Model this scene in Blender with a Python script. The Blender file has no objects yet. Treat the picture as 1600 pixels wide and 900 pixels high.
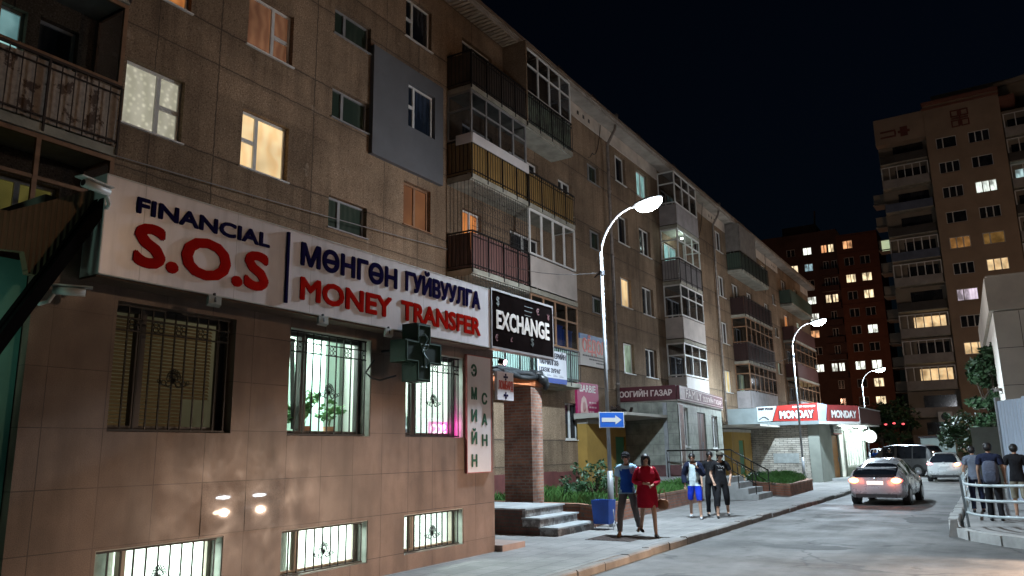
import bpy, bmesh, math, random
from mathutils import Vector, Matrix, noise as mnoise
R = math.radians
rnd = random.Random(7)
scn = bpy.context.scene
col = scn.collection

# ---------------------------------------------------------------- camera
cam_data = bpy.data.cameras.new('camera')
cam_data.sensor_width = 36.0
cam_data.lens = 1210 / 1600 * 36
cam_data.clip_start = 0.05
cam_data.clip_end = 2000
cam = bpy.data.objects.new('camera', cam_data)
col.objects.link(cam)
_p, _y, _r = R(11.93), R(31.4), R(-0.95)
fw = Vector((-math.sin(_y) * math.cos(_p), math.cos(_y) * math.cos(_p), math.sin(_p)))
rt = Vector((math.cos(_y), math.sin(_y), 0))
up = rt.cross(fw)
rt2 = rt * math.cos(_r) + up * math.sin(_r)
up2 = up * math.cos(_r) - rt * math.sin(_r)
mw = Matrix((rt2, up2, -fw)).transposed().to_4x4()
mw.translation = Vector((0, 0, 1.92))
cam.matrix_world = mw
scn.camera = cam

# ---------------------------------------------------------------- night sky
world = bpy.data.worlds.new('World')
scn.world = world
world.use_nodes = True
wn = world.node_tree.nodes
wl = world.node_tree.links
for n in list(wn):
    wn.remove(n)
wo = wn.new('ShaderNodeOutputWorld')
bg = wn.new('ShaderNodeBackground')
sky = wn.new('ShaderNodeTexSky')
sky.sky_type = 'NISHITA'
sky.sun_disc = False
sky.sun_elevation = R(1.0)
sky.sun_rotation = R(200)
mx = wn.new('ShaderNodeMix'); mx.data_type = 'RGBA'; mx.blend_type = 'MULTIPLY'
mx.inputs[0].default_value = 1.0
mx.inputs[7].default_value = (0.06, 0.13, 0.27, 1)
ad = wn.new('ShaderNodeMix'); ad.data_type = 'RGBA'; ad.blend_type = 'ADD'
ad.inputs[0].default_value = 1.0
ad.inputs[7].default_value = (0.018, 0.024, 0.06, 1)
wl.new(sky.outputs[0], mx.inputs[6])
wl.new(mx.outputs[2], ad.inputs[6])
wl.new(ad.outputs[2], bg.inputs[0])
bg.inputs[1].default_value = 0.012
wl.new(bg.outputs[0], wo.inputs[0])

scn.view_settings.view_transform = 'Standard'
scn.view_settings.look = 'None'
scn.view_settings.exposure = 0.0
scn.view_settings.gamma = 1.0
scn.view_settings.use_curve_mapping = False
scn.render.engine = 'CYCLES'
scn.cycles.use_denoising = True
scn.cycles.max_bounces = 6
scn.cycles.diffuse_bounces = 3
scn.cycles.glossy_bounces = 3
scn.cycles.transparent_max_bounces = 16
scn.cycles.sample_clamp_indirect = 4.0

# ---------------------------------------------------------------- helpers
Z = Vector((0, 0, 1))


class Fr:
    """A local frame: u along, v up, n out of a wall face."""
    def __init__(s, o, u, n):
        s.o = Vector(o); s.u = Vector(u).normalized(); s.n = Vector(n).normalized()

    def __call__(s, u, v, n=0.0):
        return s.o + s.u * u + Z * v + s.n * n


def FX(X):            # wall facing +X : u = Y
    return Fr((X, 0, 0), (0, 1, 0), (1, 0, 0))


def FY(Y):            # wall facing -Y : u = X
    return Fr((0, Y, 0), (1, 0, 0), (0, -1, 0))


class MB:
    def __init__(s):
        s.v = []; s.f = []; s.m = []; s.mi = 0

    def poly(s, pts):
        b = len(s.v); s.v += [Vector(p) for p in pts]
        s.f.append(tuple(range(b, b + len(pts)))); s.m.append(s.mi); return s

    def faces(s, vs, fs):
        b = len(s.v); s.v += [Vector(p) for p in vs]
        for f in fs:
            s.f.append(tuple(b + i for i in f)); s.m.append(s.mi)
        return s

    def box(s, fr, u0, u1, v0, v1, n0, n1):
        P = [fr(u, v, n) for u in (u0, u1) for v in (v0, v1) for n in (n0, n1)]
        return s.faces(P, [(0, 1, 3, 2), (4, 6, 7, 5), (0, 4, 5, 1), (2, 3, 7, 6), (0, 2, 6, 4), (1, 5, 7, 3)])

    def abox(s, x0, x1, y0, y1, z0, z1):
        P = [(x, y, z) for x in (x0, x1) for y in (y0, y1) for z in (z0, z1)]
        return s.faces(P, [(0, 1, 3, 2), (4, 6, 7, 5), (0, 4, 5, 1), (2, 3, 7, 6), (0, 2, 6, 4), (1, 5, 7, 3)])

    def prism(s, fr, pts, n0, n1):
        k = len(pts)
        vs = [fr(u, v, n0) for u, v in pts] + [fr(u, v, n1) for u, v in pts]
        fs = [tuple(range(k))[::-1], tuple(range(k, 2 * k))] + [(i, (i + 1) % k, k + (i + 1) % k, k + i) for i in range(k)]
        return s.faces(vs, fs)

    def hprism(s, pts, z0, z1):
        k = len(pts)
        vs = [(x, y, z0) for x, y in pts] + [(x, y, z1) for x, y in pts]
        fs = [tuple(range(k))[::-1], tuple(range(k, 2 * k))] + [(i, (i + 1) % k, k + (i + 1) % k, k + i) for i in range(k)]
        return s.faces(vs, fs)

    def bar(s, p, q, w, h=None):
        p = Vector(p); q = Vector(q); h = h or w
        d = (q - p).normalized()
        a = d.cross(Z)
        a = Vector((1, 0, 0)) if a.length < 1e-4 else a.normalized()
        b = d.cross(a).normalized()
        vs = [e + a * (i * w / 2) + b * (j * h / 2) for e in (p, q) for i, j in ((-1, -1), (1, -1), (1, 1), (-1, 1))]
        return s.faces(vs, [(0, 3, 2, 1), (4, 5, 6, 7)] + [(i, (i + 1) % 4, 4 + (i + 1) % 4, 4 + i) for i in range(4)])

    def tube(s, path, r, seg=8, cap=True):
        path = [Vector(p) for p in path]
        rs = r if isinstance(r, (list, tuple)) else [r] * len(path)
        vs = []; n = len(path); prev = None
        for i, p in enumerate(path):
            d = (path[min(i + 1, n - 1)] - path[max(i - 1, 0)]).normalized()
            a = prev if prev is not None else (Vector((1, 0, 0)) if abs(d.x) < .9 else Vector((0, 1, 0)))
            a = (a - d * a.dot(d)).normalized(); prev = a
            b = d.cross(a)
            for k in range(seg):
                t = 2 * math.pi * k / seg
                vs.append(p + (a * math.cos(t) + b * math.sin(t)) * rs[i])
        fs = [(i * seg + k, i * seg + (k + 1) % seg, (i + 1) * seg + (k + 1) % seg, (i + 1) * seg + k) for i in range(n - 1) for k in range(seg)]
        if cap:
            fs += [tuple(range(seg))[::-1], tuple(range((n - 1) * seg, n * seg))]
        return s.faces(vs, fs)

    def ell(s, c, r, seg=16, rings=10, lo=-90, hi=90, rot=None, pw=1.0):
        sp = lambda q: math.copysign(abs(q) ** pw, q)
        c = Vector(c); vs = []
        for i in range(rings + 1):
            a = R(lo + (hi - lo) * i / rings)
            for k in range(seg):
                t = 2 * math.pi * k / seg
                p = Vector((r[0] * sp(math.cos(a)) * sp(math.cos(t)), r[1] * sp(math.cos(a)) * sp(math.sin(t)), r[2] * sp(math.sin(a))))
                if rot is not None:
                    p = rot @ p
                vs.append(c + p)
        fs = [(i * seg + k, i * seg + (k + 1) % seg, (i + 1) * seg + (k + 1) % seg, (i + 1) * seg + k) for i in range(rings) for k in range(seg)]
        if lo > -90:
            fs.append(tuple(range(seg))[::-1])
        if hi < 90:
            fs.append(tuple(range(rings * seg, (rings + 1) * seg)))
        return s.faces(vs, fs)

    def cyl(s, c, axis, r, h, seg=20):
        c = Vector(c); a = Vector(axis).normalized()
        return s.tube([c - a * h / 2, c + a * h / 2], r, seg)

    def wall(s, fr, u0, u1, v0, v1, holes, depth):
        """A wall face at n=0 with rectangular openings and their reveals."""
        us = sorted({u0, u1} | {h[i] for h in holes for i in (0, 1) if u0 < h[i] < u1})
        vs = sorted({v0, v1} | {h[i] for h in holes for i in (2, 3) if v0 < h[i] < v1})
        for a, b in zip(us, us[1:]):
            run = None
            for c, d in zip(vs, vs[1:]):
                mu, mv = (a + b) / 2, (c + d) / 2
                solid = not any(h[0] < mu < h[1] and h[2] < mv < h[3] for h in holes)
                if solid:
                    run = (run[0], d) if run else (c, d)
                if (not solid or d == vs[-1]) and run:
                    s.poly([fr(a, run[0]), fr(b, run[0]), fr(b, run[1]), fr(a, run[1])]); run = None
        for h in holes:
            a, b, c, d = h[:4]
            s.poly([fr(a, c), fr(a, c, -depth), fr(b, c, -depth), fr(b, c)])
            s.poly([fr(a, d), fr(b, d), fr(b, d, -depth), fr(a, d, -depth)])
            s.poly([fr(a, c), fr(a, d), fr(a, d, -depth), fr(a, c, -depth)])
            s.poly([fr(b, c), fr(b, c, -depth), fr(b, d, -depth), fr(b, d)])
        return s

    def text(s, fr, body, u0, u1, v0, cap, n0, n1, bold=0.0, fit=True):
        """Lettering stretched to u0..u1 with the given cap height, from n0 to n1 off the face."""
        vs, fs, w, hcap = glyphs(body)
        if not vs:
            return s
        sx = (u1 - u0 - 2 * bold) / w if fit else cap / hcap
        sy = (cap - 2 * bold) / hcap
        offs = [(0, 0)]
        if bold > 0:
            offs = [(bold * math.cos(t), bold * math.sin(t)) for t in [R(22.5 + 45 * k) for k in range(8)]]
        for i, (du, dv) in enumerate(offs):
            s.faces([fr(u0 + bold + x * sx + du, v0 + bold + y * sy + dv, (n1 + i * .0006 - (.001 if abs(z) < .495 else 0)) if z > 0 else n0) for x, y, z in vs], fs)
        return s

    def build(s, name, mat, parent=None, smooth=False, local=False, normals=True):
        me = bpy.data.meshes.new(name)
        off = Vector((0, 0, 0))
        if parent is not None and not local:
            q = parent
            while q is not None:
                off += q.location; q = q.parent
        base = off
        me.from_pydata([tuple(v - base) for v in s.v], [], s.f)
        mats = mat if isinstance(mat, (list, tuple)) else [mat]
        for m in mats:
            me.materials.append(m)
        if len(mats) > 1:
            me.polygons.foreach_set('material_index', s.m)
        if normals:
            b = bmesh.new(); b.from_mesh(me)
            bmesh.ops.remove_doubles(b, verts=b.verts, dist=1e-5)
            bmesh.ops.recalc_face_normals(b, faces=b.faces)
            b.to_mesh(me); b.free()
        if smooth:
            me.polygons.foreach_set('use_smooth', [True] * len(me.polygons))
            me.update()
        o = bpy.data.objects.new(name, me)
        col.objects.link(o)
        if parent is not None:
            o.parent = parent
        return o


_gl = {}


def glyphs(body):
    if body in _gl:
        return _gl[body]

    def ev(t):
        cu = bpy.data.curves.new('lettering', 'FONT')
        cu.body = t; cu.resolution_u = 3; cu.extrude = 0.5
        ob = bpy.data.objects.new('lettering', cu)
        col.objects.link(ob)
        dg = bpy.context.evaluated_depsgraph_get()
        me = bpy.data.meshes.new_from_object(ob.evaluated_get(dg))
        V = [tuple(v.co) for v in me.vertices]; F = [tuple(p.vertices) for p in me.polygons]
        bpy.data.objects.remove(ob); bpy.data.curves.remove(cu); bpy.data.meshes.remove(me)
        return V, F
    src = body.replace('Ө', 'О')
    V, F = ev(src)
    H, _ = ev('H')
    ow = None
    for i, ch in enumerate(body):
        if ch == 'Ө':
            if ow is None:
                O_, _f = ev('О'); ow = max(v[0] for v in O_) - min(v[0] for v in O_)
            x1_ = max(v[0] for v in ev(src[:i + 1])[0]); x0_ = x1_ - ow; hm_ = max(v[1] for v in H)
            b = len(V)
            V = V + [(x, y, z) for x in (x0_ + .07 * ow, x1_ - .07 * ow) for y in (hm_ * .44, hm_ * .56) for z in (-.49, .49)]
            F = F + [tuple(b + q for q in f) for f in ((0, 1, 3, 2), (4, 6, 7, 5), (0, 4, 5, 1), (2, 3, 7, 6), (0, 2, 6, 4), (1, 5, 7, 3))]
    hcap = max(v[1] for v in H)
    if not V:
        _gl[body] = ([], [], 1, 1); return _gl[body]
    x0 = min(v[0] for v in V); x1 = max(v[0] for v in V)
    _gl[body] = ([(v[0] - x0, v[1], v[2]) for v in V], F, x1 - x0, hcap)
    return _gl[body]


def thing(name, label, cat, loc=(0, 0, 0), rz=0.0, group=None):
    o = bpy.data.objects.new(name, None)
    o.empty_display_size = 0.2
    col.objects.link(o)
    o.location = loc; o.rotation_euler = (0, 0, rz)
    o['label'] = label; o['category'] = cat
    if group:
        o['group'] = group
    return o


def tag(o, label=None, cat=None, group=None, kind=None):
    for k, v in (('label', label), ('category', cat), ('group', group), ('kind', kind)):
        if v:
            o[k] = v
    return o


def struct(o, label=None):
    o['kind'] = 'structure'
    if label:
        o['label'] = label
    return o


def light(kind, name, loc, power, color, **kw):
    d = bpy.data.lights.new(name, kind)
    d.energy = power; d.color = color
    for k, v in kw.items():
        if k not in ('rot',):
            setattr(d, k, v)
    o = bpy.data.objects.new(name, d)
    o.location = loc
    if 'rot' in kw:
        o.rotation_euler = kw['rot']
    col.objects.link(o)
    return o


# ---------------------------------------------------------------- materials
class NT:
    def __init__(s, name):
        s.m = bpy.data.materials.new(name); s.m.use_nodes = True
        s.t = s.m.node_tree; s.n = s.t.nodes; s.l = s.t.links
        s.bsdf = s.n['Principled BSDF']; s.out = s.n['Material Output']

    def node(s, t, **kw):
        x = s.n.new(t)
        for k, v in kw.items():
            setattr(x, k, v)
        return x

    def pos(s, obj=False):
        return s.node('ShaderNodeTexCoord').outputs['Object'] if obj else s.node('ShaderNodeNewGeometry').outputs['Position']

    def noise(s, scale, detail=3, rough=.55, vec=None, dist=0):
        x = s.node('ShaderNodeTexNoise'); x.inputs['Scale'].default_value = scale
        x.inputs['Detail'].default_value = detail; x.inputs['Roughness'].default_value = rough
        x.inputs['Distortion'].default_value = dist
        s.l.new(vec if vec is not None else s.pos(), x.inputs['Vector'])
        return x.outputs['Fac']

    def ramp(s, fac, stops):
        x = s.node('ShaderNodeValToRGB'); e = x.color_ramp.elements
        while len(e) < len(stops):
            e.new(0.5)
        for i, (p, c) in enumerate(stops):
            e[i].position = p
            e[i].color = (*c, 1) if isinstance(c, tuple) else (c, c, c, 1)
        s.l.new(fac, x.inputs[0])
        return x.outputs[0]

    def math(s, op, a, b=None, c=None):
        x = s.node('ShaderNodeMath', operation=op)
        for i, q in enumerate((a, b, c)):
            if q is None:
                continue
            if isinstance(q, (int, float)):
                x.inputs[i].default_value = q
            else:
                s.l.new(q, x.inputs[i])
        return x.outputs[0]

    def mix(s, fac, a, b, mode='MIX'):
        x = s.node('ShaderNodeMix', data_type='RGBA', blend_type=mode)
        for i, q in ((0, fac), (6, a), (7, b)):
            if isinstance(q, tuple):
                x.inputs[i].default_value = (*q, 1)
            elif isinstance(q, (int, float)):
                x.inputs[i].default_value = q if i == 0 else (q, q, q, 1)
            else:
                s.l.new(q, x.inputs[i])
        return x.outputs[2]

    def sep(s, vec):
        x = s.node('ShaderNodeSeparateXYZ'); s.l.new(vec, x.inputs[0]); return x.outputs

    def comb(s, a, b, c=0.0):
        x = s.node('ShaderNodeCombineXYZ')
        for i, q in enumerate((a, b, c)):
            if isinstance(q, (int, float)):
                x.inputs[i].default_value = q
            else:
                s.l.new(q, x.inputs[i])
        return x.outputs[0]

    def base(s, c):
        if isinstance(c, tuple):
            s.bsdf.inputs['Base Color'].default_value = (*c, 1)
        else:
            s.l.new(c, s.bsdf.inputs['Base Color'])

    def bump(s, h, strength, dist=.02):
        x = s.node('ShaderNodeBump'); x.inputs['Strength'].default_value = strength
        x.inputs['Distance'].default_value = dist
        s.l.new(h, x.inputs['Height']); s.l.new(x.outputs[0], s.bsdf.inputs['Normal'])

    def set(s, **kw):
        for k, v in kw.items():
            k = k.replace('_', ' ')
            i = s.bsdf.inputs[k]
            if isinstance(v, tuple):
                i.default_value = (*v, 1)
            elif isinstance(v, (int, float)):
                i.default_value = v
            else:
                s.l.new(v, i)


def M(name, c, rough=.6, var=.25, vs=4.0, metal=0.0, bump=0.0, bs=60.0, obj=False, spec=.4):
    t = NT(name)
    f = t.noise(vs, 4, .6, t.pos(obj))
    lo = tuple(max(0, x * (1 - var)) for x in c); hi = tuple(min(1, x * (1 + var)) for x in c)
    t.base(t.mix(t.math('MULTIPLY_ADD', f, 2.0, -.5), lo, hi))
    t.set(Roughness=t.math('MULTIPLY_ADD', f, .2, rough - .1), Metallic=metal)
    t.bsdf.inputs['Specular IOR Level'].default_value = spec
    if bump:
        t.bump(t.noise(bs, 3, .6, t.pos(obj)), bump, .01)
    return t.m


def emitter(name, c, strength):
    t = NT(name)
    t.base((.8, .8, .8))
    t.set(Emission_Color=c, Emission_Strength=strength)
    return t.m


def lit_curtain(name, c1, c2, strength, axis='y', folds=28.0, lace=False, dark=.35):
    """Curtain or blind glowing from the lamp in the room behind it."""
    t = NT(name)
    p = t.sep(t.pos())
    u = p[1] if axis == 'y' else p[0]
    n = t.noise(1.6, 2, .5)
    w = t.math('SINE', t.math('MULTIPLY_ADD', u, folds, t.math('MULTIPLY', n, 14.0)))
    f = t.math('MULTIPLY_ADD', w, .25, .5)
    c = t.mix(f, c1, c2)
    g = t.ramp(t.noise(.9, 2, .5), [(.3, dark), (.65, 1.0)])
    c = t.mix(1.0, c, g, 'MULTIPLY')
    if lace:
        v = t.node('ShaderNodeTexVoronoi'); v.inputs['Scale'].default_value = 9.0
        t.l.new(t.pos(), v.inputs['Vector'])
        c = t.mix(1.0, c, t.ramp(v.outputs['Distance'], [(.1, 1.0), (.45, .62)]), 'MULTIPLY')
    t.base(tuple(x * .30 for x in c2))
    t.set(Emission_Color=c, Emission_Strength=strength, Roughness=.9)
    return t.m


def brickmat(name, c1, c2, mortar, w=.25, h=.075, ms=.012, rough=.85, bump=.6, swap=False):
    t = NT(name)
    p = t.sep(t.pos())
    vec = t.comb(t.math('ADD', p[0], p[1]), p[2])
    vec2 = t.node('ShaderNodeVectorMath', operation='ADD')
    t.l.new(vec, vec2.inputs[0])
    wob = t.node('ShaderNodeTexNoise'); wob.inputs['Scale'].default_value = 6
    t.l.new(t.pos(), wob.inputs['Vector'])
    sc = t.node('ShaderNodeVectorMath', operation='SCALE'); sc.inputs['Scale'].default_value = .018
    t.l.new(wob.outputs['Color'], sc.inputs[0]); t.l.new(sc.outputs[0], vec2.inputs[1])
    b = t.node('ShaderNodeTexBrick'); t.l.new(vec2.outputs[0], b.inputs['Vector'])
    b.inputs['Color1'].default_value = (*c1, 1); b.inputs['Color2'].default_value = (*c2, 1); b.inputs['Mortar'].default_value = (*mortar, 1)
    b.inputs['Scale'].default_value = 1.0; b.inputs['Brick Width'].default_value = w; b.inputs['Row Height'].default_value = h
    b.inputs['Mortar Size'].default_value = ms; b.inputs['Bias'].default_value = -.1
    d = t.ramp(t.noise(2.2, 5, .65), [(.3, .45), (.6, 1.0)])
    t.base(t.mix(1.0, b.outputs['Color'], d, 'MULTIPLY'))
    t.set(Roughness=rough)
    t.bump(t.math('ADD', t.math('MULTIPLY', b.outputs['Fac'], -1.0), t.math('MULTIPLY', t.noise(40, 3), .5)), bump, .012)
    return t.m


def facade_concrete():
    t = NT('facade_concrete')
    p = t.sep(t.pos())
    ag = t.noise(34, 3, .75)
    st = t.noise(.55, 5, .6)
    streak = t.noise(1.0, 4, .6, t.comb(t.math('MULTIPLY', p[1], 3.2), t.math('MULTIPLY', p[2], .28), p[0]))
    c = t.ramp(ag, [(.30, (.085, .055, .036)), (.44, (.245, .172, .113)), (.56, (.305, .217, .145)), (.72, (.50, .385, .28))])
    c = t.mix(1.0, c, t.ramp(st, [(.3, .58), (.7, 1.15)]), 'MULTIPLY')
    c = t.mix(1.0, c, t.ramp(streak, [(.3, .78), (.6, 1.0)]), 'MULTIPLY')
    pits = t.ramp(t.noise(11, 2, .5), [(.70, 1.0), (.76, .45)])
    c = t.mix(1.0, c, pits, 'MULTIPLY')
    pan = t.node('ShaderNodeTexWhiteNoise')
    t.l.new(t.comb(t.math('FLOOR', t.math('DIVIDE', t.math('ADD', p[1], -2.86), 3.3)), t.math('FLOOR', t.math('DIVIDE', t.math('ADD', p[2], -7.87), 1.4))), pan.inputs['Vector'])
    c = t.mix(1.0, c, t.math('MULTIPLY_ADD', pan.outputs['Value'], .26, .84), 'MULTIPLY')
    rain = t.noise(1.0, 5, .7, t.comb(t.math('MULTIPLY', p[1], 7.0), t.math('MULTIPLY', p[2], .22), p[0]))
    c = t.mix(1.0, c, t.ramp(rain, [(.30, .74), (.44, 1.0)]), 'MULTIPLY')
    under = t.math('FRACT', t.math('DIVIDE', t.math('ADD', p[2], -5.05), 2.8))
    colm = t.noise(1.0, 3, .6, t.comb(t.math('MULTIPLY', p[1], 2.3), 0, 0))
    run = t.math('MULTIPLY', t.ramp(under, [(.62, 0.0), (.97, 1.0)]), t.ramp(colm, [(.46, 0.0), (.62, 1.0)]))
    run = t.math('MULTIPLY', run, t.ramp(t.noise(1.0, 4, .7, t.comb(t.math('MULTIPLY', p[1], 14), t.math('MULTIPLY', p[2], .7), 0)), [(.35, .2), (.6, 1.0)]))
    c = t.mix(t.math('MULTIPLY', run, .62), c, (.07, .05, .036))
    patch = t.ramp(t.noise(1.3, 5, .7), [(.66, 0.0), (.70, 1.0)])
    c = t.mix(t.math('MULTIPLY', patch, .35), c, (.40, .33, .26))
    wob = t.math('MULTIPLY_ADD', t.noise(4, 4, .7), .07, -.035)
    z = t.math('ADD', p[2], wob)
    def line(v, period, off, w):
        d = t.math('ABSOLUTE', t.math('SUBTRACT', t.math('FLOORED_MODULO', t.math('ADD', v, -off + period / 2), period), period / 2))
        return t.math('LESS_THAN', d, w)
    j = t.math('MAXIMUM', line(z, 2.8, 7.87, .016), line(z, 2.8, 9.86, .011))
    j = t.math('MAXIMUM', j, line(t.math('ADD', p[1], wob), 6.6, 9.46, .015))
    j = t.math('MAXIMUM', j, line(t.math('ADD', p[1], wob), 6.6, 12.13, .015))
    j = t.math('MAXIMUM', j, line(t.math('ADD', p[1], wob), 6.6, 14.66, .010))
    soft = t.math('MULTIPLY', t.math('MAXIMUM', line(z, 2.8, 7.84, .075), line(z, 2.8, 9.83, .06)), t.ramp(t.noise(2.2, 4, .7), [(.35, .2), (.6, 1.6)]))
    c = t.mix(t.math('MULTIPLY', soft, .28), c, (.12, .09, .065))
    c = t.mix(t.math('MULTIPLY', j, .82), c, (.06, .045, .035))
    t.base(c)
    t.set(Roughness=.92)
    t.bsdf.inputs['Specular IOR Level'].default_value = .15
    t.bump(t.math('SUBTRACT', t.noise(70, 3, .7), t.math('MULTIPLY', j, 1.5)), .55, .012)
    return t.m


def granite():
    t = NT('polished_granite')
    p = t.sep(t.pos())
    sp = t.noise(120, 2, .7)
    c = t.ramp(sp, [(.3, (.118, .080, .064)), (.5, (.222, .156, .124)), (.7, (.295, .216, .178))])
    st = t.noise(.8, 5, .65)
    c = t.mix(1.0, c, t.ramp(st, [(.28, .60), (.62, 1.05)]), 'MULTIPLY')
    drip = t.noise(1.0, 3, .6, t.comb(t.math('MULTIPLY', p[1], 2.6), t.math('MULTIPLY', p[2], .5), p[0]))
    c = t.mix(1.0, c, t.ramp(drip, [(.32, .66), (.55, 1.0)]), 'MULTIPLY')
    def line(v, period, off, w):
        d = t.math('ABSOLUTE', t.math('SUBTRACT', t.math('FLOORED_MODULO', t.math('ADD', v, -off + period / 2), period), period / 2))
        return t.math('LESS_THAN', d, w)
    j = t.math('MAXIMUM', line(p[2], .61, 1.62, .0045), line(p[1], .64, 5.5, .0045))
    j = t.math('MULTIPLY', j, t.ramp(t.noise(.7, 2), [(.36, .35), (.52, 1.1)]))
    slab = t.node('ShaderNodeTexWhiteNoise')
    t.l.new(t.comb(t.math('FLOOR', t.math('DIVIDE', t.math('ADD', p[1], -5.5), .64)), t.math('FLOOR', t.math('DIVIDE', t.math('ADD', p[2], -1.62), .61))), slab.inputs['Vector'])
    c = t.mix(1.0, c, t.math('MULTIPLY_ADD', slab.outputs['Value'], .16, .90), 'MULTIPLY')
    c = t.mix(t.math('MULTIPLY', j, .75), c, (.03, .022, .02))
    t.base(c)
    t.set(Roughness=t.ramp(t.noise(3, 4), [(.3, .30), (.7, .5)]))
    t.bsdf.inputs['Specular IOR Level'].default_value = .28
    t.bump(t.math('SUBTRACT', t.math('MULTIPLY', t.noise(3.5, 2), .08), j), .12, .01)
    return t.m


def asphalt():
    t = NT('dusty_asphalt')
    p = t.pos()
    c = t.ramp(t.noise(90, 3, .7), [(.3, .085), (.55, .125), (.75, .18)])
    c = t.mix(1.0, c, t.ramp(t.noise(.5, 5, .65), [(.3, .55), (.7, 1.3)]), 'MULTIPLY')
    c = t.mix(1.0, c, t.ramp(t.noise(2.3, 6, .7), [(.32, .76), (.5, 1.0), (.72, 1.15)]), 'MULTIPLY')
    xy = t.sep(p)
    tr = t.noise(1.0, 3, .6, t.comb(t.math('MULTIPLY', xy[0], 1.1), t.math('MULTIPLY', xy[1], .07)))
    c = t.mix(1.0, c, t.ramp(tr, [(.35, .74), (.6, 1.1)]), 'MULTIPLY')
    oil = t.ramp(t.noise(.9, 3, .6), [(.66, 0.0), (.72, 1.0)])
    c = t.mix(t.math('MULTIPLY', oil, .5), c, (.04, .038, .035))
    c = t.mix(1.0, c, (1.0, .96, .90), 'MULTIPLY')
    v = t.node('ShaderNodeTexVoronoi', feature='DISTANCE_TO_EDGE'); v.inputs['Scale'].default_value = .33
    wob = t.node('ShaderNodeTexNoise'); wob.inputs['Scale'].default_value = 1.3; wob.inputs['Detail'].default_value = 5
    t.l.new(p, wob.inputs['Vector'])
    a = t.node('ShaderNodeVectorMath', operation='ADD'); t.l.new(p, a.inputs[0]); t.l.new(wob.outputs['Color'], a.inputs[1])
    t.l.new(a.outputs[0], v.inputs['Vector'])
    crack = t.math('MULTIPLY', t.ramp(v.outputs['Distance'], [(.0, 1.0), (.020, .0)]), t.ramp(t.noise(.35, 2), [(.40, 0.0), (.50, 1.0)]))
    c = t.mix(t.math('MULTIPLY', crack, .8), c, (.03, .03, .03))
    hole = t.ramp(t.noise(1.7, 4, .6), [(.66, 0.0), (.69, 1.0)])
    c = t.mix(t.math('MULTIPLY', hole, .7), c, (.045, .042, .04))
    t.base(c)
    t.set(Roughness=t.ramp(t.noise(.8, 3), [(.3, .62), (.7, .9)]))
    t.bump(t.math('SUBTRACT', t.noise(60, 4, .7), t.math('MULTIPLY', t.math('MAXIMUM', crack, hole), 1.0)), .5, .012)
    return t.m


def pavers():
    t = NT('sidewalk_pavers')
    p = t.sep(t.pos())
    b = t.node('ShaderNodeTexBrick'); t.l.new(t.comb(p[1], p[0]), b.inputs['Vector'])
    b.inputs['Color1'].default_value = (.215, .21, .20, 1); b.inputs['Color2'].default_value = (.26, .25, .24, 1); b.inputs['Mortar'].default_value = (.12, .12, .12, 1)
    b.inputs['Scale'].default_value = 1; b.inputs['Brick Width'].default_value = .4; b.inputs['Row Height'].default_value = .4; b.inputs['Mortar Size'].default_value = .008
    c = t.mix(1.0, b.outputs['Color'], t.ramp(t.noise(.9, 5, .65), [(.28, .62), (.66, 1.08)]), 'MULTIPLY')
    c = t.mix(1.0, c, t.ramp(t.noise(55, 3), [(.3, .82), (.7, 1.1)]), 'MULTIPLY')
    t.base(c); t.set(Roughness=.85)
    t.bump(t.math('SUBTRACT', t.noise(50, 3), b.outputs['Fac']), .35, .01)
    return t.m


def dark_glass(name, tint=(.012, .014, .018), curtain=(.09, .085, .08), amount=.5, axis='y', scale=5.0):
    """Window of an unlit room: dark glossy glass over faint curtains."""
    t = NT(name)
    p = t.sep(t.pos())
    u = p[1] if axis == 'y' else p[0]
    big = t.noise(.8, 2, .5, t.comb(u, t.math('MULTIPLY', p[2], .5), 0))
    w = t.math('MULTIPLY_ADD', t.math('SINE', t.math('MULTIPLY_ADD', u, 34, t.math('MULTIPLY', t.noise(2, 2), 8))), .3, .6)
    m = t.math('MULTIPLY', t.ramp(big, [(.45, 0.0), (.55, 1.0)]), t.math('MULTIPLY', w, amount))
    t.base(t.mix(m, tint, curtain))
    t.set(Roughness=.12)
    t.bsdf.inputs['Specular IOR Level'].default_value = .6
    return t.m


def clear_glass(name='window_glass', refl=.12, tint=(1, 1, 1), rough=.02):
    t = NT(name)
    tr = t.node('ShaderNodeBsdfTransparent'); tr.inputs[0].default_value = (*tint, 1)
    gl = t.node('ShaderNodeBsdfGlossy'); gl.inputs['Roughness'].default_value = rough
    lw = t.node('ShaderNodeLayerWeight'); lw.inputs[0].default_value = .25
    mxs = t.node('ShaderNodeMixShader')
    t.l.new(t.math('MULTIPLY_ADD', lw.outputs['Fresnel'], .6, refl * .3), mxs.inputs[0])
    t.l.new(tr.outputs[0], mxs.inputs[1]); t.l.new(gl.outputs[0], mxs.inputs[2])
    t.l.new(mxs.outputs[0], t.out.inputs[0])
    return t.m


def ribbed(name, c, axis=1, period=.12, rough=.6, var=.3, bump=.6, obj=False, gap=0.0):
    t = NT(name)
    p = t.sep(t.pos(obj))
    ph = t.math('FRACT', t.math('DIVIDE', p[axis], period))
    tri = t.math('ABSOLUTE', t.math('SUBTRACT', ph, .5))
    f = t.noise(2.4, 5, .65, t.pos(obj))
    lo = tuple(x * (1 - var) for x in c); hi = tuple(min(1, x * (1 + var)) for x in c)
    cc = t.mix(f, lo, hi)
    g = t.math('GREATER_THAN', tri, .46)
    cc = t.mix(t.math('MULTIPLY', g, .7), cc, tuple(x * .2 for x in c))
    t.base(cc); t.set(Roughness=rough)
    t.bump(t.math('MULTIPLY', tri, 2.0), bump, .02)
    return t.m


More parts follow.
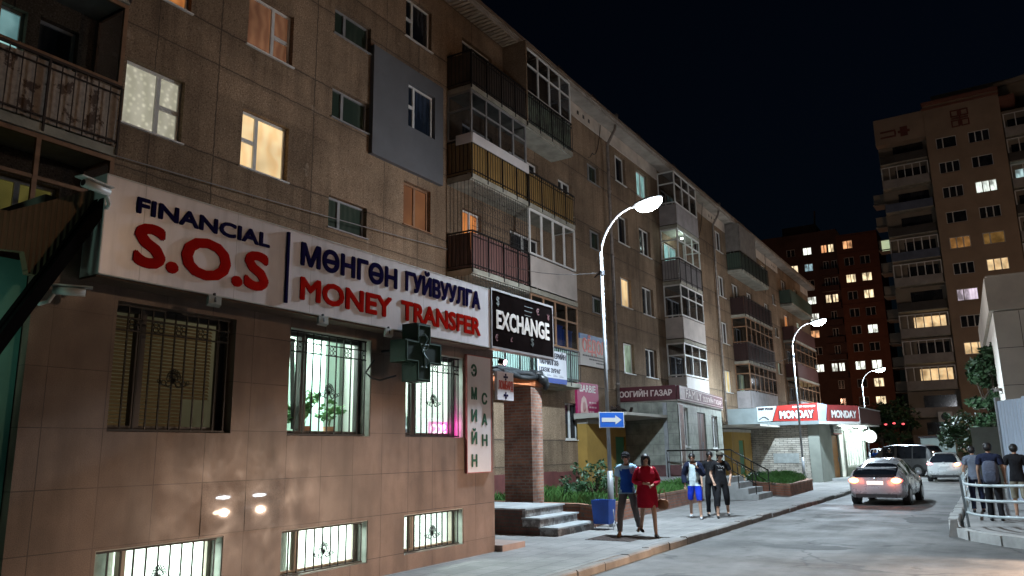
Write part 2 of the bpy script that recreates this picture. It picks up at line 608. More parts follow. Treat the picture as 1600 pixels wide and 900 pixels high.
def peeling(name, paint, under, rough=.7, axis=1, period=.0, amount=.5):
    t = NT(name)
    f = t.noise(3.2, 6, .68)
    m = t.ramp(f, [(amount - .02, 1.0), (amount + .03, 0.0)])
    c = t.mix(m, paint, under)
    c = t.mix(1.0, c, t.ramp(t.noise(14, 4), [(.3, .7), (.7, 1.1)]), 'MULTIPLY')
    t.base(c); t.set(Roughness=rough)
    t.bump(t.math('ADD', m, t.noise(40, 3)), .3, .008)
    return t.m


def leafmat(name, c1, c2):
    t = NT(name)
    f = t.node('ShaderNodeObjectInfo')
    n = t.noise(2.5, 3, .6)
    n2 = t.noise(17, 2, .5)
    c = t.mix(t.math('MULTIPLY_ADD', t.math('ADD', n, n2), 1.0, -.5), c1, c2)
    t.base(c); t.set(Roughness=.55)
    t.bsdf.inputs['Subsurface Weight'].default_value = 0.0
    return t.m


def far_lit(name, c1, c2, strength, scale=1.1):
    """A lit flat far away: curtain halves and a lamp make each pane uneven."""
    t = NT(name)
    p = t.sep(t.pos())
    n = t.noise(scale, 2, .5, t.comb(t.math('MULTIPLY', p[0], 1.6), p[1], t.math('MULTIPLY', p[2], .7)))
    st = t.math('MULTIPLY_ADD', t.math('SINE', t.math('MULTIPLY', p[0], 19.0)), .12, .9)
    f = t.ramp(n, [(.36, .22), (.5, .8), (.66, 1.25)])
    t.base((.3, .3, .3))
    t.set(Emission_Color=t.mix(1.0, t.mix(t.noise(scale * .8, 2), c1, c2), t.math('MULTIPLY', f, st), 'MULTIPLY'), Emission_Strength=strength)
    return t.m


m_facade = facade_concrete()
m_granite = granite()
m_asphalt = asphalt()
m_pavers = pavers()
m_kerb = M('kerb_concrete', (.20, .185, .17), .85, .35, 2.5, bump=.5, bs=30)
m_white_frame = M('white_window_frame', (.62, .62, .60), .45, .12, 3)
m_grey_frame = M('grey_painted_frame', (.22, .22, .22), .6, .25, 3)
m_brown_frame = M('brown_wood_frame', (.22, .12, .065), .65, .35, 6)
m_dark_frame = M('dark_window_frame', (.045, .04, .04), .5, .3, 4)
m_iron = M('black_iron', (.018, .017, .017), .5, .3, 8, metal=.4)
m_rust_iron = M('rusty_iron', (.045, .03, .024), .75, .45, 7, metal=.2)
m_glass_dark = dark_glass('unlit_window_glass')
m_glass_dark_x = dark_glass('unlit_window_glass_across', axis='x', amount=.25)
m_glass_pale = dark_glass('unlit_window_with_curtain', (.02, .024, .028), (.16, .15, .13), .9)
m_glass = clear_glass()
m_glass_smoky = clear_glass('smoky_glass', .16, (.45, .47, .5), .05)
def sign_panel():
    t = NT('white_sign_panel')
    p = t.sep(t.pos())
    d = t.noise(1.0, 4, .6, t.comb(t.math('MULTIPLY', p[1], 5.0), t.math('MULTIPLY', p[2], .6), 0))
    c = t.mix(1.0, (.86, .82, .86), t.ramp(d, [(.28, .80), (.5, 1.0)]), 'MULTIPLY')
    c = t.mix(1.0, c, t.ramp(t.noise(1.1, 4), [(.3, .86), (.65, 1.03)]), 'MULTIPLY')
    sm = t.math('LESS_THAN', t.math('ABSOLUTE', t.math('SUBTRACT', t.math('FLOORED_MODULO', t.math('ADD', p[1], -.55), 1.25), .6)), .004)
    c = t.mix(t.math('MULTIPLY', sm, .45), c, (.2, .17, .16))
    t.base(c); t.set(Roughness=.28)
    t.bump(t.math('SUBTRACT', t.noise(.9, 2), t.math('MULTIPLY', sm, .5)), .25, .02)
    return t.m


m_white_panel = sign_panel()
m_white_plastic = M('white_plastic', (.60, .60, .58), .4, .12, 3)
m_red = M('red_sign_letters', (.42, .012, .008), .95, .12, 3, spec=.0)
m_navy = M('navy_sign_letters', (.013, .011, .060), .95, .12, 3, spec=.0)
m_concrete = M('old_concrete', (.27, .245, .21), .9, .4, 1.8, bump=.5, bs=30)
m_slab = M('balcony_slab_concrete', (.30, .29, .24), .9, .35, 2.2, bump=.4, bs=25)
m_eave = M('eave_concrete', (.30, .27, .235), .9, .35, 1.4, bump=.4, bs=18)
m_black = M('black_plastic', (.012, .012, .012), .45, .3, 5)
m_dark_metal = M('dark_steel', (.035, .035, .04), .45, .3, 5, metal=.6)
m_galv = M('galvanised_steel', (.26, .27, .28), .5, .25, 3, metal=.3)
# ---------------------------------------------------------------- street lighting
LAMP = (.66, .85, 1.0)
WARM = (1.0, .64, .40)
m_lens_cool = emitter('cool_lamp_lens', (.80, .95, 1.0), 42.0)
m_lens_warm = emitter('warm_lamp_lens', (1.0, .66, .36), 10.0)


def street_lamp(x, y, h, label, power, lens=m_lens_cool, color=LAMP, arm=1.25, rz=0.0, lean=0.0):
    t = thing('street_lamp', label, 'street lamp', (x, y, .13), rz, 'street lamps along the road')
    p = MB()
    p.tube([(0, 0, 0), (0, 0, 1.3)], [.075, .07], 12)
    p.tube([(0, 0, 1.3), (lean * .6, 0, h * .86)], [.05, .038], 12)
    p.build('pole', m_galv, t, True, local=True)
    a = MB()
    pts = []
    for i in range(9):
        s = i / 8
        pts.append((lean * .6 + arm * (s ** 1.55) * .82, 0, h * .86 + (h * .14 - .05) * math.sin(s * math.pi / 2)))
    a.tube(pts, [.033] * 9, 10)
    a.build('arm', m_galv, t, True, local=True)
    hd = MB(); e = pts[-1]
    rot = Matrix.Rotation(R(-12), 3, 'Y')
    hd.ell((e[0] + .30, 0, e[2] + .05), (.42, .21, .10), 20, 10, 0, 90, rot)
    hd.build('lamp_head', m_galv, t, True, local=True)
    ln = MB()
    ln.ell((e[0] + .33, 0, e[2] + .035), (.36, .19, .23), 20, 10, -90, -2, rot)
    ln.build('lens', lens, t, True, local=True)
    c = MB(); c.cyl((lean * .5, 0, h * .79), (0, 0, 1), .075, .10, 12)
    c.tube([(lean * .5 - .22, .03, h * .79 - .08), (lean * .5 - .07, 0, h * .79), (lean * .5 + .08, 0, h * .79 + .04)], .02, 6)
    c.build('cable_clamp', m_dark_metal, t, False, local=True)
    lw = Matrix.Rotation(rz, 3, 'Z') @ Vector((e[0] + .36, 0, e[2] - .32))
    light('SPOT', 'lamp_light', (x + lw.x, y + lw.y, .13 + lw.z), power, color, spot_size=R(176), spot_blend=.55, shadow_soft_size=.16)
    light('POINT', 'lens_light', (x + lw.x, y + lw.y, .13 + lw.z + .02), power * .17, (.90, .93, 1.0), shadow_soft_size=.16)
    return t


street_lamp(-8.06, 17.6, 7.85, 'tall bent street lamp rising beside the blue bin, nearest one', 5400)
street_lamp(-8.2, 40.4, 7.9, 'bent street lamp behind the second brick planter, in front of the red kiosk signs', 7000)
street_lamp(-8.2, 64.0, 7.4, 'far street lamp above the last parked white car', 6000)
# the sodium lamp across the road, behind the photographer's right shoulder, that warms the near facade
wt = thing('globe_street_lamp', 'warm globe street lamp on the near side of the road, outside the picture', 'street lamp', (8.0, 13.0, .13))
q = MB(); q.tube([(0, 0, 0), (0, 0, 8.4)], [.07, .05], 10); q.build('pole', m_galv, wt, True, local=True)
q = MB(); q.ell((0, 0, 8.65), (.26, .26, .26), 16, 10); q.build('globe', m_lens_warm, wt, True, local=True)
light('POINT', 'globe_light', (8.0, 13.0, 8.3), 1350, WARM, shadow_soft_size=.3)
wt = thing('globe_street_lamp', 'warm globe street lamp in the yard beyond the white building', 'street lamp', (12.0, 66.0, .13))
q = MB(); q.tube([(0, 0, 0), (0, 0, 9.4)], [.08, .06], 10); q.build('pole', m_galv, wt, True, local=True)
q = MB(); q.ell((0, 0, 9.65), (.26, .26, .26), 16, 10); q.build('globe', m_lens_warm, wt, True, local=True)
light('POINT', 'globe_light', (12.0, 66.0, 9.3), 4600, (1.0, .64, .42), shadow_soft_size=.3)
wt = thing('globe_street_lamp', 'orange globe street lamp before the far brick block, hidden behind the long block', 'street lamp', (-27.0, 118.0, .13))
q = MB(); q.tube([(0, 0, 0), (0, 0, 11.4)], [.08, .06], 10); q.build('pole', m_galv, wt, True, local=True)
q = MB(); q.ell((0, 0, 11.65), (.26, .26, .26), 16, 10); q.build('globe', m_lens_warm, wt, True, local=True)
light('POINT', 'globe_light', (-27.0, 118.0, 11.3), 3200, (1.0, .52, .32), shadow_soft_size=.3)

# ---------------------------------------------------------------- ground, road, pavements
g = MB(); g.poly([(-400, -300, -.008), (400, -300, -.008), (400, 600, -.008), (-400, 600, -.008)])
struct(g.build('ground', M('packed_earth', (.13, .115, .095), .95, .35, .4)))
g = MB()
g.poly([(-5.62, -40, 0), (30, -40, 0), (30, 66, 0), (-5.62, 66, 0)])
g.poly([(-40, 66, 0), (60, 66, 0), (60, 84, 0), (-40, 84, 0)])
struct(g.build('road', m_asphalt))
kl = [(-5.62, -30), (-5.70, 0), (-5.72, 8), (-5.72, 12), (-5.66, 20), (-5.50, 28), (-5.38, 34), (-5.42, 42), (-5.6, 50), (-5.9, 58), (-6.1, 66)]
g = MB()
g.hprism([(x - .15, y) for x, y in kl] + [(-30, 66), (-30, -30)], -.3, .13)
struct(g.build('sidewalk', m_pavers))


m_tar = M('tar_patch', (.075, .073, .07), .8, .4, 3, bump=.5, bs=50)
for cx, cy, rx, ry, sd_ in ((-3.4, 16.5, .9, .45, 1), (-1.9, 23.5, .5, 1.1, 2), (-4.3, 11.9, .5, .35, 3), (-3.9, 37, .8, 1.6, 4)):
    r_ = random.Random(sd_); g = MB()
    g.poly([(cx + rx * math.cos(a / 18 * 2 * math.pi) * r_.uniform(.75, 1.1), cy + ry * math.sin(a / 18 * 2 * math.pi) * r_.uniform(.75, 1.1), .004) for a in range(18)])
    struct(g.build('road_patch', m_tar))


def along(path, step):
    out = []; carry = 0.0
    for (x0, y0), (x1, y1) in zip(path, path[1:]):
        L = math.hypot(x1 - x0, y1 - y0); s = carry
        while s < L:
            out.append((x0 + (x1 - x0) * s / L, y0 + (y1 - y0) * s / L)); s += step
        carry = s - L
    return out


def kerbline(path, w, z, step, mat, name):
    k = MB(); pts = along(path, step)
    for i, ((x0, y0), (x1, y1)) in enumerate(zip(pts, pts[1:])):
        d = Vector((x1 - x0, y1 - y0, 0)); L = d.length; d.normalize()
        nrm = Vector((-d.y, d.x, 0))
        j = rnd.uniform(-.016, .016); jz = rnd.uniform(-.022, .008)
        a = Vector((x0, y0, 0)) + d * .009 + nrm * j; b = Vector((x1, y1, 0)) - d * .009 + nrm * (j + rnd.uniform(-.006, .006))
        c = .025
        prof = [(0, -.25), (0, z + jz - c), (c, z + jz), (w, z + jz), (w, -.25)]
        vs = [p + nrm * n + Z * v for p in (a, b) for n, v in prof]
        m = len(prof)
        k.faces(vs, [tuple(range(m)), tuple(range(m, 2 * m))[::-1]] + [(q, q + 1, m + q + 1, m + q) for q in range(m - 1)])
    return struct(k.build(name, mat))


kerbline(kl, .155, .145, .98, m_kerb, 'kerb')
rk = [(6, 15.6), (2.6, 16.5), (1.2, 17.15), (.25, 17.9), (-.42, 18.65), (-.86, 19.75), (-1.0, 21.5), (-1.05, 30), (-1.0, 44), (-.9, 60)]
g = MB(); g.hprism([(x + .1, y + .1) for x, y in rk] + [(20, 60), (20, 15.7)], -.3, .17)
struct(g.build('pavement', M('pavement_concrete', (.24, .235, .225), .9, .35, 1.1, bump=.4, bs=20)))
kerbline(rk, .22, .20, .95, M('pale_kerb_concrete', (.34, .33, .31), .88, .35, 2.5, bump=.5, bs=25), 'kerb')
g = MB(); g.abox(-7.45, -6.45, 14.9, 15.95, .1, .136)
for i in range(9):
    g.abox(-7.4 + i * .105, -7.37 + i * .105, 14.95, 15.9, .136, .142)
tag(g.build('drain_cover', m_rust_iron), 'flat iron drain grating in the sidewalk at the walking couple’s feet', 'drain cover')

# ---------------------------------------------------------------- the long apartment block
XW = -12.8
FW = FX(XW)
SILL = {1: 2.3, 2: 5.05, 3: 7.88, 4: 10.67, 5: 13.45}
SLAB = {2: 4.15, 3: 6.97, 4: 9.77, 5: 12.55}
bld = thing('apartment_building', 'long five storey concrete panel apartment block with balconies along the street', 'apartment building', (XW, 0, 0))
m_lace = lit_curtain('lace_curtain_lit', (.95, .90, .72), (.62, .60, .44), .80, lace=True, folds=22, dark=.55)
m_warmroom = lit_curtain('warm_lit_curtain', (1.0, .80, .46), (.85, .52, .22), 1.15, folds=16, dark=.5)
m_redcurt = lit_curtain('red_lit_curtain', (.50, .24, .12), (.22, .085, .045), .50, folds=30, dark=.35)
m_orange = lit_curtain('orange_lit_curtain', (.95, .38, .10), (.6, .18, .05), .75, folds=26, dark=.3)
m_teal = lit_curtain('cool_lit_curtain', (.55, .95, .90), (.16, .36, .36), .85, folds=18, dark=.35)
m_green = lit_curtain('pale_green_lit_curtain', (.62, .85, .62), (.22, .28, .2), .62, folds=14, dark=.22)
m_yellow = lit_curtain('yellow_lit_curtain', (1.0, .86, .42), (.65, .45, .16), 1.1, folds=30, dark=.5)
m_dimy = lit_curtain('dim_yellow_lit_curtain', (.62, .50, .12), (.25, .22, .05), .55, folds=10, dark=.25)
m_woodblind = lit_curtain('wooden_blind_lit', (.40, .17, .06), (.22, .08, .03), .42, axis='z', folds=60, dark=.5)
m_whiteblind = lit_curtain('white_lit_blind', (.92, .95, .85), (.55, .60, .5), 1.0, folds=20, dark=.6)


def window(fr, u0, u1, v0, v1, pane, parent=bld, frame=m_white_frame, split=None, transom=None, depth=.13, sill=True, fw_=.055, name='window', label=None):
    """One window: frame (with sill) as the part, its pane as the sub-part. split: fraction of the mullion; transom: (column, fraction)."""
    f = MB(); a, b = -depth - .05, -depth + .01
    f.box(fr, u0, u1, v0, v0 + fw_, a, b); f.box(fr, u0, u1, v1 - fw_, v1, a, b)
    f.box(fr, u0, u0 + fw_, v0 + fw_, v1 - fw_, a, b); f.box(fr, u1 - fw_, u1, v0 + fw_, v1 - fw_, a, b)
    cols = [u0 + fw_, u1 - fw_]
    if split:
        for s in (split if isinstance(split, (list, tuple)) else [split]):
            m = u0 + (u1 - u0) * s
            f.box(fr, m - fw_ * .8, m + fw_ * .8, v0 + fw_, v1 - fw_, a, b + .006); cols.insert(-1, m)
    if transom:
        for ci, q in transom:
            m = v0 + (v1 - v0) * q
            f.box(fr, cols[ci] + (fw_ * .8 if ci else 0), cols[ci + 1] - (fw_ * .8 if ci + 1 < len(cols) - 1 else 0), m - fw_ * .8, m + fw_ * .8, a, b + .004)
    if sill:
        f.box(fr, u0 - .04, u1 + .04, v0 - .035, v0 - .003, -depth, .05)
    w = f.build(name, frame, parent)
    if label:
        w['label'] = label
    p = MB(); p.poly([fr(u0 + .02, v0 + .02, -depth - .025), fr(u1 - .02, v0 + .02, -depth - .025), fr(u1 - .02, v1 - .02, -depth - .025), fr(u0 + .02, v1 - .02, -depth - .025)])
    p.build('pane', pane, w)
    return w


m_glass_stair = dark_glass('greenish_stair_glass', (.030, .045, .034), (.07, .085, .065), .6)
wins = []     # (u0,u1,v0,v1,pane,frame,split,transom)
WF = m_white_frame
def add(u0, u1, k, pane=m_glass_dark, split=.62, transom=None, frame=WF, v=None, h=1.28):
    v0, v1 = v if v else (SILL[k], SILL[k] + h)
    wins.append((u0, u1, v0, v1, pane, frame, split, transom))


add(7.5, 8.72, 3, m_lace, .60, [(1, .48)])
add(7.5, 8.72, 4, m_orange, .60, [(1, .48)])
add(10.12, 11.4, 3, m_warmroom, .36, [(0, .5)])
add(10.12, 11.4, 4, m_redcurt, .60, [(1, .45)])
add(10.12, 11.4, 5, m_glass_dark, .60, [(1, .45)])
for v in ((7.18, 7.96), (9.96, 10.78), (12.2, 12.94)):
    add(12.7, 14.03, 0, m_glass_stair, .34, None, m_grey_frame, v=v)
add(15.45, 16.64, 3, m_woodblind, .5, None, m_brown_frame, v=(7.93, 9.15))
add(15.45, 16.64, 5, m_glass_dark, .34, [(0, .5)])
for k in (1, 4, 5):
    add(24.4, 25.5, k, m_glass_dark, .5, None)
for v in ((7.2, 7.86), (9.8, 10.6), (12.62, 13.43)):
    add(26.95, 28.05, 0, m_glass_stair, .34, None, m_grey_frame, v=v)
for k, p in ((2, m_green), (3, m_yellow), (4, m_glass_dark), (5, m_glass_dark)):
    add(29.8, 30.92, k, p if k != 3 else m_warmroom, .28, None)
for k, p in ((2, m_glass_dark), (3, m_glass_pale), (4, m_glass_dark), (5, m_teal)):
    add(32.2, 33.55, k, p, .55, None)
for k, p in ((2, m_glass_dark), (3, m_glass_dark), (4, m_teal), (5, m_glass_dark)):
    add(35.4, 37.4, k, p, .5, None)
for v in ((4.4, 5.0), (7.1, 7.9), (9.8, 10.5), (12.5, 13.2)):
    add(39.9, 41.0, 0, m_glass_dark, .5, None, v=v)
for k, p in ((2, m_yellow), (3, m_glass_dark), (4, m_glass_pale), (5, m_glass_dark)):
    add(44.2, 45.5, k, p, .5, None)
for k, p in ((2, m_green), (3, m_glass_dark), (4, m_glass_pale), (5, m_glass_dark)):
    add(47.0, 48.6, k, p, .5, None); add(50.4, 51.8, k, m_glass_dark if k != 5 else m_dimy, .5, None)
for k, p in ((2, m_glass_dark), (3, m_glass_pale), (4, m_glass_dark), (5, m_whiteblind)):
    add(55.0, 56.3, k, p, .5, None)
for v in ((7.1, 7.9), (9.8, 10.5), (12.2, 13.0)):
    add(57.6, 58.5, 0, m_glass_dark if v[0] > 8 else m_green, .5, None, v=v)
for k, p in ((2, m_glass_dark), (3, m_glass_dark), (4, m_orange), (5, m_glass_dark)):
    add(61.0, 62.6, k, p, .5, None); add(65.5, 66.8, k, m_green if k == 4 else m_glass_dark, .5, None)
# rooms behind the balconies of the first bay
add(18.2, 19.9, 5, m_glass_dark, .5, None, v=(12.75, 14.72))
add(18.2, 19.9, 4, m_glass_dark, .5, None, v=(10.3, 11.9))
add(18.2, 19.2, 3, m_orange, .5, None, v=(7.9, 9.1))
add(20.9, 22.9, 3, m_glass_dark, .5, [(0, .5)], v=(7.2, 9.1))
add(20.9, 22.9, 4, m_glass_dark, .5, [(0, .5)], v=(10.0, 11.9))
add(20.9, 22.9, 5, m_glass_dark, .5, None, v=(12.75, 14.72))
add(2.0, 3.4, 4, m_teal, .5, None)
for u in (3.9, 5.35):
    add(u, u + 1.2, 2, m_dimy, .5, None)
add(4.3, 5.75, 3, m_teal, .6, None)
add(5.95, 6.6, 3, m_glass_pale, None, None, v=(7.1, 9.2))
W = MB()
W.wall(FW, -6, 71.2, 0, 15.5, [w[:4] for w in wins if w[0] > -6] + [(15.38, 16.72, 10.62, 12.05)], .2)
W.poly([(XW, 71.2, 0), (-25, 71.2, 0), (-25, 71.2, 15.5), (XW, 71.2, 15.5)])
W.poly([(XW, -6, 0), (-25, -6, 0), (-25, -6, 15.5), (XW, -6, 15.5)])
W.poly([(-25, -6, 0), (-25, 71.2, 0), (-25, 71.2, 15.5), (-25, -6, 15.5)])
W.build('wall', m_facade, bld, normals=False)
for w in wins:
    window(FW, w[0], w[1], w[2], w[3], w[4], bld, w[5], w[6], w[7])
# insulated grey square round one flat's window
g = MB(); g.wall(FX(XW + .13), 14.03, 17.05, 9.43, 12.45, [(15.45, 16.66, 10.70, 12.0)], .19)
fr = FX(XW)
g.box(fr, 14.03, 17.05, 12.45, 12.452, .002, .13); g.box(fr, 14.03, 17.05, 9.428, 9.43, .002, .13)
g.box(fr, 14.028, 14.03, 9.43, 12.45, .002, .13); g.box(fr, 17.05, 17.052, 9.43, 12.45, .002, .13)
g.build('insulation_panel', M('grey_render', (.105, .110, .120), .9, .15, 1.5, bump=.3, bs=70), bld, normals=False)
window(FX(XW + .13), 15.45, 16.66, 10.70, 12.0, dark_glass('unlit_blue_glass', (.012, .018, .03), (.05, .07, .11), .7), bld, WF, .3, [(0, .5)], sill=False)
# plinth, roof, eaves, frieze, downpipes
g = MB(); g.box(FW, 12.6, 23.6, .1, 1.25, .003, .045); g.box(FW, 23.6, 30, .1, 1.22, .003, .042)
g.build('plinth', M('burgundy_plinth_paint', (.125, .042, .038), .8, .4, 1.6), bld)
g = MB(); g.abox(-25.4, XW + .62, -6.4, 71.6, 15.62, 15.74); g.abox(-25.3, XW + .60, -6.3, 71.5, 15.5, 15.618)
g.build('roof', m_eave, bld)
g = MB()
g.box(FW, -6, 71.3, 15.70, 15.80, .60, .66)
g.build('gutter_board', M('rusty_gutter', (.17, .12, .085), .7, .4, 3), bld)
m_frieze = M('whitewashed_frieze', (.50, .44, .38), .85, .3, 1.2, bump=.3, bs=20)
for a, b in ((23.95, 34.8), (38.3, 46.2), (53.0, 59.9), (68.3, 71.2)):
    g = MB(); g.box(FW, a, b, 14.93, 15.49, .003, .05); fz = g.build('frieze', m_frieze, bld)
    for c in (26.1, 43.0, 58.0):
        for i in range(3):
            if a < c < b:
                g = MB(); g.box(FW, c + i * .5, c + i * .5 + .16, 15.12, 15.28, .051, .056); g.build('vent_hole', m_black, fz)
g = MB()
for i in range(34):      # slatted soffit of the first bay
    y = 17.45 + i * .19
    g.box(FW, y, y + .12, 15.46, 15.496, .02, .60)
g.build('soffit_slats', M('weathered_slats', (.30, .24, .17), .85, .35, 4), bld)
for y in (28.75, 43.4):
    g = MB(); rr = .065
    g.tube([(XW + .14, y, 3.3), (XW + .14, y, 14.6), (XW + .18, y, 14.75), (XW + .52, y, 15.3), (XW + .56, y, 15.72)], rr, 10)
    for z in (4.5, 7.0, 9.8, 12.6):
        g.tube([(XW + .14, y, z - .05), (XW + .14, y, z + .05)], rr + .022, 10)
    g.tube([(XW + .56, y, 15.6), (XW + .56, y, 15.95)], [.09, .14], 10)
    g.build('downpipe', M('dull_zinc_pipe', (.24, .21, .19), .5, .45, 5, metal=.4), bld, True)
for y in (23.9, 26.8, 31.5, 36.2, 49.0):    # aerial brackets on the eaves
    g = MB(); g.bar((XW + .3, y, 15.74), (XW + .42, y, 16.15), .03); g.bar((XW + .42, y, 16.15), (XW + .40, y + .7, 16.1), .03)
    g.build('roof_bracket', m_rust_iron, bld)


def balcony(y0, y1, k, front=.9, rail=None, panel=None, glaze=None, glass=m_glass_smoky, posts=4, mid=.62, rail_h=1.1, slab=m_slab, sides=(True, True), balus=.14, cap=None, cage=None, ztop=None, label=None, pinset=.02, sidepanel=None):
    zs = SLAB[k]; zt = ztop if ztop else (SLAB[k + 1] - .17 if k < 5 else 15.3)
    b = MB(); b.box(FW, y0, y1, zs - .15, zs, .003, front)
    b.box(FW, y0 + .01, y1 - .01, zs - .19, zs - .152, .003, front - .06)
    o = b.build('balcony', slab, bld)
    if label:
        o['label'] = label
    zr = zs + rail_h
    if rail:
        r = MB()
        r.box(FW, y0, y1, zr - .03, zr + .01, front - .03, front + .012); r.box(FW, y0, y1, zs + .10, zs + .125, front - .012, front + .012)
        r.box(FW, y0, y1, zr - .17, zr - .15, front - .010, front + .012)
        n = max(2, round((y1 - y0) / balus))
        for i in range(n + 1):
            y = y0 + (y1 - y0) * i / n; w = .016 if i % 6 == 0 else .007
            r.box(FW, y - w, y + w, zs - (.12 if i % 6 == 0 else -.02), zr - .032, front - w + .002, front + w + .002)
        for s, y in zip(sides, (y0, y1)):
            if not s:
                continue
            r.box(FW, y - .012, y + .012, zr - .03, zr + .01, .01, front - .032); r.box(FW, y - .011, y + .011, zs + .10, zs + .122, .01, front - .014)
            m = max(2, round(front / balus))
            for i in range(m):
                q = .03 + (front - .05) * i / m
                r.box(FW, y - .007, y + .007, zs + .122, zr - .032, q - .007, q + .007)
        r.build('railing', rail, o)
    if panel:
        p = MB(); p.box(FW, y0 + .02, y1 - .02, zs + .05, zr - .05, front - .05 - pinset, front - .025 - pinset)
        p.build('parapet_panel', panel, o)
        for s, y in zip(sides, (y0, y1)):
            if s:
                p = MB(); p.box(FW, y + (.022 if y == y0 else -.045), y + (.045 if y == y0 else -.022), zs + .05, zr - .05, .01, front - .075 - pinset)
                p.build('side_panel', sidepanel or panel, o)
    if cap:
        p = MB(); p.box(FW, y0 - .02, y1 + .02, zr - .16, zr + .14, front + .015, front + .045)
        p.box(FW, y0 - .03, y0 - .003, zr - .16, zr + .14, .35, front + .014)
        p.build('top_board', cap, o)
    if glaze:
        f = MB(); n0, n1 = front - .075, front - .022; zb = zr + .012; t = .035
        f.box(FW, y0, y1, zb, zb + .06, n0, n1); f.box(FW, y0, y1, zt - .07, zt, n0, n1)
        zm = zb + (zt - zb) * mid
        for i in range(posts + 1):
            y = y0 + t + (y1 - y0 - 2 * t) * i / posts
            f.box(FW, y - t, y + t, zb + .06, zt - .07, n0 + .002, n1 + .004)
        f.box(FW, y0 + .07, y1 - .07, zm - .03, zm + .03, n0 + .004, n1 - .002)
        for s, y in zip(sides, (y0, y1)):
            if not s:
                continue
            a, c = (y, y + .05) if y == y0 else (y - .05, y)
            f.box(FW, a, c, zb, zb + .06, .01, n0 - .003); f.box(FW, a, c, zt - .07, zt, .01, n0 - .003); f.box(FW, a, c, zm - .03, zm + .03, .07, n0 - .003)
            f.box(FW, a, c, zb + .062, zt - .072, .01, .07)
        f.build('glazing_frame', glaze, o)
        gl = MB(); gl.poly([FW(y0 + .05, zb + .05, front - .05), FW(y1 - .05, zb + .05, front - .05), FW(y1 - .05, zt - .05, front - .05), FW(y0 + .05, zt - .05, front - .05)])
        for s, y in zip(sides, (y0 + .025, y1 - .025)):
            if s:
                gl.poly([FW(y, zb + .05, .05), FW(y, zb + .05, front - .08), FW(y, zt - .05, front - .08), FW(y, zt - .05, .05)])
        gl.build('glazing', glass, o)
    if cage:
        c = MB(); n = round((y1 - y0) / .13)
        for i in range(n + 1):
            y = y0 + (y1 - y0) * i / n
            c.tube([FW(y, zr, front), FW(y, zt, front)], .007, 5, False)
        for j in range(6):
            c.tube([FW(y0, zr + (zt - zr) * (j + .5) / 6, front), FW(y1, zr + (zt - zr) * (j + .5) / 6, front)], .007, 5, False)
        for i in range(n // 2):
            for j in range(3):
                y = y0 + .13 + i * .26; z = zr + .35 + j * (zt - zr - .5) / 2.4
                ring = [FW(y + .075 * math.cos(R(45 * q)), z + .09 * math.sin(R(45 * q)), front) for q in range(9)]
                c.tube(ring, .006, 4, False)
        for i in range(7):
            q = front * i / 7
            c.tube([FW(y0, zr, q), FW(y0, zt, q)], .007, 5, False)
        c.build('security_cage', cage, o)
    return o


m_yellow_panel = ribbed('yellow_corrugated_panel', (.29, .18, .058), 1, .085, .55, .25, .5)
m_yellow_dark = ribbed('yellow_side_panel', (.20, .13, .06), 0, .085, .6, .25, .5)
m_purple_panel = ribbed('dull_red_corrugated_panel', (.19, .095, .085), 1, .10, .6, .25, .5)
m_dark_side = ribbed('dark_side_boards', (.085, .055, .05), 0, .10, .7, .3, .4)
m_green_panel = peeling('green_grey_sheet', (.13, .165, .125), (.075, .085, .07), amount=.48)
m_teal_panel = ribbed('pale_green_corrugated_sheet', (.30, .44, .38), 1, .11, .55, .3, .5)
m_greyboard = M('grey_parapet_board', (.30, .28, .28), .8, .25, 2)
m_whiteboard = M('white_parapet_board', (.46, .42, .39), .7, .2, 1.5)
m_peel = peeling('peeling_white_parapet', (.40, .33, .27), (.095, .055, .035), amount=.42)
m_darkred = ribbed('dark_red_boards', (.075, .028, .024), 1, .12, .75, .3, .3)
m_darkgreen = ribbed('dark_green_sheet', (.055, .085, .062), 1, .14, .7, .3, .3)
# bay A
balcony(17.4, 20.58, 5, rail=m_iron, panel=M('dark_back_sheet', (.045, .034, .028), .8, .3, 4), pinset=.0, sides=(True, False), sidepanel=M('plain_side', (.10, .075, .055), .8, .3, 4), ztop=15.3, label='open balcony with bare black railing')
balcony(20.66, 23.9, 5, rail=m_iron, panel=m_green_panel, glaze=m_white_frame, posts=4, glass=m_glass_smoky, sides=(False, True), label='top balcony with green sheets and white glazing')
g = MB(); g.box(FW, 20.585, 20.655, 12.56, 15.46, .003, .93); g.build('partition', m_facade, bld)
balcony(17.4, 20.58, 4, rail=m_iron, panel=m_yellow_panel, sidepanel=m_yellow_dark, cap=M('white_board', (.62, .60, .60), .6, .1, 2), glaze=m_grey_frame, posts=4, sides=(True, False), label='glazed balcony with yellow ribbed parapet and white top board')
balcony(20.66, 23.9, 4, rail=m_iron, panel=m_yellow_panel, sides=(False, True), label='open balcony with yellow ribbed parapet')
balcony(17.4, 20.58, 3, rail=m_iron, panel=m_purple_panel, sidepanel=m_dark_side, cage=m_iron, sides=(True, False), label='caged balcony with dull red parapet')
balcony(20.66, 23.9, 3, panel=m_whiteboard, glaze=m_white_frame, posts=4, glass=m_glass, sides=(False, True), mid=.99, pinset=-.02, label='white glazed balcony with plain white parapet')
balcony(17.4, 20.58, 2, rail=m_iron, panel=m_teal_panel, cage=m_iron, sides=(True, False), label='caged balcony with pale green parapet')
balcony(20.66, 23.9, 2, rail=m_iron, panel=m_teal_panel, glaze=m_brown_frame, posts=4, sides=(False, True), label='glazed balcony with pale green parapet')
m_tub = M('blue_plastic', (.025, .06, .25), .5, .2, 4)
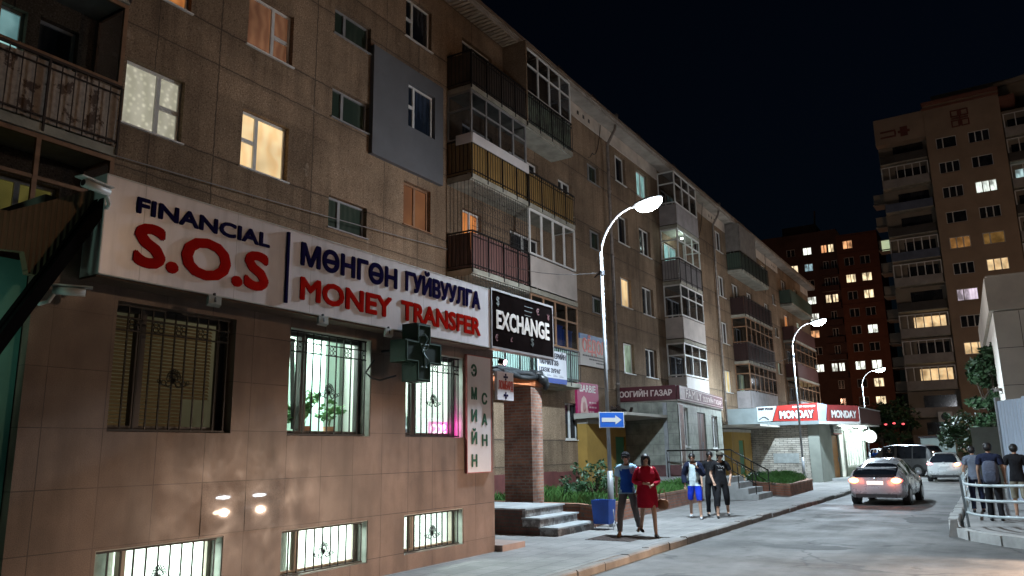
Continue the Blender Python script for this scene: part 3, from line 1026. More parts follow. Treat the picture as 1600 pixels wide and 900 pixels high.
for a, b, c in ((22.15, 23.0, 6.0), (23.1, 23.7, 5.9)):
    t = thing('storage_tub', 'large blue plastic tub behind the brown glazing, ' + ('the wider of the two' if a < 23 else 'the narrower one by the wall'), 'tub', (XW + .5, a, 5.28))
    g = MB(); g.box(FW, a, b, 4.16, c, .35, .72); g.build('tub_body', m_tub, t); g = MB(); g.box(FW, a - .02, b + .02, c + .002, c + .05, .33, .74); g.build('lid', m_tub, t)
# left bay, at the picture's edge
balcony(1.0, 6.93, 3, rail=m_rust_iron, panel=m_peel, glaze=m_brown_frame, posts=3, mid=.98, glass=m_glass_smoky, balus=.2, label='glazed balcony with peeling white parapet')
balcony(1.0, 6.93, 4, rail=m_rust_iron, panel=m_peel, label='balcony with peeling parapet')
balcony(1.0, 6.93, 2, panel=M('brown_boards', (.12, .07, .045), .8, .3, 4), glaze=m_brown_frame, posts=5, mid=.55, glass=m_glass_smoky, label='brown wood glazed balcony with yellow lights')
g = MB(); g.poly([FW(6.8, 7.0, .02), FW(6.8, 7.0, .8), FW(6.8, 9.5, .8), FW(6.8, 9.5, .02)])
# bay B
balcony(34.9, 38.2, 5, panel=m_greyboard, glaze=m_white_frame, posts=3, pinset=-.02, label='top balcony boxed in white frames')
balcony(34.9, 38.2, 4, rail=m_iron, panel=m_greyboard, glaze=m_white_frame, posts=3, glass=m_glass, label='glazed balcony lit teal from the room')
balcony(34.9, 38.2, 3, panel=m_whiteboard, glaze=m_white_frame, posts=3, pinset=-.02, label='white glazed balcony with white parapet')
balcony(34.9, 38.2, 2, panel=m_whiteboard, glaze=m_white_frame, posts=3, pinset=-.02, label='white glazed balcony above the shop')
# bay C
balcony(46.3, 52.9, 5, rail=m_iron, panel=m_darkgreen, label='top balcony with dark green parapet')
g = MB(); g.box(FW, 46.4, 50.2, 13.7, 15.45, .80, .86); g.box(FW, 46.3, 46.36, 13.7, 15.45, .01, .80)
g.build('boarded_enclosure', M('grey_weathered_boards', (.17, .155, .14), .85, .3, 3), bld)
balcony(46.3, 52.9, 4, rail=m_iron, panel=m_darkred, glaze=None, label='balcony with dark red boards')
balcony(46.3, 52.9, 3, rail=m_iron, panel=m_darkred, glaze=m_brown_frame, posts=6, label='glazed balcony with dark red boards and washing')
balcony(46.3, 52.9, 2, rail=None, panel=m_greyboard, glaze=m_brown_frame, posts=6, label='glazed balcony with pale sheets')
# bay D
balcony(60.0, 67.8, 5, panel=m_darkgreen, label='far top balcony with dark green parapet')
balcony(60.0, 67.8, 4, panel=m_darkred, label='far balcony with orange light')
balcony(60.0, 67.8, 3, panel=m_darkred, glaze=m_brown_frame, posts=5, label='far glazed balcony')
balcony(60.0, 67.8, 2, panel=m_greyboard, glaze=m_brown_frame, posts=5, label='far glazed balcony at the end')
# lit lamp in the teal balcony
g = MB(); g.ell((XW + .72, 36.0, 12.1), (.07, .07, .05), 10, 6); g.build('ceiling_bulb', emitter('bulb_glow', (.85, 1, .95), 12), bld)
light('POINT', 'balcony_light', (XW + .6, 36.0, 11.95), 14, (.75, 1, .93), shadow_soft_size=.06)
# ---------------------------------------------------------------- granite clad annex with the exchange office
XA = -8.1
FA = FX(XA)
Y0, Y1 = 4.0, 12.52
annex = thing('shop_annex', 'granite clad ground floor annex with barred bright windows under the long white sign', 'shop building', (XA, 8.0, 0))
AW = [(4.9, 6.50, 2.20, 3.63), (7.41, 9.06, 2.18, 3.65), (9.90, 11.53, 2.18, 3.60)]
BW = [(4.9, 6.49, .36, .98), (7.40, 9.06, .36, .96), (9.90, 11.51, .37, .97)]
g = MB()
g.wall(FA, Y0, Y1, -.2, 4.5, AW + BW, .30)
g.poly([(XA, Y1, -.2), (-12.79, Y1, -.2), (-12.79, Y1, 4.5), (XA, Y1, 4.5)])
g.poly([(XA, Y0, -.2), (-12.79, Y0, -.2), (-12.79, Y0, 4.5), (XA, Y0, 4.5)])
g.build('wall', m_granite, annex, normals=False)
g = MB(); g.abox(-12.79, XA - .02, Y0 + .02, Y1 - .02, 4.501, 4.62); g.build('roof', m_concrete, annex)
m_reveal = M('grimy_white_reveal', (.46, .47, .43), .75, .35, 3)
m_room = M('white_room_paint', (.78, .80, .76), .8, .05, 1)
m_roomfl = M('pale_room_floor', (.55, .54, .50), .6, .1, 1)
for (a, b, c, d) in AW + BW:
    base = c < 1
    g = MB()
    z0, z1 = (-1.3, 1.25) if base else (1.55, 4.3)
    n1 = -2.6
    P = lambda u, v, n: FA(u, v, n)
    u0, u1 = a - .38, b + .38
    g.poly([P(u0, z0, -.32), P(u1, z0, -.32), P(u1, z0, n1), P(u0, z0, n1)])
    g.poly([P(u0, z1, -.32), P(u1, z1, -.32), P(u1, z1, n1), P(u0, z1, n1)])
    g.poly([P(u0, z0, n1), P(u1, z0, n1), P(u1, z1, n1), P(u0, z1, n1)])
    g.poly([P(u0, z0, -.32), P(u0, z1, -.32), P(u0, z1, n1), P(u0, z0, n1)])
    g.poly([P(u1, z0, -.32), P(u1, z1, -.32), P(u1, z1, n1), P(u1, z0, n1)])
    # shelf and cupboard so that the room is not empty
    g.build('room', m_room, annex, normals=False)
    lit = not (a < 5 and not base)
    if lit:
        o = light('AREA', 'room_light', FA((a + b) / 2, z1 - .12, -1.3), 200 if base else 300, (.78, 1.0, .90), shape='RECTANGLE', size=1.2, size_y=1.4)
    else:
        light('AREA', 'room_light', FA((a + b) / 2, z1 - .12, -1.3), 2, (1.0, .86, .5), shape='RECTANGLE', size=1.2, size_y=1.0)
    g = MB(); t = .006   # painted linings of the opening
    n0 = -.195
    if lit:
        g.box(FA, b - .012, b - .002, c + .002, d - .002, n0, -.012)
        g.box(FA, a + .002, a + .012, c + .002, d - .002, n0, -.012)
        g.box(FA, a + .013, b - .013, d - .012, d - .002, n0, -.012)
        g.build('reveal_lining', m_reveal, annex)


def grille(a, b, c, d, parent, base):
    """Bars, scroll band and fan ornament in front of one window."""
    g = MB(); n = -.07; k = 10 if not base else 10
    g.box(FA, a, b, c, c + .022, n - .011, n + .011); g.box(FA, a, b, d - .03, d - .008, n - .011, n + .011)
    for i in range(k + 1):
        u = a + .02 + (b - a - .04) * i / k
        g.box(FA, u - .008, u + .008, c + .022, d - .03, n - .008, n + .008)
    def ring(cu, cv, r, rr=.0055, t0=0, t1=360, ry=None):
        m = 10
        g.tube([FA(cu + r * math.cos(R(t0 + (t1 - t0) * i / m)), cv + (ry or r) * math.sin(R(t0 + (t1 - t0) * i / m)), n + .012) for i in range(m + 1)], rr, 5, False)
    if not base:
        zb, zt = c + (d - c) * .79, c + (d - c) * .89
        g.box(FA, a, b, zb - .008, zb + .008, n - .009, n + .009); g.box(FA, a, b, zt - .008, zt + .008, n - .009, n + .009)
        for i in (1, 3, 5, 7, 9):
            u = a + .02 + (b - a - .04) * (i + .5) / k
            for du in (-.035, .035):
                ring(u + du, (zb + zt) / 2 + .03, .03); ring(u + du, (zb + zt) / 2 - .03, .03)
    cu, cv = (a + b) / 2 + .02, c + (d - c) * (.40 if not base else .36)
    for i in range(9):
        t = 10 + 160 * i / 8
        ring(cu + .075 * math.cos(R(t)), cv + .10 * math.sin(R(t)) + .03, .022, .005, ry=.03)
        g.tube([FA(cu, cv, n + .012), FA(cu + .055 * math.cos(R(t)), cv + .075 * math.sin(R(t)) + .02, n + .012)], .005, 4, False)
    for s in (-1, 1):
        ring(cu + s * .06, cv - .02, .035); ring(cu + s * .13, cv - .005, .03); ring(cu + s * .19, cv + .01, .02)
        g.tube([FA(cu, cv, n + .012), FA(cu + s * .07, cv - .05, n + .012), FA(cu + s * .2, cv - .01, n + .012)], .006, 5, False)
    g.build('security_bars', m_iron, parent)


for i, (a, b, c, d) in enumerate(AW + BW):
    base = c < 1
    f = MB(); n0, n1 = -.275, -.205; fwd = .075 if not base else .05
    fm = m_dark_frame if not base else M('cream_window_frame', (.40, .34, .28), .6, .25, 3)
    f.box(FA, a, b, c, c + fwd, n0, n1); f.box(FA, a, b, d - fwd, d, n0, n1)
    f.box(FA, a, a + fwd, c + fwd, d - fwd, n0, n1); f.box(FA, b - fwd * 1.3, b, c + fwd, d - fwd, n0, n1)
    m = a + (b - a) * .27
    f.box(FA, m - fwd * .75, m + fwd * .75, c + fwd, d - fwd, n0, n1 + .012)
    w = f.build('window', fm, annex)
    p = MB(); p.poly([FA(a + .03, c + .03, -.24), FA(b - .03, c + .03, -.24), FA(b - .03, d - .03, -.24), FA(a + .03, d - .03, -.24)])
    p.build('pane', m_glass, w)
    grille(a + .01, b - .05, c + .01, d - .01, w, base)
    if not base and a < 5:       # blinds and a half drawn curtain of the dim window
        bl = MB()
        for k in range(32):
            z = d - .10 - k * .042
            bl.poly([FA(a + .06, z, -.33), FA(b - .12 if k < 22 else b - .5, z, -.33), FA(b - .12 if k < 22 else b - .5, z - .036, -.30), FA(a + .06, z - .036, -.30)])
        mb = lit_curtain('backlit_blind', (.40, .27, .11), (.22, .14, .06), .10, axis='z', folds=150, dark=.5)
        bl.build('blind', mb, w, normals=False)
    if not base and 7 < a < 8:   # sash tilted inwards
        s = MB()
        s.bar(FA(a + .36, d - .12, -.36), FA(a + .40, c + .10, -.31), .05, .06)
        s.bar(FA(a + .07, d - .10, -.34), FA(a + .40, d - .12, -.36), .04, .05)
        s.build('tilted_sash', m_dark_frame, w)

# things inside the bright windows
m_plant = leafmat('indoor_plant_leaf', (.035, .12, .03), (.10, .24, .07))
def leaf_cluster(mb, c, r, n, size, rng, flat=.7):
    for _ in range(n):
        d = Vector((rng.gauss(0, 1), rng.gauss(0, 1), rng.gauss(0, 1) * flat)).normalized() * (r * rng.random() ** .45)
        p = Vector(c) + d
        a = Vector((rng.gauss(0, 1), rng.gauss(0, 1), rng.gauss(0, .6))).normalized(); b = a.cross(Vector((rng.gauss(0, 1), rng.gauss(0, 1), rng.gauss(0, 1)))).normalized()
        s = size * rng.uniform(.45, 1.7)
        mb.poly([p - a * s, p - b * s * .45, p + a * s, p + b * s * .45])


def potted_plant(u, z, n, label, h, seed):
    rng = random.Random(seed)
    t = thing('potted_plant', label, 'plant', FA(u, z, n), 0, 'pot plants on the annex window sills')
    g = MB(); g.tube([FA(u, z, n), FA(u, z + .15, n)], [.07, .095], 12); g.build('pot', M('plant_pot', (.32, .16, .09), .7, .2, 5), t)
    g = MB()
    for i in range(7):
        e = FA(u + rng.uniform(-.24, .24), z + .15 + h * rng.uniform(.4, 1.1), n + rng.uniform(-.06, .03))
        g.tube([FA(u, z + .13, n), FA(u + rng.uniform(-.04, .04), z + .15 + h * .3, n), e], .006, 4)
    g.build('stem', M('plant_stem', (.10, .12, .04), .7, .2, 9), t)
    g = MB()
    rng = random.Random(seed)
    for i in range(7):
        e = FA(u + rng.uniform(-.24, .24), z + .15 + h * rng.uniform(.4, 1.1), n + rng.uniform(-.06, .03))
        rng.uniform(0, 1)
        leaf_cluster(g, e, .11, 20, .05, rng)
    g.build('foliage', m_plant, t, normals=False)


g = MB()
for (a, b, c, d) in AW[1:]:
    g.box(FA, a, b, c - .03, c - .004, -.55, -.32)
g.build('window_board', m_room, annex)
m_cab = M('pale_green_cupboard', (.42, .56, .50), .6, .08, 2)
g = MB(); g.box(FA, 8.55, 9.4, 1.6, 3.35, -2.0, -1.35); g.build('cupboard', m_cab, annex)
g = MB(); g.box(FA, 8.98, 9.30, 1.6, 4.28, -1.34, -.9); g.build('partition', M('pale_teal_partition', (.50, .66, .60), .7, .08, 2), annex)
for z in (3.62, 3.75):
    g = MB(); g.tube([FA(7.0, z, -1.9), FA(9.3, z + .12, -1.9)], .012, 5); g.build('pipe', M('grey_pipe', (.35, .37, .36), .5, .1, 3), annex)
g = MB(); g.box(FA, 9.6, 10.35, 1.6, 2.72, -1.6, -1.0); g.build('counter', M('teal_grey_counter', (.22, .34, .33), .6, .1, 2), annex)
g = MB(); g.box(FA, 10.0, 10.35, 1.6, 3.6, -2.45, -2.3); g.build('doorway', M('grey_doorway', (.30, .36, .34), .7, .1, 2), annex)
g = MB(); g.box(FA, 10.7, 11.6, 2.6, 2.63, -2.4, -1.9); g.box(FA, 10.7, 11.6, 3.0, 3.03, -2.4, -1.9); g.build('shelf', m_cab, annex)
for a_ in (5.0, 7.5, 10.0):
    g = MB(); g.box(FA, a_ - .05, a_ + .33, .30, .95, -.42, -.36); g.build('net_curtain', M('grey_net_curtain', (.40, .46, .44), .8, .4, 7), annex)
    g = MB(); g.box(FA, a_ + .7, a_ + 1.5, -1.29, .05, -2.2, -1.5); g.build('desk', M('grey_green_desk', (.40, .46, .43), .6, .1, 2), annex)
potted_plant(7.62, 2.18, -.42, 'low dark pot plant in the corner of the middle barred window', .22, 1)
potted_plant(8.12, 2.18, -.42, 'tall leggy pot plant in the centre of the middle barred window', .42, 2)
potted_plant(8.62, 2.18, -.42, 'spreading pot plant beside the open reveal of the middle barred window', .28, 3)
potted_plant(10.35, 2.18, -.42, 'small pot plant near the pink neon sign', .2, 4)
t = thing('ceiling_light', 'round white ceiling light seen through the middle barred window', 'ceiling light', FA(7.95, 4.2, -1.0))
g = MB(); g.cyl(FA(7.95, 4.16, -1.0), (0, 0, 1), .17, .10, 20); g.build('shade', emitter('ceiling_globe', (.95, 1, .97), 6), t, True)
g = MB(); g.cyl(FA(7.95, 4.24, -1.0), (0, 0, 1), .2, .05, 20); g.build('mount', m_white_plastic, t)
t = thing('neon_sign', 'small glowing pink neon sign in the corner of the barred window by the vertical sign', 'neon sign', FA(11.18, 2.2, -.3))
g = MB(); g.box(FA, 10.92, 11.46, 2.20, 2.46, -.33, -.305); g.build('back_plate', emitter('pink_neon_glow', (1.0, .04, .45), 1.6), t)
g = MB()
for k in range(3):
    u = 11.0 + k * .15
    g.tube([FA(u + .06 * math.cos(R(a)) + .03, 2.33 + .075 * math.sin(R(a)), -.29) for a in range(40, 330, 24)], .014, 6)
g.build('tube', emitter('white_neon_tube', (1.0, .75, .9), 5), t)
light('POINT', 'neon_light', FA(11.32, 2.36, -.19), 4.0, (1.0, .06, .5), shadow_soft_size=.06)

# ---------------------------------------------------------------- signs on the annex
FS = FX(-7.75)
s = thing('shop_sign', 'long white sign with raised navy and red letters above the barred windows', 'sign', (-7.75, 8.2, 3.8))
g = MB(); g.box(FS, 4.45, 11.89, 3.81, 4.89, -.33, 0); g.build('panel', m_white_panel, s)
g = MB(); g.box(FS, 4.44, 11.9, 3.775, 3.798, -.335, -.02); g.build('soffit', M('dark_slatted_soffit', (.10, .06, .04), .8, .3, 4), s)
g = MB(); g.box(FS, 4.44, 11.9, 3.80, 3.812, -.335, .006); g.box(FS, 4.44, 11.9, 4.888, 4.90, -.335, .006); g.box(FS, 4.438, 4.452, 3.80, 4.9, -.335, .006); g.box(FS, 11.888, 11.90, 3.80, 4.9, -.335, .006)
g.build('edge_trim', m_white_plastic, s)
g = MB(); g.text(FS, 'FINANCIAL', 4.80, 6.66, 4.555, .185, .002, .012, .010); g.build('lettering', m_navy, s)
g = MB(); g.text(FS, 'S.O.S', 4.80, 6.67, 3.965, .50, .002, .014, .030); g.build('lettering', m_red, s)
g = MB(); g.box(FS, 6.945, 6.985, 3.88, 4.84, .002, .03); g.build('divider', m_navy, s)
for w_, a_, b_, v_ in (('МӨНГӨН', 7.20, 9.22, 4.44), ('ГУЙВУУЛГА', 9.42, 11.56, 4.46)):
    g = MB(); g.text(FS, w_, a_, b_, v_, .31, .002, .012, .017); g.build('lettering', m_navy, s)
for w_, a_, b_, v_ in (('MONEY', 7.21, 9.10, 3.965), ('TRANSFER', 9.32, 11.56, 3.975)):
    g = MB(); g.text(FS, w_, a_, b_, v_, .32, .002, .012, .018); g.build('lettering', m_red, s)
s = thing('exchange_sign', 'black sign with white EXCHANGE lettering and small currency marks', 'sign', (-7.75, 13.1, 3.8))
g = MB(); g.box(FS, 11.95, 14.30, 3.84, 4.90, -.16, .001); g.build('panel', M('black_sign_panel', (.010, .007, .007), .95, .3, 2, spec=.0), s)
g = MB()
g.box(FS, 11.92, 14.33, 3.80, 3.84, -.17, .015); g.box(FS, 11.92, 14.33, 4.90, 4.94, -.17, .015); g.box(FS, 11.92, 11.95, 3.84, 4.90, -.17, .015); g.box(FS, 14.30, 14.33, 3.84, 4.90, -.17, .015)
g.build('frame', M('pale_sign_frame', (.26, .225, .225), .6, .1, 2), s)
g = MB(); g.text(FS, 'EXCHANGE', 12.10, 14.16, 4.185, .36, .003, .008, .017); g.build('lettering', M('cream_letters', (.74, .66, .60), .5, .05, 3), s)
m_cur_r = M('dim_red_mark', (.15, .015, .02), .6, .2, 4); m_cur_g = M('dim_grey_mark', (.055, .06, .055), .6, .2, 4)
g = MB(); g.text(FS, '€', 13.62, 13.75, 4.66, .13, .003, .006, .004); g.text(FS, '¥', 14.08, 14.18, 4.60, .12, .003, .006, .004); g.text(FS, '€', 12.05, 12.16, 3.95, .12, .003, .006, .004); g.text(FS, '£', 12.6, 12.68, 3.99, .09, .003, .006, .003)
g.build('currency_mark', m_cur_r, s)
g = MB(); g.text(FS, '$', 12.10, 12.22, 4.64, .17, .003, .006, .003); g.text(FS, '$', 13.38, 13.5, 4.0, .15, .003, .006, .003)
for k in range(3):
    g.box(FS, 13.15, 13.5 - .05 * k, 4.76 - k * .09, 4.775 - k * .09, .003, .005)
g.build('currency_mark', m_cur_g, s)
FE = FX(XA + .05)
s = thing('vertical_sign', 'tall narrow white sign with a column of green letters, at the annex corner', 'sign', (XA + .05, 11.96, 1.57))
g = MB(); g.box(FE, 11.58, 12.35, 1.57, 3.66, -.048, 0); g.build('panel', M('worn_pale_board', (.56, .53, .55), .5, .12, 1.6), s)
g = MB(); g.box(FE, 11.56, 12.37, 1.555, 1.569, -.047, .004); g.box(FE, 11.56, 12.37, 3.661, 3.675, -.047, .004); g.box(FE, 11.56, 11.579, 1.569, 3.661, -.047, .004); g.box(FE, 12.351, 12.37, 1.569, 3.661, -.047, .004)
g.build('edge_trim', M('faded_red_edge', (.36, .10, .09), .6, .3, 5), s)
mg = M('green_sign_letters', (.012, .085, .045), .5, .1, 3)
for ch, z in zip('ЭМИЙН', (3.22, 2.80, 2.40, 2.00, 1.60)):
    g = MB(); g.text(FE, ch, 11.70, 11.88, z + .06, .215, .002, .006, .010); g.build('lettering', mg, s)
for ch, z in zip('САН', (2.70, 2.32, 1.94)):
    g = MB(); g.text(FE, ch, 12.04, 12.22, z + .085, .205, .002, .006, .010); g.build('lettering', mg, s)
# pharmacy cross on a bracket
FC = FX(-7.42)
s = thing('pharmacy_cross', 'dark green pharmacy cross hung under the white sign over the pink lit window', 'cross sign', (-7.42, 9.5, 3.0))
m_cross = M('unlit_green_box', (.004, .021, .014), .45, .2, 4, spec=.2)
def cross(n0, n1, a, b):
    g = MB(); cu, cv = 9.50, 3.45
    g.prism(FC, [(cu - a, cv - b), (cu - b, cv - b), (cu - b, cv - a), (cu + b, cv - a), (cu + b, cv - b), (cu + a, cv - b), (cu + a, cv + b), (cu + b, cv + b), (cu + b, cv + a), (cu - b, cv + a), (cu - b, cv + b), (cu - a, cv + b)], n0, n1)
    return g
cross(-.30, 0, .45, .17).build('box', m_cross, s)
g = MB(); cu, cv = 9.50, 3.45
o_ = [(-.42, -.145), (-.145, -.145), (-.145, -.42), (.145, -.42), (.145, -.145), (.42, -.145), (.42, .145), (.145, .145), (.145, .42), (-.145, .42), (-.145, .145), (-.42, .145)]
for (p0, q0), (p1, q1) in zip(o_, o_[1:] + o_[:1]):
    g.bar(FC(cu + p0, cv + q0, .006), FC(cu + p1, cv + q1, .006), .014, .012)
g.build('outline', M('pale_green_line', (.05, .12, .095), .5, .2, 4), s)
g = MB()
g.tube([FC(cu - .09 * math.cos(R(a)), cv + .12 - .09 * math.sin(R(a)), .008) for a in range(0, 181, 15)], .010, 5)
g.tube([FC(cu - .11, cv + .12, .008), FC(cu + .11, cv + .12, .008)], .010, 5)
g.tube([FC(cu, cv + .03, .008), FC(cu, cv - .22, .008)], .010, 5); g.tube([FC(cu - .07, cv - .23, .008), FC(cu + .07, cv - .23, .008)], .010, 5)
g.tube([FC(cu + .10 * math.sin(R(a * 1.0)) * (1 - a / 900), cv - .22 + .52 * a / 540, .018) for a in range(0, 541, 30)], .009, 5)
g.tube([FC(cu + .12 * math.cos(R(a)), cv + .17 + .10 * math.sin(R(a)), .008) for a in range(0, 361, 20)], .006, 5)
g.build('emblem', M('pale_green_emblem', (.05, .12, .10), .5, .2, 4), s)
g = MB(); g.tube([(-7.57, 9.5, 3.895), (-7.57, 9.5, 3.83), ], .03, 8); g.tube([(-8.1, 9.3, 3.5), (-7.75, 9.3, 3.5)], .02, 8); g.build('bracket', m_dark_metal, s)
c = MB(); c.tube([(-7.95, 8.95, 3.32), (-7.98, 8.80, 3.12), (-8.02, 8.99, 3.05), (-8.0, 9.15, 3.03), (-7.8, 9.3, 3.1)], .016, 6)
tag(c.build('power_cable', m_black, None, True), 'black cable sagging from the middle window bars to the green cross', 'cable')
# floodlights and cameras under and beside the sign
def floodlight(x, y, z, label, rz=0):
    t = thing('floodlight', label, 'floodlight', (x, y, z), rz, 'small floodlights under the signs')
    g = MB(); g.bar((0, 0, .10), (.02, 0, -.01), .02, .03); g.bar((.01, -.07, 0), (.01, .07, 0), .015, .02); g.build('bracket', m_dark_metal, t, local=True)
    g = MB(); g.box(Fr((0, 0, 0), (0, 1, 0), (.8, 0, .6)), -.09, .09, -.05, .05, -.02, .03); g.build('body', M('grey_lamp_housing', (.25, .27, .25), .5, .2, 5), t, local=True)
for y, l in ((5.85, 'small floodlight under the red letters of the white sign'), (7.62, 'small floodlight under the divider end of the white sign'), (9.0, 'small floodlight under the white sign beside the green cross')):
    floodlight(-7.72, y, 3.72, l)


def camera_(loc, aim, label):
    t = thing('security_camera', label, 'camera', loc)
    L = Vector(loc); A = Vector(aim).normalized()
    g = MB(); g.tube([L, L + A * .30], .045, 12); g.build('housing', m_white_plastic, t, True)
    g = MB(); side = A.cross(Z).normalized(); upv = side.cross(A)
    g.faces([L + A * a + side * b + upv * c for a in (-.02, .36) for b in (-.06, .06) for c in (.047, .06)], [(0, 1, 3, 2), (4, 6, 7, 5), (0, 4, 5, 1), (2, 3, 7, 6), (0, 2, 6, 4), (1, 5, 7, 3)]); g.build('sun_shield', m_white_plastic, t)
    g = MB(); g.tube([L + A * .30, L + A * .305], .034, 12); g.build('lens', m_black, t)
    g = MB(); g.tube([L + A * .02 - Z * .04, L - A * .02 - Z * .12, L - A * .06 + Vector((-.10, 0, -.14))], .02, 8); g.build('bracket', m_white_plastic, t)
camera_((-7.66, 4.42, 4.66), (.15, -1, .05), 'white security camera at the upper corner of the long sign by the vestibule')
camera_((-7.98, 4.12, 3.60), (.55, 1, .0), 'white security camera low on the granite beside the dim window')

# ---------------------------------------------------------------- vestibule at the picture's left edge
v = thing('side_vestibule', 'pale green vestibule with brown ribbed fascia beside the granite annex', 'vestibule', (-8.3, 2.5, 0))
FV = FX(-8.22)
g = MB(); g.box(FV, -2, 3.985, -.1, 3.9, -2, 0); g.build('wall', M('teal_wall_paint', (.105, .27, .225), .75, .25, 1.2), v)
g = MB(); g.prism(FX(-7.95), [(3.80, 3.93), (3.86, 3.72), (4.13, 3.72), (4.43, 4.50), (4.43, 4.76), (3.62, 4.30), (-1.5, 4.0), (-1.5, 3.55), (3.0, 3.86)], -.10, 0)
g.build('fascia', ribbed('brown_ribbed_fascia', (.16, .105, .06), 1, .055, .7, .3, .5), v)
g = MB(); g.bar((-7.80, 4.48, 4.60), (-7.80, 3.30, 2.42), .07, .11); g.bar((-7.93, 4.46, 4.62), (-7.93, 3.2, 2.30), .10, .06)
g.build('gutter', M('black_gutter', (.005, .004, .004), .9, .3, 5, spec=.05), v)

# ---------------------------------------------------------------- porch, steps, planters
wl_ = thing('wall_lamp', 'green white wall lamp on the vestibule, just outside the view', 'wall lamp', (-8.2, 2.6, 2.9))
g = MB(); g.box(FV, 2.5, 2.7, 2.85, 3.05, 0, .08); g.build('bracket', m_dark_metal, wl_); g = MB(); g.ell((-8.02, 2.6, 2.9), (.10, .10, .12), 12, 8); g.build('globe', emitter('green_white_globe', (.6, 1, .85), 6), wl_, True)
light('POINT', 'wall_lamp_light', (-7.75, 2.6, 2.75), 16, (.55, 1.0, .82), shadow_soft_size=.1)
# two slabs added on the cladding, coated and leaned to mirror the headlamps opposite
m_mirror = granite(); m_mirror.name = 'mirror_coated_granite'
_b = m_mirror.node_tree.nodes['Principled BSDF']
_b.inputs['Coat Weight'].default_value = .8; _b.inputs['Coat Roughness'].default_value = .022
for y in (6.145, 6.785):
    g = MB(); a = .0012; b = .0085
    P_ = lambda n, yy, z: (XA + n, yy, z)
    y0_, y1_ = y, y + .632; z0_, z1_ = 1.015, 1.618
    g.faces([P_(.001, y0_, z0_), P_(.001, y1_, z0_), P_(.001, y1_, z1_), P_(.001, y0_, z1_), P_(b, y0_, z0_), P_(b, y1_, z0_), P_(a, y1_, z1_), P_(a, y0_, z1_)], [(0, 1, 2, 3), (4, 5, 6, 7), (0, 1, 5, 4), (1, 2, 6, 5), (2, 3, 7, 6), (3, 0, 4, 7)])
    g.build('mirror_slab', m_mirror, annex)
m_brick_warm = brickmat('orange_brick', (.36, .165, .105), (.25, .11, .075), (.27, .23, .19), .25, .077, .012)
m_brick_planter = brickmat('planter_brick', (.34, .13, .075), (.26, .10, .06), (.20, .16, .13), .25, .085, .010)
m_brick_dark = brickmat('dark_brick', (.12, .055, .04), (.09, .045, .035), (.07, .06, .05), .25, .077, .012)  # the porch brick in darker tones, for back wall and step base
p = thing('brick_porch', 'brick porch with one pier and an orange beam beside the annex', 'porch', (-10.15, 17.5, .1))
g = MB(); g.abox(-10.98, -10.15, 17.48, 18.05, .1, 3.58); g.build('pier', m_brick_warm, p)
g = MB(); g.abox(-12.75, -10.12, 12.56, 18.08, 3.585, 3.74); g.build('beam', M('orange_painted_beam', (.42, .13, .045), .7, .3, 2), p)
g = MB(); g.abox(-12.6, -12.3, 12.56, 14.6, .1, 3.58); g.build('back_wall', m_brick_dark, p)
t_ = MB()
rng = random.Random(5)
for k in range(3):
    t_.tube([(-10.10 - .02 * k + rng.uniform(-.05, .05), 14.7 + i * .42, 3.80 + .05 * k + rng.uniform(-.05, .05)) for i in range(9)], [rng.uniform(.05, .10) for i in range(9)], 7)
t_.tube([(-10.05, 17.7, 3.82), (-10.0, 17.95, 3.74), (-10.0, 18.05, 3.62), (-10.02, 18.0, 3.5)], [.1, .13, .1, .05], 7)
tag(t_.build('tarpaulin', M('black_tarpaulin', (.02, .022, .024), .35, .4, 9), None, True), 'rolled black tarpaulin lying on the edge of the brick porch roof', 'tarpaulin')
st = thing('entrance_steps', 'worn stone steps up to the brick porch beside the annex', 'steps', (-9.0, 16, .13))
m_step = peeling('worn_step_stone', (.30, .29, .28), (.14, .125, .12), amount=.5)
for k, (x, z) in enumerate(((-8.22, .31), (-8.65, .50), (-9.02, .69))):
    g = MB(); g.abox(-12.2 if k == 2 else x - .5, x, 15.18, 16.95, .1 if k == 0 else z - .19, z - .035)
    g.build('riser', m_step, st)
    g = MB(); g.abox(-12.2 if k == 2 else x - .45, x + .03, 15.14, 16.99, z - .034, z); g.build('tread', M('step_tread_slab', (.30, .31, .31), .8, .3, 3, bump=.3), st)
g = MB(); g.abox(-12.2, -8.66, 15.16, 16.97, .1, .31); g.abox(-12.2, -9.1, 15.165, 16.96, .311, .655); g.build('base_brick', m_brick_dark, st)
g = MB(); g.abox(-12.7, -7.95, 12.54, 13.35, .1, .24); 
tag(g.build('threshold_slab', M('granite_threshold', (.30, .22, .19), .6, .25, 3)), 'low granite threshold slab at the foot of the annex corner', 'slab')
s = thing('hanging_sign', 'small square white hanging sign with red letters between two blue knots', 'sign', (-7.98, 12.7, 2.9))
FL = FX(-7.95)
g = MB(); g.box(FL, 12.43, 13.02, 2.89, 3.43, -.06, 0); g.build('panel', m_white_panel, s)
g = MB(); g.text(FL, 'ЛОМБАРД', 12.47, 12.99, 3.09, .16, .002, .005, .004); g.build('lettering', M('coral_letters', (.62, .10, .07), .5, .1, 3), s)
for z in (3.33, 2.98):
    g = MB()
    for i in (-1, 0, 1):
        for j in (-1, 0, 1):
            if abs(i) + abs(j) < 2:
                g.box(FL, 12.73 + i * .055 - .022, 12.73 + i * .055 + .022, z + j * .045 - .02, z + j * .045 + .02, .002, .006)
    g.build('knot_emblem', m_navy, s)
g = MB(); g.tube([(-8.1, 12.5, 3.5), (-7.98, 12.5, 3.5), (-7.98, 12.72, 3.46), (-7.98, 12.72, 3.43)], .014, 6); g.build('bracket', m_dark_metal, s)
t = thing('spotlight', 'small lit pink white spotlight on the annex corner above the pawnshop sign', 'spotlight', (-7.95, 12.62, 3.6))
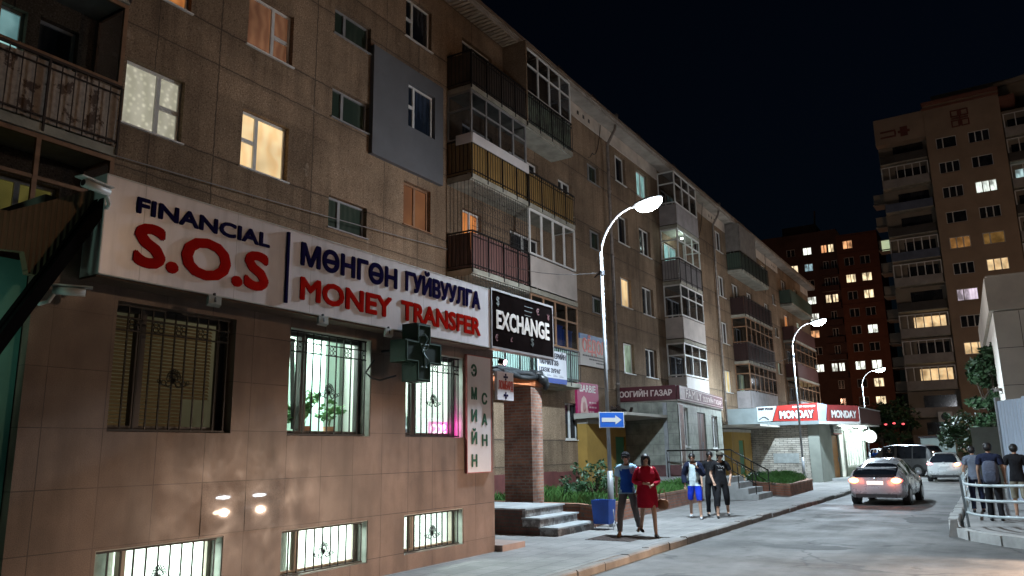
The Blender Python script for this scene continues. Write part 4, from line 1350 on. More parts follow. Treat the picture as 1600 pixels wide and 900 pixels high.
g = MB(); g.cyl((-7.95, 12.62, 3.62), (1, 0, -.3), .06, .12, 12); g.build('housing', m_dark_metal, t)
g = MB(); g.cyl((-7.885, 12.62, 3.602), (1, 0, -.3), .05, .01, 12); g.build('lens', emitter('pink_white_led', (1, .6, .75), 14), t)
g = MB(); g.tube([(-8.1, 12.5, 3.7), (-8.0, 12.6, 3.69), (-7.97, 12.62, 3.66)], .014, 6); g.build('bracket', m_dark_metal, t)
light('POINT', 'spot_glow', (-8.3, 12.9, 3.45), 5, (1, .5, .32), shadow_soft_size=.05)

m_soil = M('planter_soil', (.06, .045, .03), .95, .4, 5)
m_grass = leafmat('lawn_grass', (.028, .095, .018), (.085, .20, .045))
def planter(path, inner, label, seed, z=.62, n=3000, hh=(.10, .34)):
    """A low brick wall round a raised bed; the bed's grass is stuff."""
    t = thing('brick_planter', label, 'planter', (path[0][0], path[0][1], .13), 0, 'brick planters along the sidewalk')
    w = MB()
    cx = sum(x for x, y in path) / len(path); cy = sum(y for x, y in path) / len(path)
    inn = [(x + (cx - x) / math.hypot(cx - x, cy - y) * .28, y + (cy - y) / math.hypot(cx - x, cy - y) * .28) for x, y in path]
    k = len(path)
    for i in range(k):
        j = (i + 1) % k
        a, b, c, d = path[i], path[j], inn[j], inn[i]
        w.faces([(*a, .08), (*b, .08), (*c, .08), (*d, .08), (*a, z - .075), (*b, z - .075), (*c, z - .075), (*d, z - .075)], [(0, 1, 5, 4), (2, 3, 7, 6), (4, 5, 6, 7)])
    w.build('brick_wall', m_brick_planter, t)
    w = MB()
    ou = [(x - (cx - x) / math.hypot(cx - x, cy - y) * .02, y - (cy - y) / math.hypot(cx - x, cy - y) * .02) for x, y in path]
    for i in range(k):
        j = (i + 1) % k
        a, b, c, d = ou[i], ou[j], inn[j], inn[i]
        w.faces([(*a, z - .07), (*b, z - .07), (*c, z - .07), (*d, z - .07), (*a, z), (*b, z), (*c, z), (*d, z)], [(0, 1, 5, 4), (2, 3, 7, 6), (4, 5, 6, 7)])
    w.build('coping', brickmat('coping_brick', (.42, .21, .13), (.34, .16, .10), (.24, .2, .16), .13, .3, .008), t)
    w = MB(); w.poly([(x, y, z - .1) for x, y in inn]); w.build('soil', m_soil, t)
    rng = random.Random(seed); gb = MB()
    xs = [p[0] for p in inn]; ys = [p[1] for p in inn]
    def inside(x, y):
        r = False
        for i in range(k):
            (x0, y0), (x1, y1) = inn[i], inn[i - 1]
            if (y0 > y) != (y1 > y) and x < (x1 - x0) * (y - y0) / (y1 - y0) + x0:
                r = not r
        return r
    m = 0
    while m < n:
        x, y = rng.uniform(min(xs), max(xs)), rng.uniform(min(ys), max(ys))
        if not inside(x, y):
            continue
        dens = mnoise.noise(Vector((x * .9, y * .9, 3)))
        if dens < -.35 and rng.random() < .7:
            m += 1; continue
        h = rng.uniform(*hh) * (1 + .8 * dens); a = rng.uniform(0, 6.28); l = rng.uniform(.2, .8) * h; wd = rng.uniform(.008, .017)
        dx, dy = math.cos(a), math.sin(a)
        gb.poly([(x - dy * wd, y + dx * wd, z - .1), (x + dy * wd, y - dx * wd, z - .1), (x + dx * l * .35 + dy * wd * .7, y + dy * l * .35 - dx * wd * .7, z - .1 + h * .65), (x + dx * l, y + dy * l, z - .1 + h), (x + dx * l * .35 - dy * wd * .7, y + dy * l * .35 + dx * wd * .7, z - .1 + h * .65)])
        m += 1
    tag(gb.build('grass', m_grass, None, normals=False), 'uneven green grass in the brick planter' + (' by the blue bin' if seed == 11 else ' under the second street lamp'), 'grass', kind='stuff')
    return t


planter([(-8.42, 17.35), (-8.98, 27.3), (-12.6, 27.3), (-12.6, 18.2), (-9.05, 17.9)], None, 'long low brick planter full of grass beside the porch steps', 11, n=9000)
planter([(-6.75, 30.6), (-6.85, 35.3), (-9.3, 41.0), (-9.6, 34.2), (-8.15, 31.9)], None, 'brick planter with grass below the stone kiosk wall', 12, n=6000, z=.58)


def shrub(c, r, n, label, seed, size=.05, name='shrub'):
    rng = random.Random(seed); c = Vector(c)
    t = thing(name, label, 'shrub', (c.x, c.y, c.z))
    g = MB(); lf = MB()
    for i in range(n):
        d = Vector((rng.gauss(0, 1), rng.gauss(0, 1), abs(rng.gauss(.35, .8)))).normalized()
        q = c + Vector((d.x * r[0], d.y * r[1], d.z * r[2])) * rng.uniform(.55, 1.05)
        g.tube([c + Vector((rng.uniform(-.1, .1), rng.uniform(-.1, .1), 0)), c + (q - c) * .5 + Vector((0, 0, .06)), q], [.014, .009, .004], 4, False)
        leaf_cluster(lf, q, .17, 30, size, rng, .9)
    g.build('stem', M('shrub_stem', (.08, .055, .035), .9, .3, 8), t)
    lf.build('foliage', leafmat('dark_shrub_leaf', (.010, .036, .014), (.045, .105, .045)), t, normals=False)


shrub((-9.75, 20.3, .5), (.95, 1.2, 1.15), 55, 'dense dark green shrub in the planter behind the street lamp', 21)
shrub((-8.75, 33.5, .48), (.4, .5, .45), 16, 'small leafy bush in the second planter', 22)

b = thing('litter_bin', 'blue metal litter bin on thin legs at the foot of the nearest lamp', 'bin', (-7.98, 17.0, .13))
g = MB(); V_ = [(-.22, -.2), (.22, -.2), (.22, .2), (-.22, .2)]
g.faces([(x * .86, y * .86, .13) for x, y in V_] + [(x, y, .66) for x, y in V_] + [(x * .9, y * .9, .655) for x, y in V_] + [(x * .78, y * .78, .15) for x, y in V_],
        [(0, 1, 5, 4), (1, 2, 6, 5), (2, 3, 7, 6), (3, 0, 4, 7), (4, 5, 9, 8), (5, 6, 10, 9), (6, 7, 11, 10), (7, 4, 8, 11), (8, 9, 13, 12), (9, 10, 14, 13), (10, 11, 15, 14), (11, 8, 12, 15), (0, 3, 2, 1), (12, 13, 14, 15)])
g.build('bucket', M('blue_bin_paint', (.015, .07, .34), .45, .3, 4), b, local=True)
for sx in (-1, 1):
    g = MB(); g.tube([(sx * .24, 0, .45), (sx * .25, .02, .2), (sx * .30, .14, 0)], .012, 6); g.tube([(sx * .25, .02, .2), (sx * .28, -.14, 0)], .012, 6)
    g.build('leg', m_galv, b, True, local=True)
s = thing('road_sign', 'blue one way sign with a white arrow on the nearest lamp post', 'road sign', (-7.96, 17.6, 2.45))
FR = Fr((-7.965, 17.6, 2.64), (.62, .785, 0), (.785, -.62, 0))
g = MB(); g.box(FR, -.34, .34, -.19, .19, .0, .018); g.build('border', m_white_plastic, s)
g = MB(); g.box(FR, -.322, .322, -.172, .172, .0185, .021); g.build('plate', M('road_sign_blue', (.015, .11, .48), .35, .05, 2), s)
g = MB(); g.prism(FR, [(-.27, -.05), (.10, -.05), (.10, -.11), (.27, 0), (.10, .11), (.10, .05), (-.27, .05)], .0215, .024); g.build('arrow', m_white_plastic, s)
g = MB(); g.tube([(-8.05, 17.6, 2.58), (-8.05, 17.6, 2.70)], .07, 10); g.build('clamp', m_galv, s)

# signs on the apartment block
FB = FX(-11.86)
s = thing('banner', 'white services banner with black letters and blue foot on the pale green balcony', 'banner', (-11.86, 21.8, 4.05))
g = MB(); g.box(FB, 20.85, 22.78, 4.20, 5.08, 0, .02); g.build('sheet', M('white_banner_sheet', (.52, .52, .55), .6, .08, 2), s)
g = MB(); g.box(FB, 20.85, 22.78, 4.04, 4.197, 0, .021); g.build('foot_band', M('blue_band', (.02, .05, .22), .5, .2, 3), s)
g = MB(); g.text(FB, 'ЕРИЙН', 21.95, 22.72, 4.83, .17, .021, .024, .010); g.text(FB, 'ҮЙЛЧИЛГЭЭ', 20.93, 22.2, 4.60, .17, .021, .024, .010); g.text(FB, 'ЦЭЭЖ ЗУРАГ', 20.95, 22.35, 4.36, .14, .021, .024, .008)
g.build('lettering', M('black_print', (.02, .02, .03), .6, .1, 3), s)
g = MB()
for k in range(4):
    g.box(FB, 21.0 + k * .42, 21.28 + k * .42, 4.25, 4.27, .021, .023); g.box(FB, 21.0 + k * .42, 21.2 + k * .42, 4.29, 4.305, .021, .023)
g.build('fine_print', M('grey_print', (.2, .2, .22), .6, .1, 3), s)
F2 = FX(XW + .1)
s = thing('shop_sign', 'white sign with big coral letters and a blue top, high on the wall', 'sign', (XW + .1, 26.7, 5.0))
g = MB(); g.box(F2, 25.55, 28.0, 5.02, 6.0, -.09, 0); g.build('panel', M('grey_white_board', (.46, .42, .39), .6, .12, 1.5), s)
g = MB(); g.box(F2, 25.55, 28.0, 6.003, 6.2, -.09, .001); g.build('top_band', M('sign_blue', (.03, .13, .33), .5, .2, 2), s)
g = MB(); g.text(F2, 'ОЁДОЛ', 25.75, 27.75, 5.52, .50, .002, .008, .022); g.build('lettering', M('coral_red_letters', (.58, .09, .06), .5, .1, 3), s)
g = MB()
for k, (a, b_) in enumerate(((25.75, 27.7), (26.3, 27.7), (26.9, 27.7))):
    x = a
    while x < b_:
        l = rnd.uniform(.05, .14); g.box(F2, x, min(b_, x + l), 5.36 - k * .11, 5.42 - k * .11, .002, .005); x += l + .03
g.build('fine_print', M('black_fine_print', (.04, .035, .035), .6, .1, 3), s)
s = thing('shop_sign', 'square magenta sign with white capitals and a pale figure, above the first yellow entrance', 'sign', (XW + .1, 26.0, 3.1))
g = MB(); g.box(F2, 25.2, 26.98, 3.12, 4.36, -.09, 0); g.build('panel', M('magenta_board', (.34, .018, .09), .5, .12, 2), s)
g = MB(); g.text(F2, 'BARBIE', 25.40, 26.72, 4.02, .26, .002, .005, .008); g.build('lettering', M('white_letters', (.70, .64, .62), .5, .05, 3), s)
g = MB(); g.prism(F2, [(25.42, 3.16), (25.45, 3.5), (25.55, 3.78), (25.72, 3.88), (25.9, 3.78), (26.0, 3.5), (26.12, 3.2), (25.9, 3.16)], .002, .005)
g.build('pale_figure', M('pale_pink_print', (.60, .42, .38), .6, .1, 3), s)
g = MB(); g.prism(F2, [(25.60, 3.36), (25.62, 3.6), (25.72, 3.68), (25.84, 3.6), (25.86, 3.36), (25.73, 3.28)], .0055, .007)
g.build('figure_shade', M('shaded_pink_print', (.40, .17, .17), .6, .2, 6), s)
g = MB()
for k in range(3):
    for q in range(3 - k // 2):
        g.box(F2, 26.15 + q * .22, 26.32 + q * .22, 3.62 - k * .17, 3.68 - k * .17, .002, .005)
g.build('fine_print', M('pale_fine_print', (.6, .45, .45), .5, .1, 3), s)
# overhead cable from the lamp post to the block, and cables sagging from the roof
def cable(pts, r, label, seg=5):
    out = []
    for a, b, sag in pts:
        a = Vector(a); b = Vector(b)
        for i in range(13):
            q = i / 12
            out.append(a.lerp(b, q) - Z * sag * 4 * q * (1 - q))
    c = MB(); c.tube(out, r, seg)
    tag(c.build('cable', m_black if r > .012 else M('grey_wire', (.2, .2, .2), .5, .2, 5), None, True), label, 'cable', 'cables strung along the block')
cable([((-8.1, 17.6, 6.35), (-11.9, 19.2, 7.4), .15)], .008, 'thin pale wire from the nearest lamp post to the dull red balcony')
cable([((-8.2, 40.4, 6.4), (-11.9, 46.8, 7.0), .25)], .010, 'thin wire from the second lamp post to the dark red balconies')
cable([((-12.6, 28.0, 15.3), (-12.65, 27.2, 13.8), .5), ((-12.65, 27.2, 13.8), (-12.7, 26.9, 13.5), .05)], .016, 'dark cable looping from the eaves beside the first downpipe')
cable([((-12.6, 41.5, 15.6), (-12.65, 40.0, 13.4), .9)], .016, 'dark cable looping from the eaves beside the second downpipe')
cable([((-12.6, 55.6, 15.6), (-12.65, 55.0, 12.6), .6)], .02, 'dark cable hanging from the far end of the eaves')
cable([((-12.7, -2, 6.95), (-12.7, 17.3, 7.6), .1)], .012, 'long dark cable stretched along the wall above the white sign')
# ---------------------------------------------------------------- first yellow entrance and the corner shop
m_yellowwall = M('ochre_wall_paint', (.31, .19, .045), .8, .2, 1.5, bump=.2)
m_canopy = M('whitewashed_canopy', (.36, .34, .30), .85, .2, 1.5, bump=.3, bs=20)
m_greendoor = M('green_metal_door', (.035, .16, .075), .55, .25, 2)
def entrance(y0, y1, x, door, zc, out, label, loc):
    t = thing('stairwell_entrance', label, 'entrance', loc)
    F = FX(x)
    g = MB(); g.wall(F, y0, y1, .1, zc, [door], .12)
    g.poly([F(y0, .1), F(y0, .1, XW - x + .004), F(y0, zc, XW - x + .004), F(y0, zc)]); g.poly([F(y1, .1), F(y1, .1, XW - x + .004), F(y1, zc, XW - x + .004), F(y1, zc)])
    g.build('wall', m_yellowwall, t, normals=False)
    a, b, c, d = door
    g = MB(); g.box(F, a + .01, b - .01, c, d - .01, -.11, -.07); g.box(F, a + .12, b - .12, c + .2, c + .9, -.069, -.06); g.box(F, a + .12, b - .12, c + 1.0, d - .15, -.069, -.06)
    dr = g.build('door', m_greendoor, t)
    g = MB(); g.bar(F(b - .12, c + .95, -.05), F(b - .12, c + 1.12, -.05), .02); g.build('handle', m_galv, dr)
    g = MB()
    pts = [(XW + .01, zc + .16), (out, zc + .24), (out, zc + .34), (XW + .01, zc + .36)]
    fr = Fr((0, 0, 0), (1, 0, 0), (0, -1, 0))
    g.prism(fr, pts, -(y1 + .25), -(y0 - .25)); g.build('canopy', m_canopy, t)
    g = MB(); g.box(F, y0 - .02, y1 + .02, zc, zc + .15, XW - x + .005, .03); g.build('lintel', m_canopy, t)
    return t


entrance(25.3, 28.75, -12.42, (27.75, 28.7, .9, 2.42), 2.86, -10.75, 'ochre stairwell entrance with a green door and a white slanted canopy', (-12.4, 27, .1))
j = thing('scrap_pile', 'dark bundle of scrap lying on top of the first entrance canopy', 'scrap', (-12.2, 28.2, 3.22))
g = MB()
rng = random.Random(9)
for i in range(9):
    a = Vector((rng.uniform(-12.6, -11.9), rng.uniform(27.2, 29.0), 3.26 + rng.uniform(0, .15)))
    g.bar(a, a + Vector((rng.uniform(-.3, .3), rng.uniform(-.8, .8), rng.uniform(0, .25))), .10, .06)
g.build('boards', m_rust_iron, j)
g = MB(); g.ell((-12.3, 28.0, 3.35), (.25, .45, .16), 12, 8); g.build('sack', m_black, j, True)

rot6 = R(6)
CO = Vector((-10.43, 29.25, 0))
sd = Vector((-math.sin(rot6), math.cos(rot6), 0)); ld = Vector((math.cos(rot6), math.sin(rot6), 0))
FSH = Fr(CO, sd, ld)                       # street face: u along the street
FSL = Fr(CO, ld, -sd)                      # side face: u from -2.5 to 0
shop = thing('corner_shop', 'tiled corner shop with a burgundy plinth projecting from the block', 'shop building', (-10.43, 29.25, 0))
m_tile = brickmat('grey_green_wall_tile', (.27, .28, .24), (.24, .255, .215), (.14, .15, .13), .6, .42, .008, .5, .15)
m_tile2 = brickmat('burgundy_plinth_tile', (.12, .045, .045), (.10, .04, .04), (.07, .03, .03), .6, .42, .008, .5, .15)
g = MB(); g.wall(FSH, 0, 8.9, 1.32, 3.74, [(3.45, 5.1, 1.321, 3.45), (.95, 1.75, 2.0, 3.55), (6.4, 7.8, 1.9, 3.4)], .12)
g.poly([FSL(-2.55, 1.32), FSL(0, 1.32), FSL(0, 3.74), FSL(-2.55, 3.74)])
g.poly([FSH(8.9, 0), FSH(8.9, 0, -2), FSH(8.9, 3.74, -2), FSH(8.9, 3.74)])
g.build('wall', m_tile, shop, normals=False)
g = MB(); g.box(FSH, 0, 8.9, 0, 1.318, -.1, .02); g.box(FSL, -2.55, .018, 0, 1.317, -.1, .02); g.build('plinth', m_tile2, shop)
g = MB(); g.hprism([tuple(FSL(-2.55, 0)[:2]), tuple(FSL(.08, 0, .08)[:2]), tuple(FSH(8.95, 0, .08)[:2]), tuple(FSH(8.95, 0, -1.35)[:2])], 3.745, 3.80); g.build('roof', m_concrete, shop)
g = MB(); g.box(FSH, 3.47, 5.08, 1.0, 3.43, -.10, -.06)
d_ = g.build('door', M('dark_brown_door', (.085, .045, .035), .5, .3, 3), shop)
g = MB(); g.box(FSH, 4.24, 4.30, 1.0, 3.43, -.059, -.045); g.bar(FSH(4.45, 1.9, -.03), FSH(4.45, 2.2, -.03), .03); g.build('handle', m_galv, d_)
for a, b, c, d, mm in ((.95, 1.75, 2.0, 3.55, m_glass_dark), (6.4, 7.8, 1.9, 3.4, m_glass_pale)):
    window(FSH, a, b, c, d, mm, shop, m_white_frame, .5 if a > 2 else None, None, .08)
g = MB(); g.box(FSL, -.55, -.40, .15, 3.7, .021, .10); g.build('drain_strip', m_galv, shop)
m_poster = NT('faded_portrait_poster')
_n = m_poster.noise(3.2, 4, .7)
m_poster.base(m_poster.ramp(_n, [(.3, (.03, .02, .02)), (.45, (.14, .07, .05)), (.55, (.22, .15, .12)), (.66, (.10, .05, .06)), (.75, (.04, .04, .08))])); m_poster.set(Roughness=.35)
s = thing('shop_poster', 'tall dark poster in a pale frame at the shop corner', 'poster', tuple(FSH(.45, 1.2)))
g = MB(); g.box(FSH, .12, .80, .95, 3.62, .022, .04); g.build('print', m_poster.m, s)
g = MB()
for a, b, c, d in ((.09, .12, .92, 3.65), (.80, .83, .92, 3.65), (.12, .80, .92, .95), (.12, .80, 3.62, 3.65)):
    g.box(FSH, a, b, c, d, .022, .05)
g.build('frame', m_white_frame, s)
m_burg = M('burgundy_sign_board', (.075, .012, .018), .45, .12, 1.5)
m_pale_l = M('pale_sign_letters', (.55, .45, .42), .5, .08, 3)
s = thing('shop_sign', 'burgundy sign with pale capitals on the side of the corner shop, facing the planter', 'sign', tuple(FSL(-1.3, 3.78)))
g = MB(); g.box(FSL, -2.5, -.002, 3.80, 4.36, -.10, .10); g.build('panel', m_burg, s)
g = MB(); g.text(FSL, 'ООГИЙН ГАЗАР', -2.28, -.14, 3.96, .23, .102, .108, .010); g.build('lettering', m_pale_l, s)
s = thing('shop_sign', 'burgundy sign with large pale Latin capitals on the street front of the corner shop', 'sign', tuple(FSH(4, 3.78)))
g = MB(); g.box(FSH, .102, 8.9, 3.80, 4.36, -.06, .10); g.build('panel', m_burg, s)
g = MB()
g.box(FSH, .15, 8.86, 4.29, 4.31, .1005, .106); g.box(FSH, .15, 8.86, 3.85, 3.87, .1005, .106); g.box(FSH, 1.02, 1.05, 3.87, 4.29, .1005, .106); g.box(FSH, 8.83, 8.86, 3.87, 4.29, .1005, .106)
g.build('border_line', m_pale_l, s)
g = MB(); g.box(FSH, .13, .98, 3.83, 4.33, .1012, .104); g.build('picture_field', M('pale_pink_field', (.42, .33, .32), .5, .3, 7), s)
for w_, a_, b_, h_ in (('FAMILY', 1.15, 4.1, .34), ('ЗООГИЙН', 4.35, 6.6, .22), ('ГАЗАР', 6.85, 8.55, .22)):
    g = MB(); g.text(FSH, w_, a_, b_, 3.93, h_, .1005, .106, .012); g.build('lettering', m_pale_l, s)
# stair with black railings to the shop door
st = thing('shop_stairs', 'grey concrete stairs with black handrails leading to the corner shop door', 'stairs', (-8.4, 29.3, .13))
m_cstep = M('grey_concrete_step', (.27, .275, .27), .85, .3, 2.5, bump=.4, bs=30)
g = MB()
for i in range(4):
    g.abox(-11.5 if i == 3 else -7.32 - .34 * (i + 1), -7.32 - .34 * i, 28.25, 30.25, .1, .13 + .19 * (i + 1))
g.build('flight', m_cstep, st)
for y in (28.32, 30.18):
    g = MB(); zt = 1.86
    top = [(-10.6, y, zt), (-8.75, y, zt), (-7.38, y, 1.08)]
    g.tube(top, .026, 7); g.tube([(p[0], y, p[2] - .42) for p in top], .016, 6)
    for x, z0, z1 in ((-10.6, .89, zt), (-9.6, .89, zt), (-8.72, .89, zt), (-8.0, .5, 1.43), (-7.40, .2, 1.09)):
        g.tube([(x, y, z0), (x, y, z1)], .018, 6)
    g.build('handrail', m_iron, st, True)

# second entrance beside the kiosk
entrance(39.0, 42.6, -11.2, (40.2, 41.2, .6, 2.3), 2.7, -9.7, 'ochre stairwell entrance under a slanted canopy beside the stone kiosk', (-11.2, 41, .1))
# ---------------------------------------------------------------- stone clad kiosk with the red signs
kx = thing('stone_kiosk', 'stone clad kiosk with a brightly lit barred shopfront', 'kiosk', (-8, 44, 0))
FK = FY(43.0)
A = Vector((-7.8, 43, 0)); Bp = Vector((-6.81, 52, 0)); kd = (Bp - A).normalized(); kn = Vector((kd.y, -kd.x, 0))
FKS = Fr(A, kd, kn); KL = (Bp - A).length
m_stone = brickmat('rough_stone_cladding', (.46, .42, .36), (.34, .31, .26), (.14, .13, .11), .42, .10, .012, .9, 1.0)
m_kplaster = M('grey_green_plaster', (.21, .225, .195), .85, .2, 1.2, bump=.3, bs=25)
g = MB(); g.box(FK, -12.3, -8.35, -.1, 3.2, -.3, 0); g.build('stone_wall', m_stone, kx)
g = MB(); g.box(FK, -8.345, -7.8, -.1, 3.2, -.35, .04); g.build('corner_pier', m_kplaster, kx)
g = MB(); g.wall(FKS, .05, KL, -.1, 3.2, [(2.1, 3.35, .16, 2.55), (4.75, KL - .25, .75, 2.85), (3.55, 4.55, .16, 2.75)], .15)
g.build('shopfront_wall', m_kplaster, kx, normals=False)
g = MB(); g.hprism([(-12.7, 43.02), (-8.2, 43.02), tuple((A + kd * .3 - kn * .05)[:2]), tuple((Bp - kn * .05)[:2]), (-12.7, 52)], 3.2, 3.32); g.build('roof', m_concrete, kx)
g = MB(); g.poly([tuple(Bp), tuple(Bp + Vector((-6, 0, 0))), tuple(Bp + Vector((-6, 0, 3.2))), tuple(Bp + Vector((0, 0, 3.2)))]); g.build('end_wall', m_kplaster, kx, normals=False)
g = MB(); g.box(FKS, 2.12, 3.33, .14, 2.5, -.13, -.08); d_ = g.build('door', M('brown_wood_door', (.30, .14, .045), .5, .25, 3), kx)
g = MB(); g.bar(FKS(3.15, 1.1, -.05), FKS(3.15, 1.35, -.05), .03); g.build('handle', m_galv, d_)
m_bright = emitter('lit_shop_interior', (.86, 1.0, .93), 2.6)
g = MB(); g.poly([FKS(4.77, .77, -.14), FKS(KL - .27, .77, -.14), FKS(KL - .27, 2.83, -.14), FKS(4.77, 2.83, -.14)])
w = MB()
for i in range(9):
    u = 4.78 + (KL - .25 - 4.78) * i / 8
    w.box(FKS, u - .05, u + .05, .75, 2.85, -.10, -.04)
w.box(FKS, 4.75, KL - .25, .75, .85, -.101, -.038); w.box(FKS, 4.75, KL - .25, 2.2, 2.28, -.101, -.038); w.box(FKS, 4.75, KL - .25, 2.78, 2.85, -.101, -.038)
wf = w.build('window', M('white_grille_frame', (.75, .77, .75), .4, .05, 3), kx)
pk = NT('lit_shop_pane')
_v = pk.ramp(pk.noise(1.4, 3, .6), [(.35, (.25, .33, .28)), (.62, (.9, 1.0, .94))])
pk.base((.6, .6, .6)); pk.set(Emission_Color=_v, Emission_Strength=.95)
g.build('pane', pk.m, wf)
g = MB(); g.box(FKS, 3.57, 3.64, .16, 2.73, -.12, -.05); g.box(FKS, 4.46, 4.53, .16, 2.73, -.12, -.05); g.box(FKS, 3.64, 4.46, 2.62, 2.73, -.119, -.051)
w2 = g.build('window', m_white_frame, kx)
g = MB(); g.poly([FKS(3.6, .2, -.10), FKS(4.5, .2, -.10), FKS(4.5, 2.7, -.10), FKS(3.6, 2.7, -.10)]); g.build('pane', pk.m, w2)
g = MB(); g.box(FKS, 3.45, KL - .1, 2.94, 3.02, .06, .14); g.build('tube_light', emitter('shopfront_tube', (.85, 1, .95), 16), kx)
light('AREA', 'shopfront_light', FKS(6.4, 2.92, .5), 150, (.80, 1.0, .93), shape='RECTANGLE', size=4.5, size_y=.3, rot=(0, 0, math.atan2(kd.y, kd.x)))
g = MB(); g.box(FKS, 1.5, 4.2, -.1, .28, .0, 1.0); g.box(FKS, 1.3, 4.6, -.1, .14, 1.0, 1.35); g.build('doorstep', m_cstep, kx)
g = MB(); g.box(FK, -10.2, -8.9, 1.1, 1.6, .002, .012); g.build('painted_patch', M('patched_render', (.26, .28, .27), .85, .3, 3), kx)
# fascia boards and signs
m_mon = M('kiosk_sign_red', (.36, .03, .025), .45, .15, 1.5); m_mon_d = M('kiosk_sign_shaded_red', (.19, .022, .022), .5, .2, 1.5)  # the second red carries the angled sign's shade in its colour
m_wl = M('white_print', (.72, .70, .68), .5, .05, 2); m_sh = M('dark_outline_print', (.03, .015, .02), .5, .1, 2)
F1 = FY(42.7)
s = thing('fascia_board', 'plain pale blank fascia panel beside the red kiosk signs', 'fascia', (-11.6, 42.7, 3.2))
g = MB(); g.box(F1, -12.4, -10.82, 3.24, 4.0, -.1, 0); g.box(F1, -12.4, -7.7, 3.05, 3.235, -.12, .03); g.build('panel', M('pale_blue_grey_sheet', (.19, .225, .23), .6, .2, 1.5), s)
s = thing('kiosk_sign', 'bright red sign with fat white capitals and a pale corner field, facing the planter', 'sign', (-9.2, 42.7, 3.3))
g = MB(); g.prism(F1, [(-10.0, 3.28), (-7.75, 3.22), (-7.70, 4.14), (-9.72, 4.07)], -.1, .012); g.build('panel', m_mon, s)
g = MB(); g.prism(F1, [(-10.80, 3.26), (-10.06, 3.28), (-9.78, 4.06), (-10.80, 4.05)], -.1, .010); g.build('corner_field', M('pale_cyan_field', (.50, .58, .60), .5, .1, 2), s)
g = MB(); g.text(F1, 'FAST FOOD', -10.72, -9.92, 3.86, .13, .011, .014, .016)
g.tube([F1(-10.45 + .30 * math.sin(R(a)), 3.44 + .07 * math.cos(R(3 * a)), .013) for a in range(-60, 61, 10)], .022, 5); g.build('black_print', m_sh, s)
g = MB(); g.text(F1, 'MONDAY', -9.68, -7.86, 3.35, .47, .013, .015, .052); g.build('letter_outline', m_sh, s)
g = MB(); g.text(F1, 'MONDAY', -9.62, -7.92, 3.385, .40, .0205, .024, .022); g.text(F1, 'ӨДӨР БҮР УНАЖ ИДЭЭ', -8.95, -7.8, 3.93, .09, .0205, .024, .006); g.build('lettering', m_wl, s)
P1 = Vector((-7.62, 42.65, 0)); P2 = Vector((-6.2, 46, 0)); d1 = (P2 - P1).normalized(); n1_ = Vector((d1.y, -d1.x, 0)); FD = Fr(P1, d1, n1_); LD = (P2 - P1).length
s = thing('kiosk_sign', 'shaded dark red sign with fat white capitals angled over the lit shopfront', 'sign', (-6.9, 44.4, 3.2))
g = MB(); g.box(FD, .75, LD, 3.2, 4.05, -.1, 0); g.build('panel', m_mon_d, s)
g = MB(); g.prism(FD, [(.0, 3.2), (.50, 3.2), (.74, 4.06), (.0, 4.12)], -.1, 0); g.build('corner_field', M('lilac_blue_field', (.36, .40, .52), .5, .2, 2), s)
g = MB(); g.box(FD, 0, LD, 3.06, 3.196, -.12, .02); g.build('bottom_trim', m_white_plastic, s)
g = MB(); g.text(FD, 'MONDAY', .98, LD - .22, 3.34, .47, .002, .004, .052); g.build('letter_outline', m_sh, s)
g = MB(); g.text(FD, 'MONDAY', 1.04, LD - .28, 3.375, .40, .0095, .013, .022); g.build('lettering', M('shaded_white_print', (.55, .52, .5), .5, .05, 2), s)  # white print greyed with the same shade
P3 = Vector((-5.95, 53.0, 0)); d2 = (P3 - P2).normalized(); n2_ = Vector((d2.y, -d2.x, 0)); FD2 = Fr(P2, d2, n2_)
s = thing('kiosk_sign', 'dull unlit maroon sign along the street end of the kiosk roof', 'sign', (-6.1, 49, 3.2))
g = MB(); g.box(FD2, .05, 7.0, 3.15, 3.95, -.1, 0); g.build('panel', M('dull_maroon_board', (.085, .03, .028), .6, .2, 1), s)
g = MB(); g.box(FD2, .03, 7.02, 3.951, 4.02, -.12, .02); g.box(FD2, .0, .05, 3.10, 4.02, -.13, .02); g.build('frame', M('pale_frame', (.35, .36, .35), .5, .2, 2), s)
g = MB(); g.hprism([tuple(FK(-12.4, 0, .1)[:2]), (-7.7, 42.72), tuple((P1 + d1 * .02 - n1_ * .12)[:2]), tuple((P2 - n1_ * .12)[:2]), tuple((P3 - n2_ * .12)[:2]), (-8, 53)], 3.06, 3.12)
g.build('soffit', m_white_plastic, kx)
s = thing('round_sign', 'round white glowing sign hung at the end of the shopfront', 'sign', tuple(FKS(7.3, 2.4, .7)))
g = MB(); g.cyl(FKS(7.3, 2.45, .7), kd, .36, .14, 28); g.build('disc', emitter('lit_round_sign', (.92, 1, .95), .8), s)
g = MB(); g.tube([FKS(7.3, 2.80, .7), FKS(7.3, 3.06, .7)], .03, 6); g.build('hanger', m_galv, s)
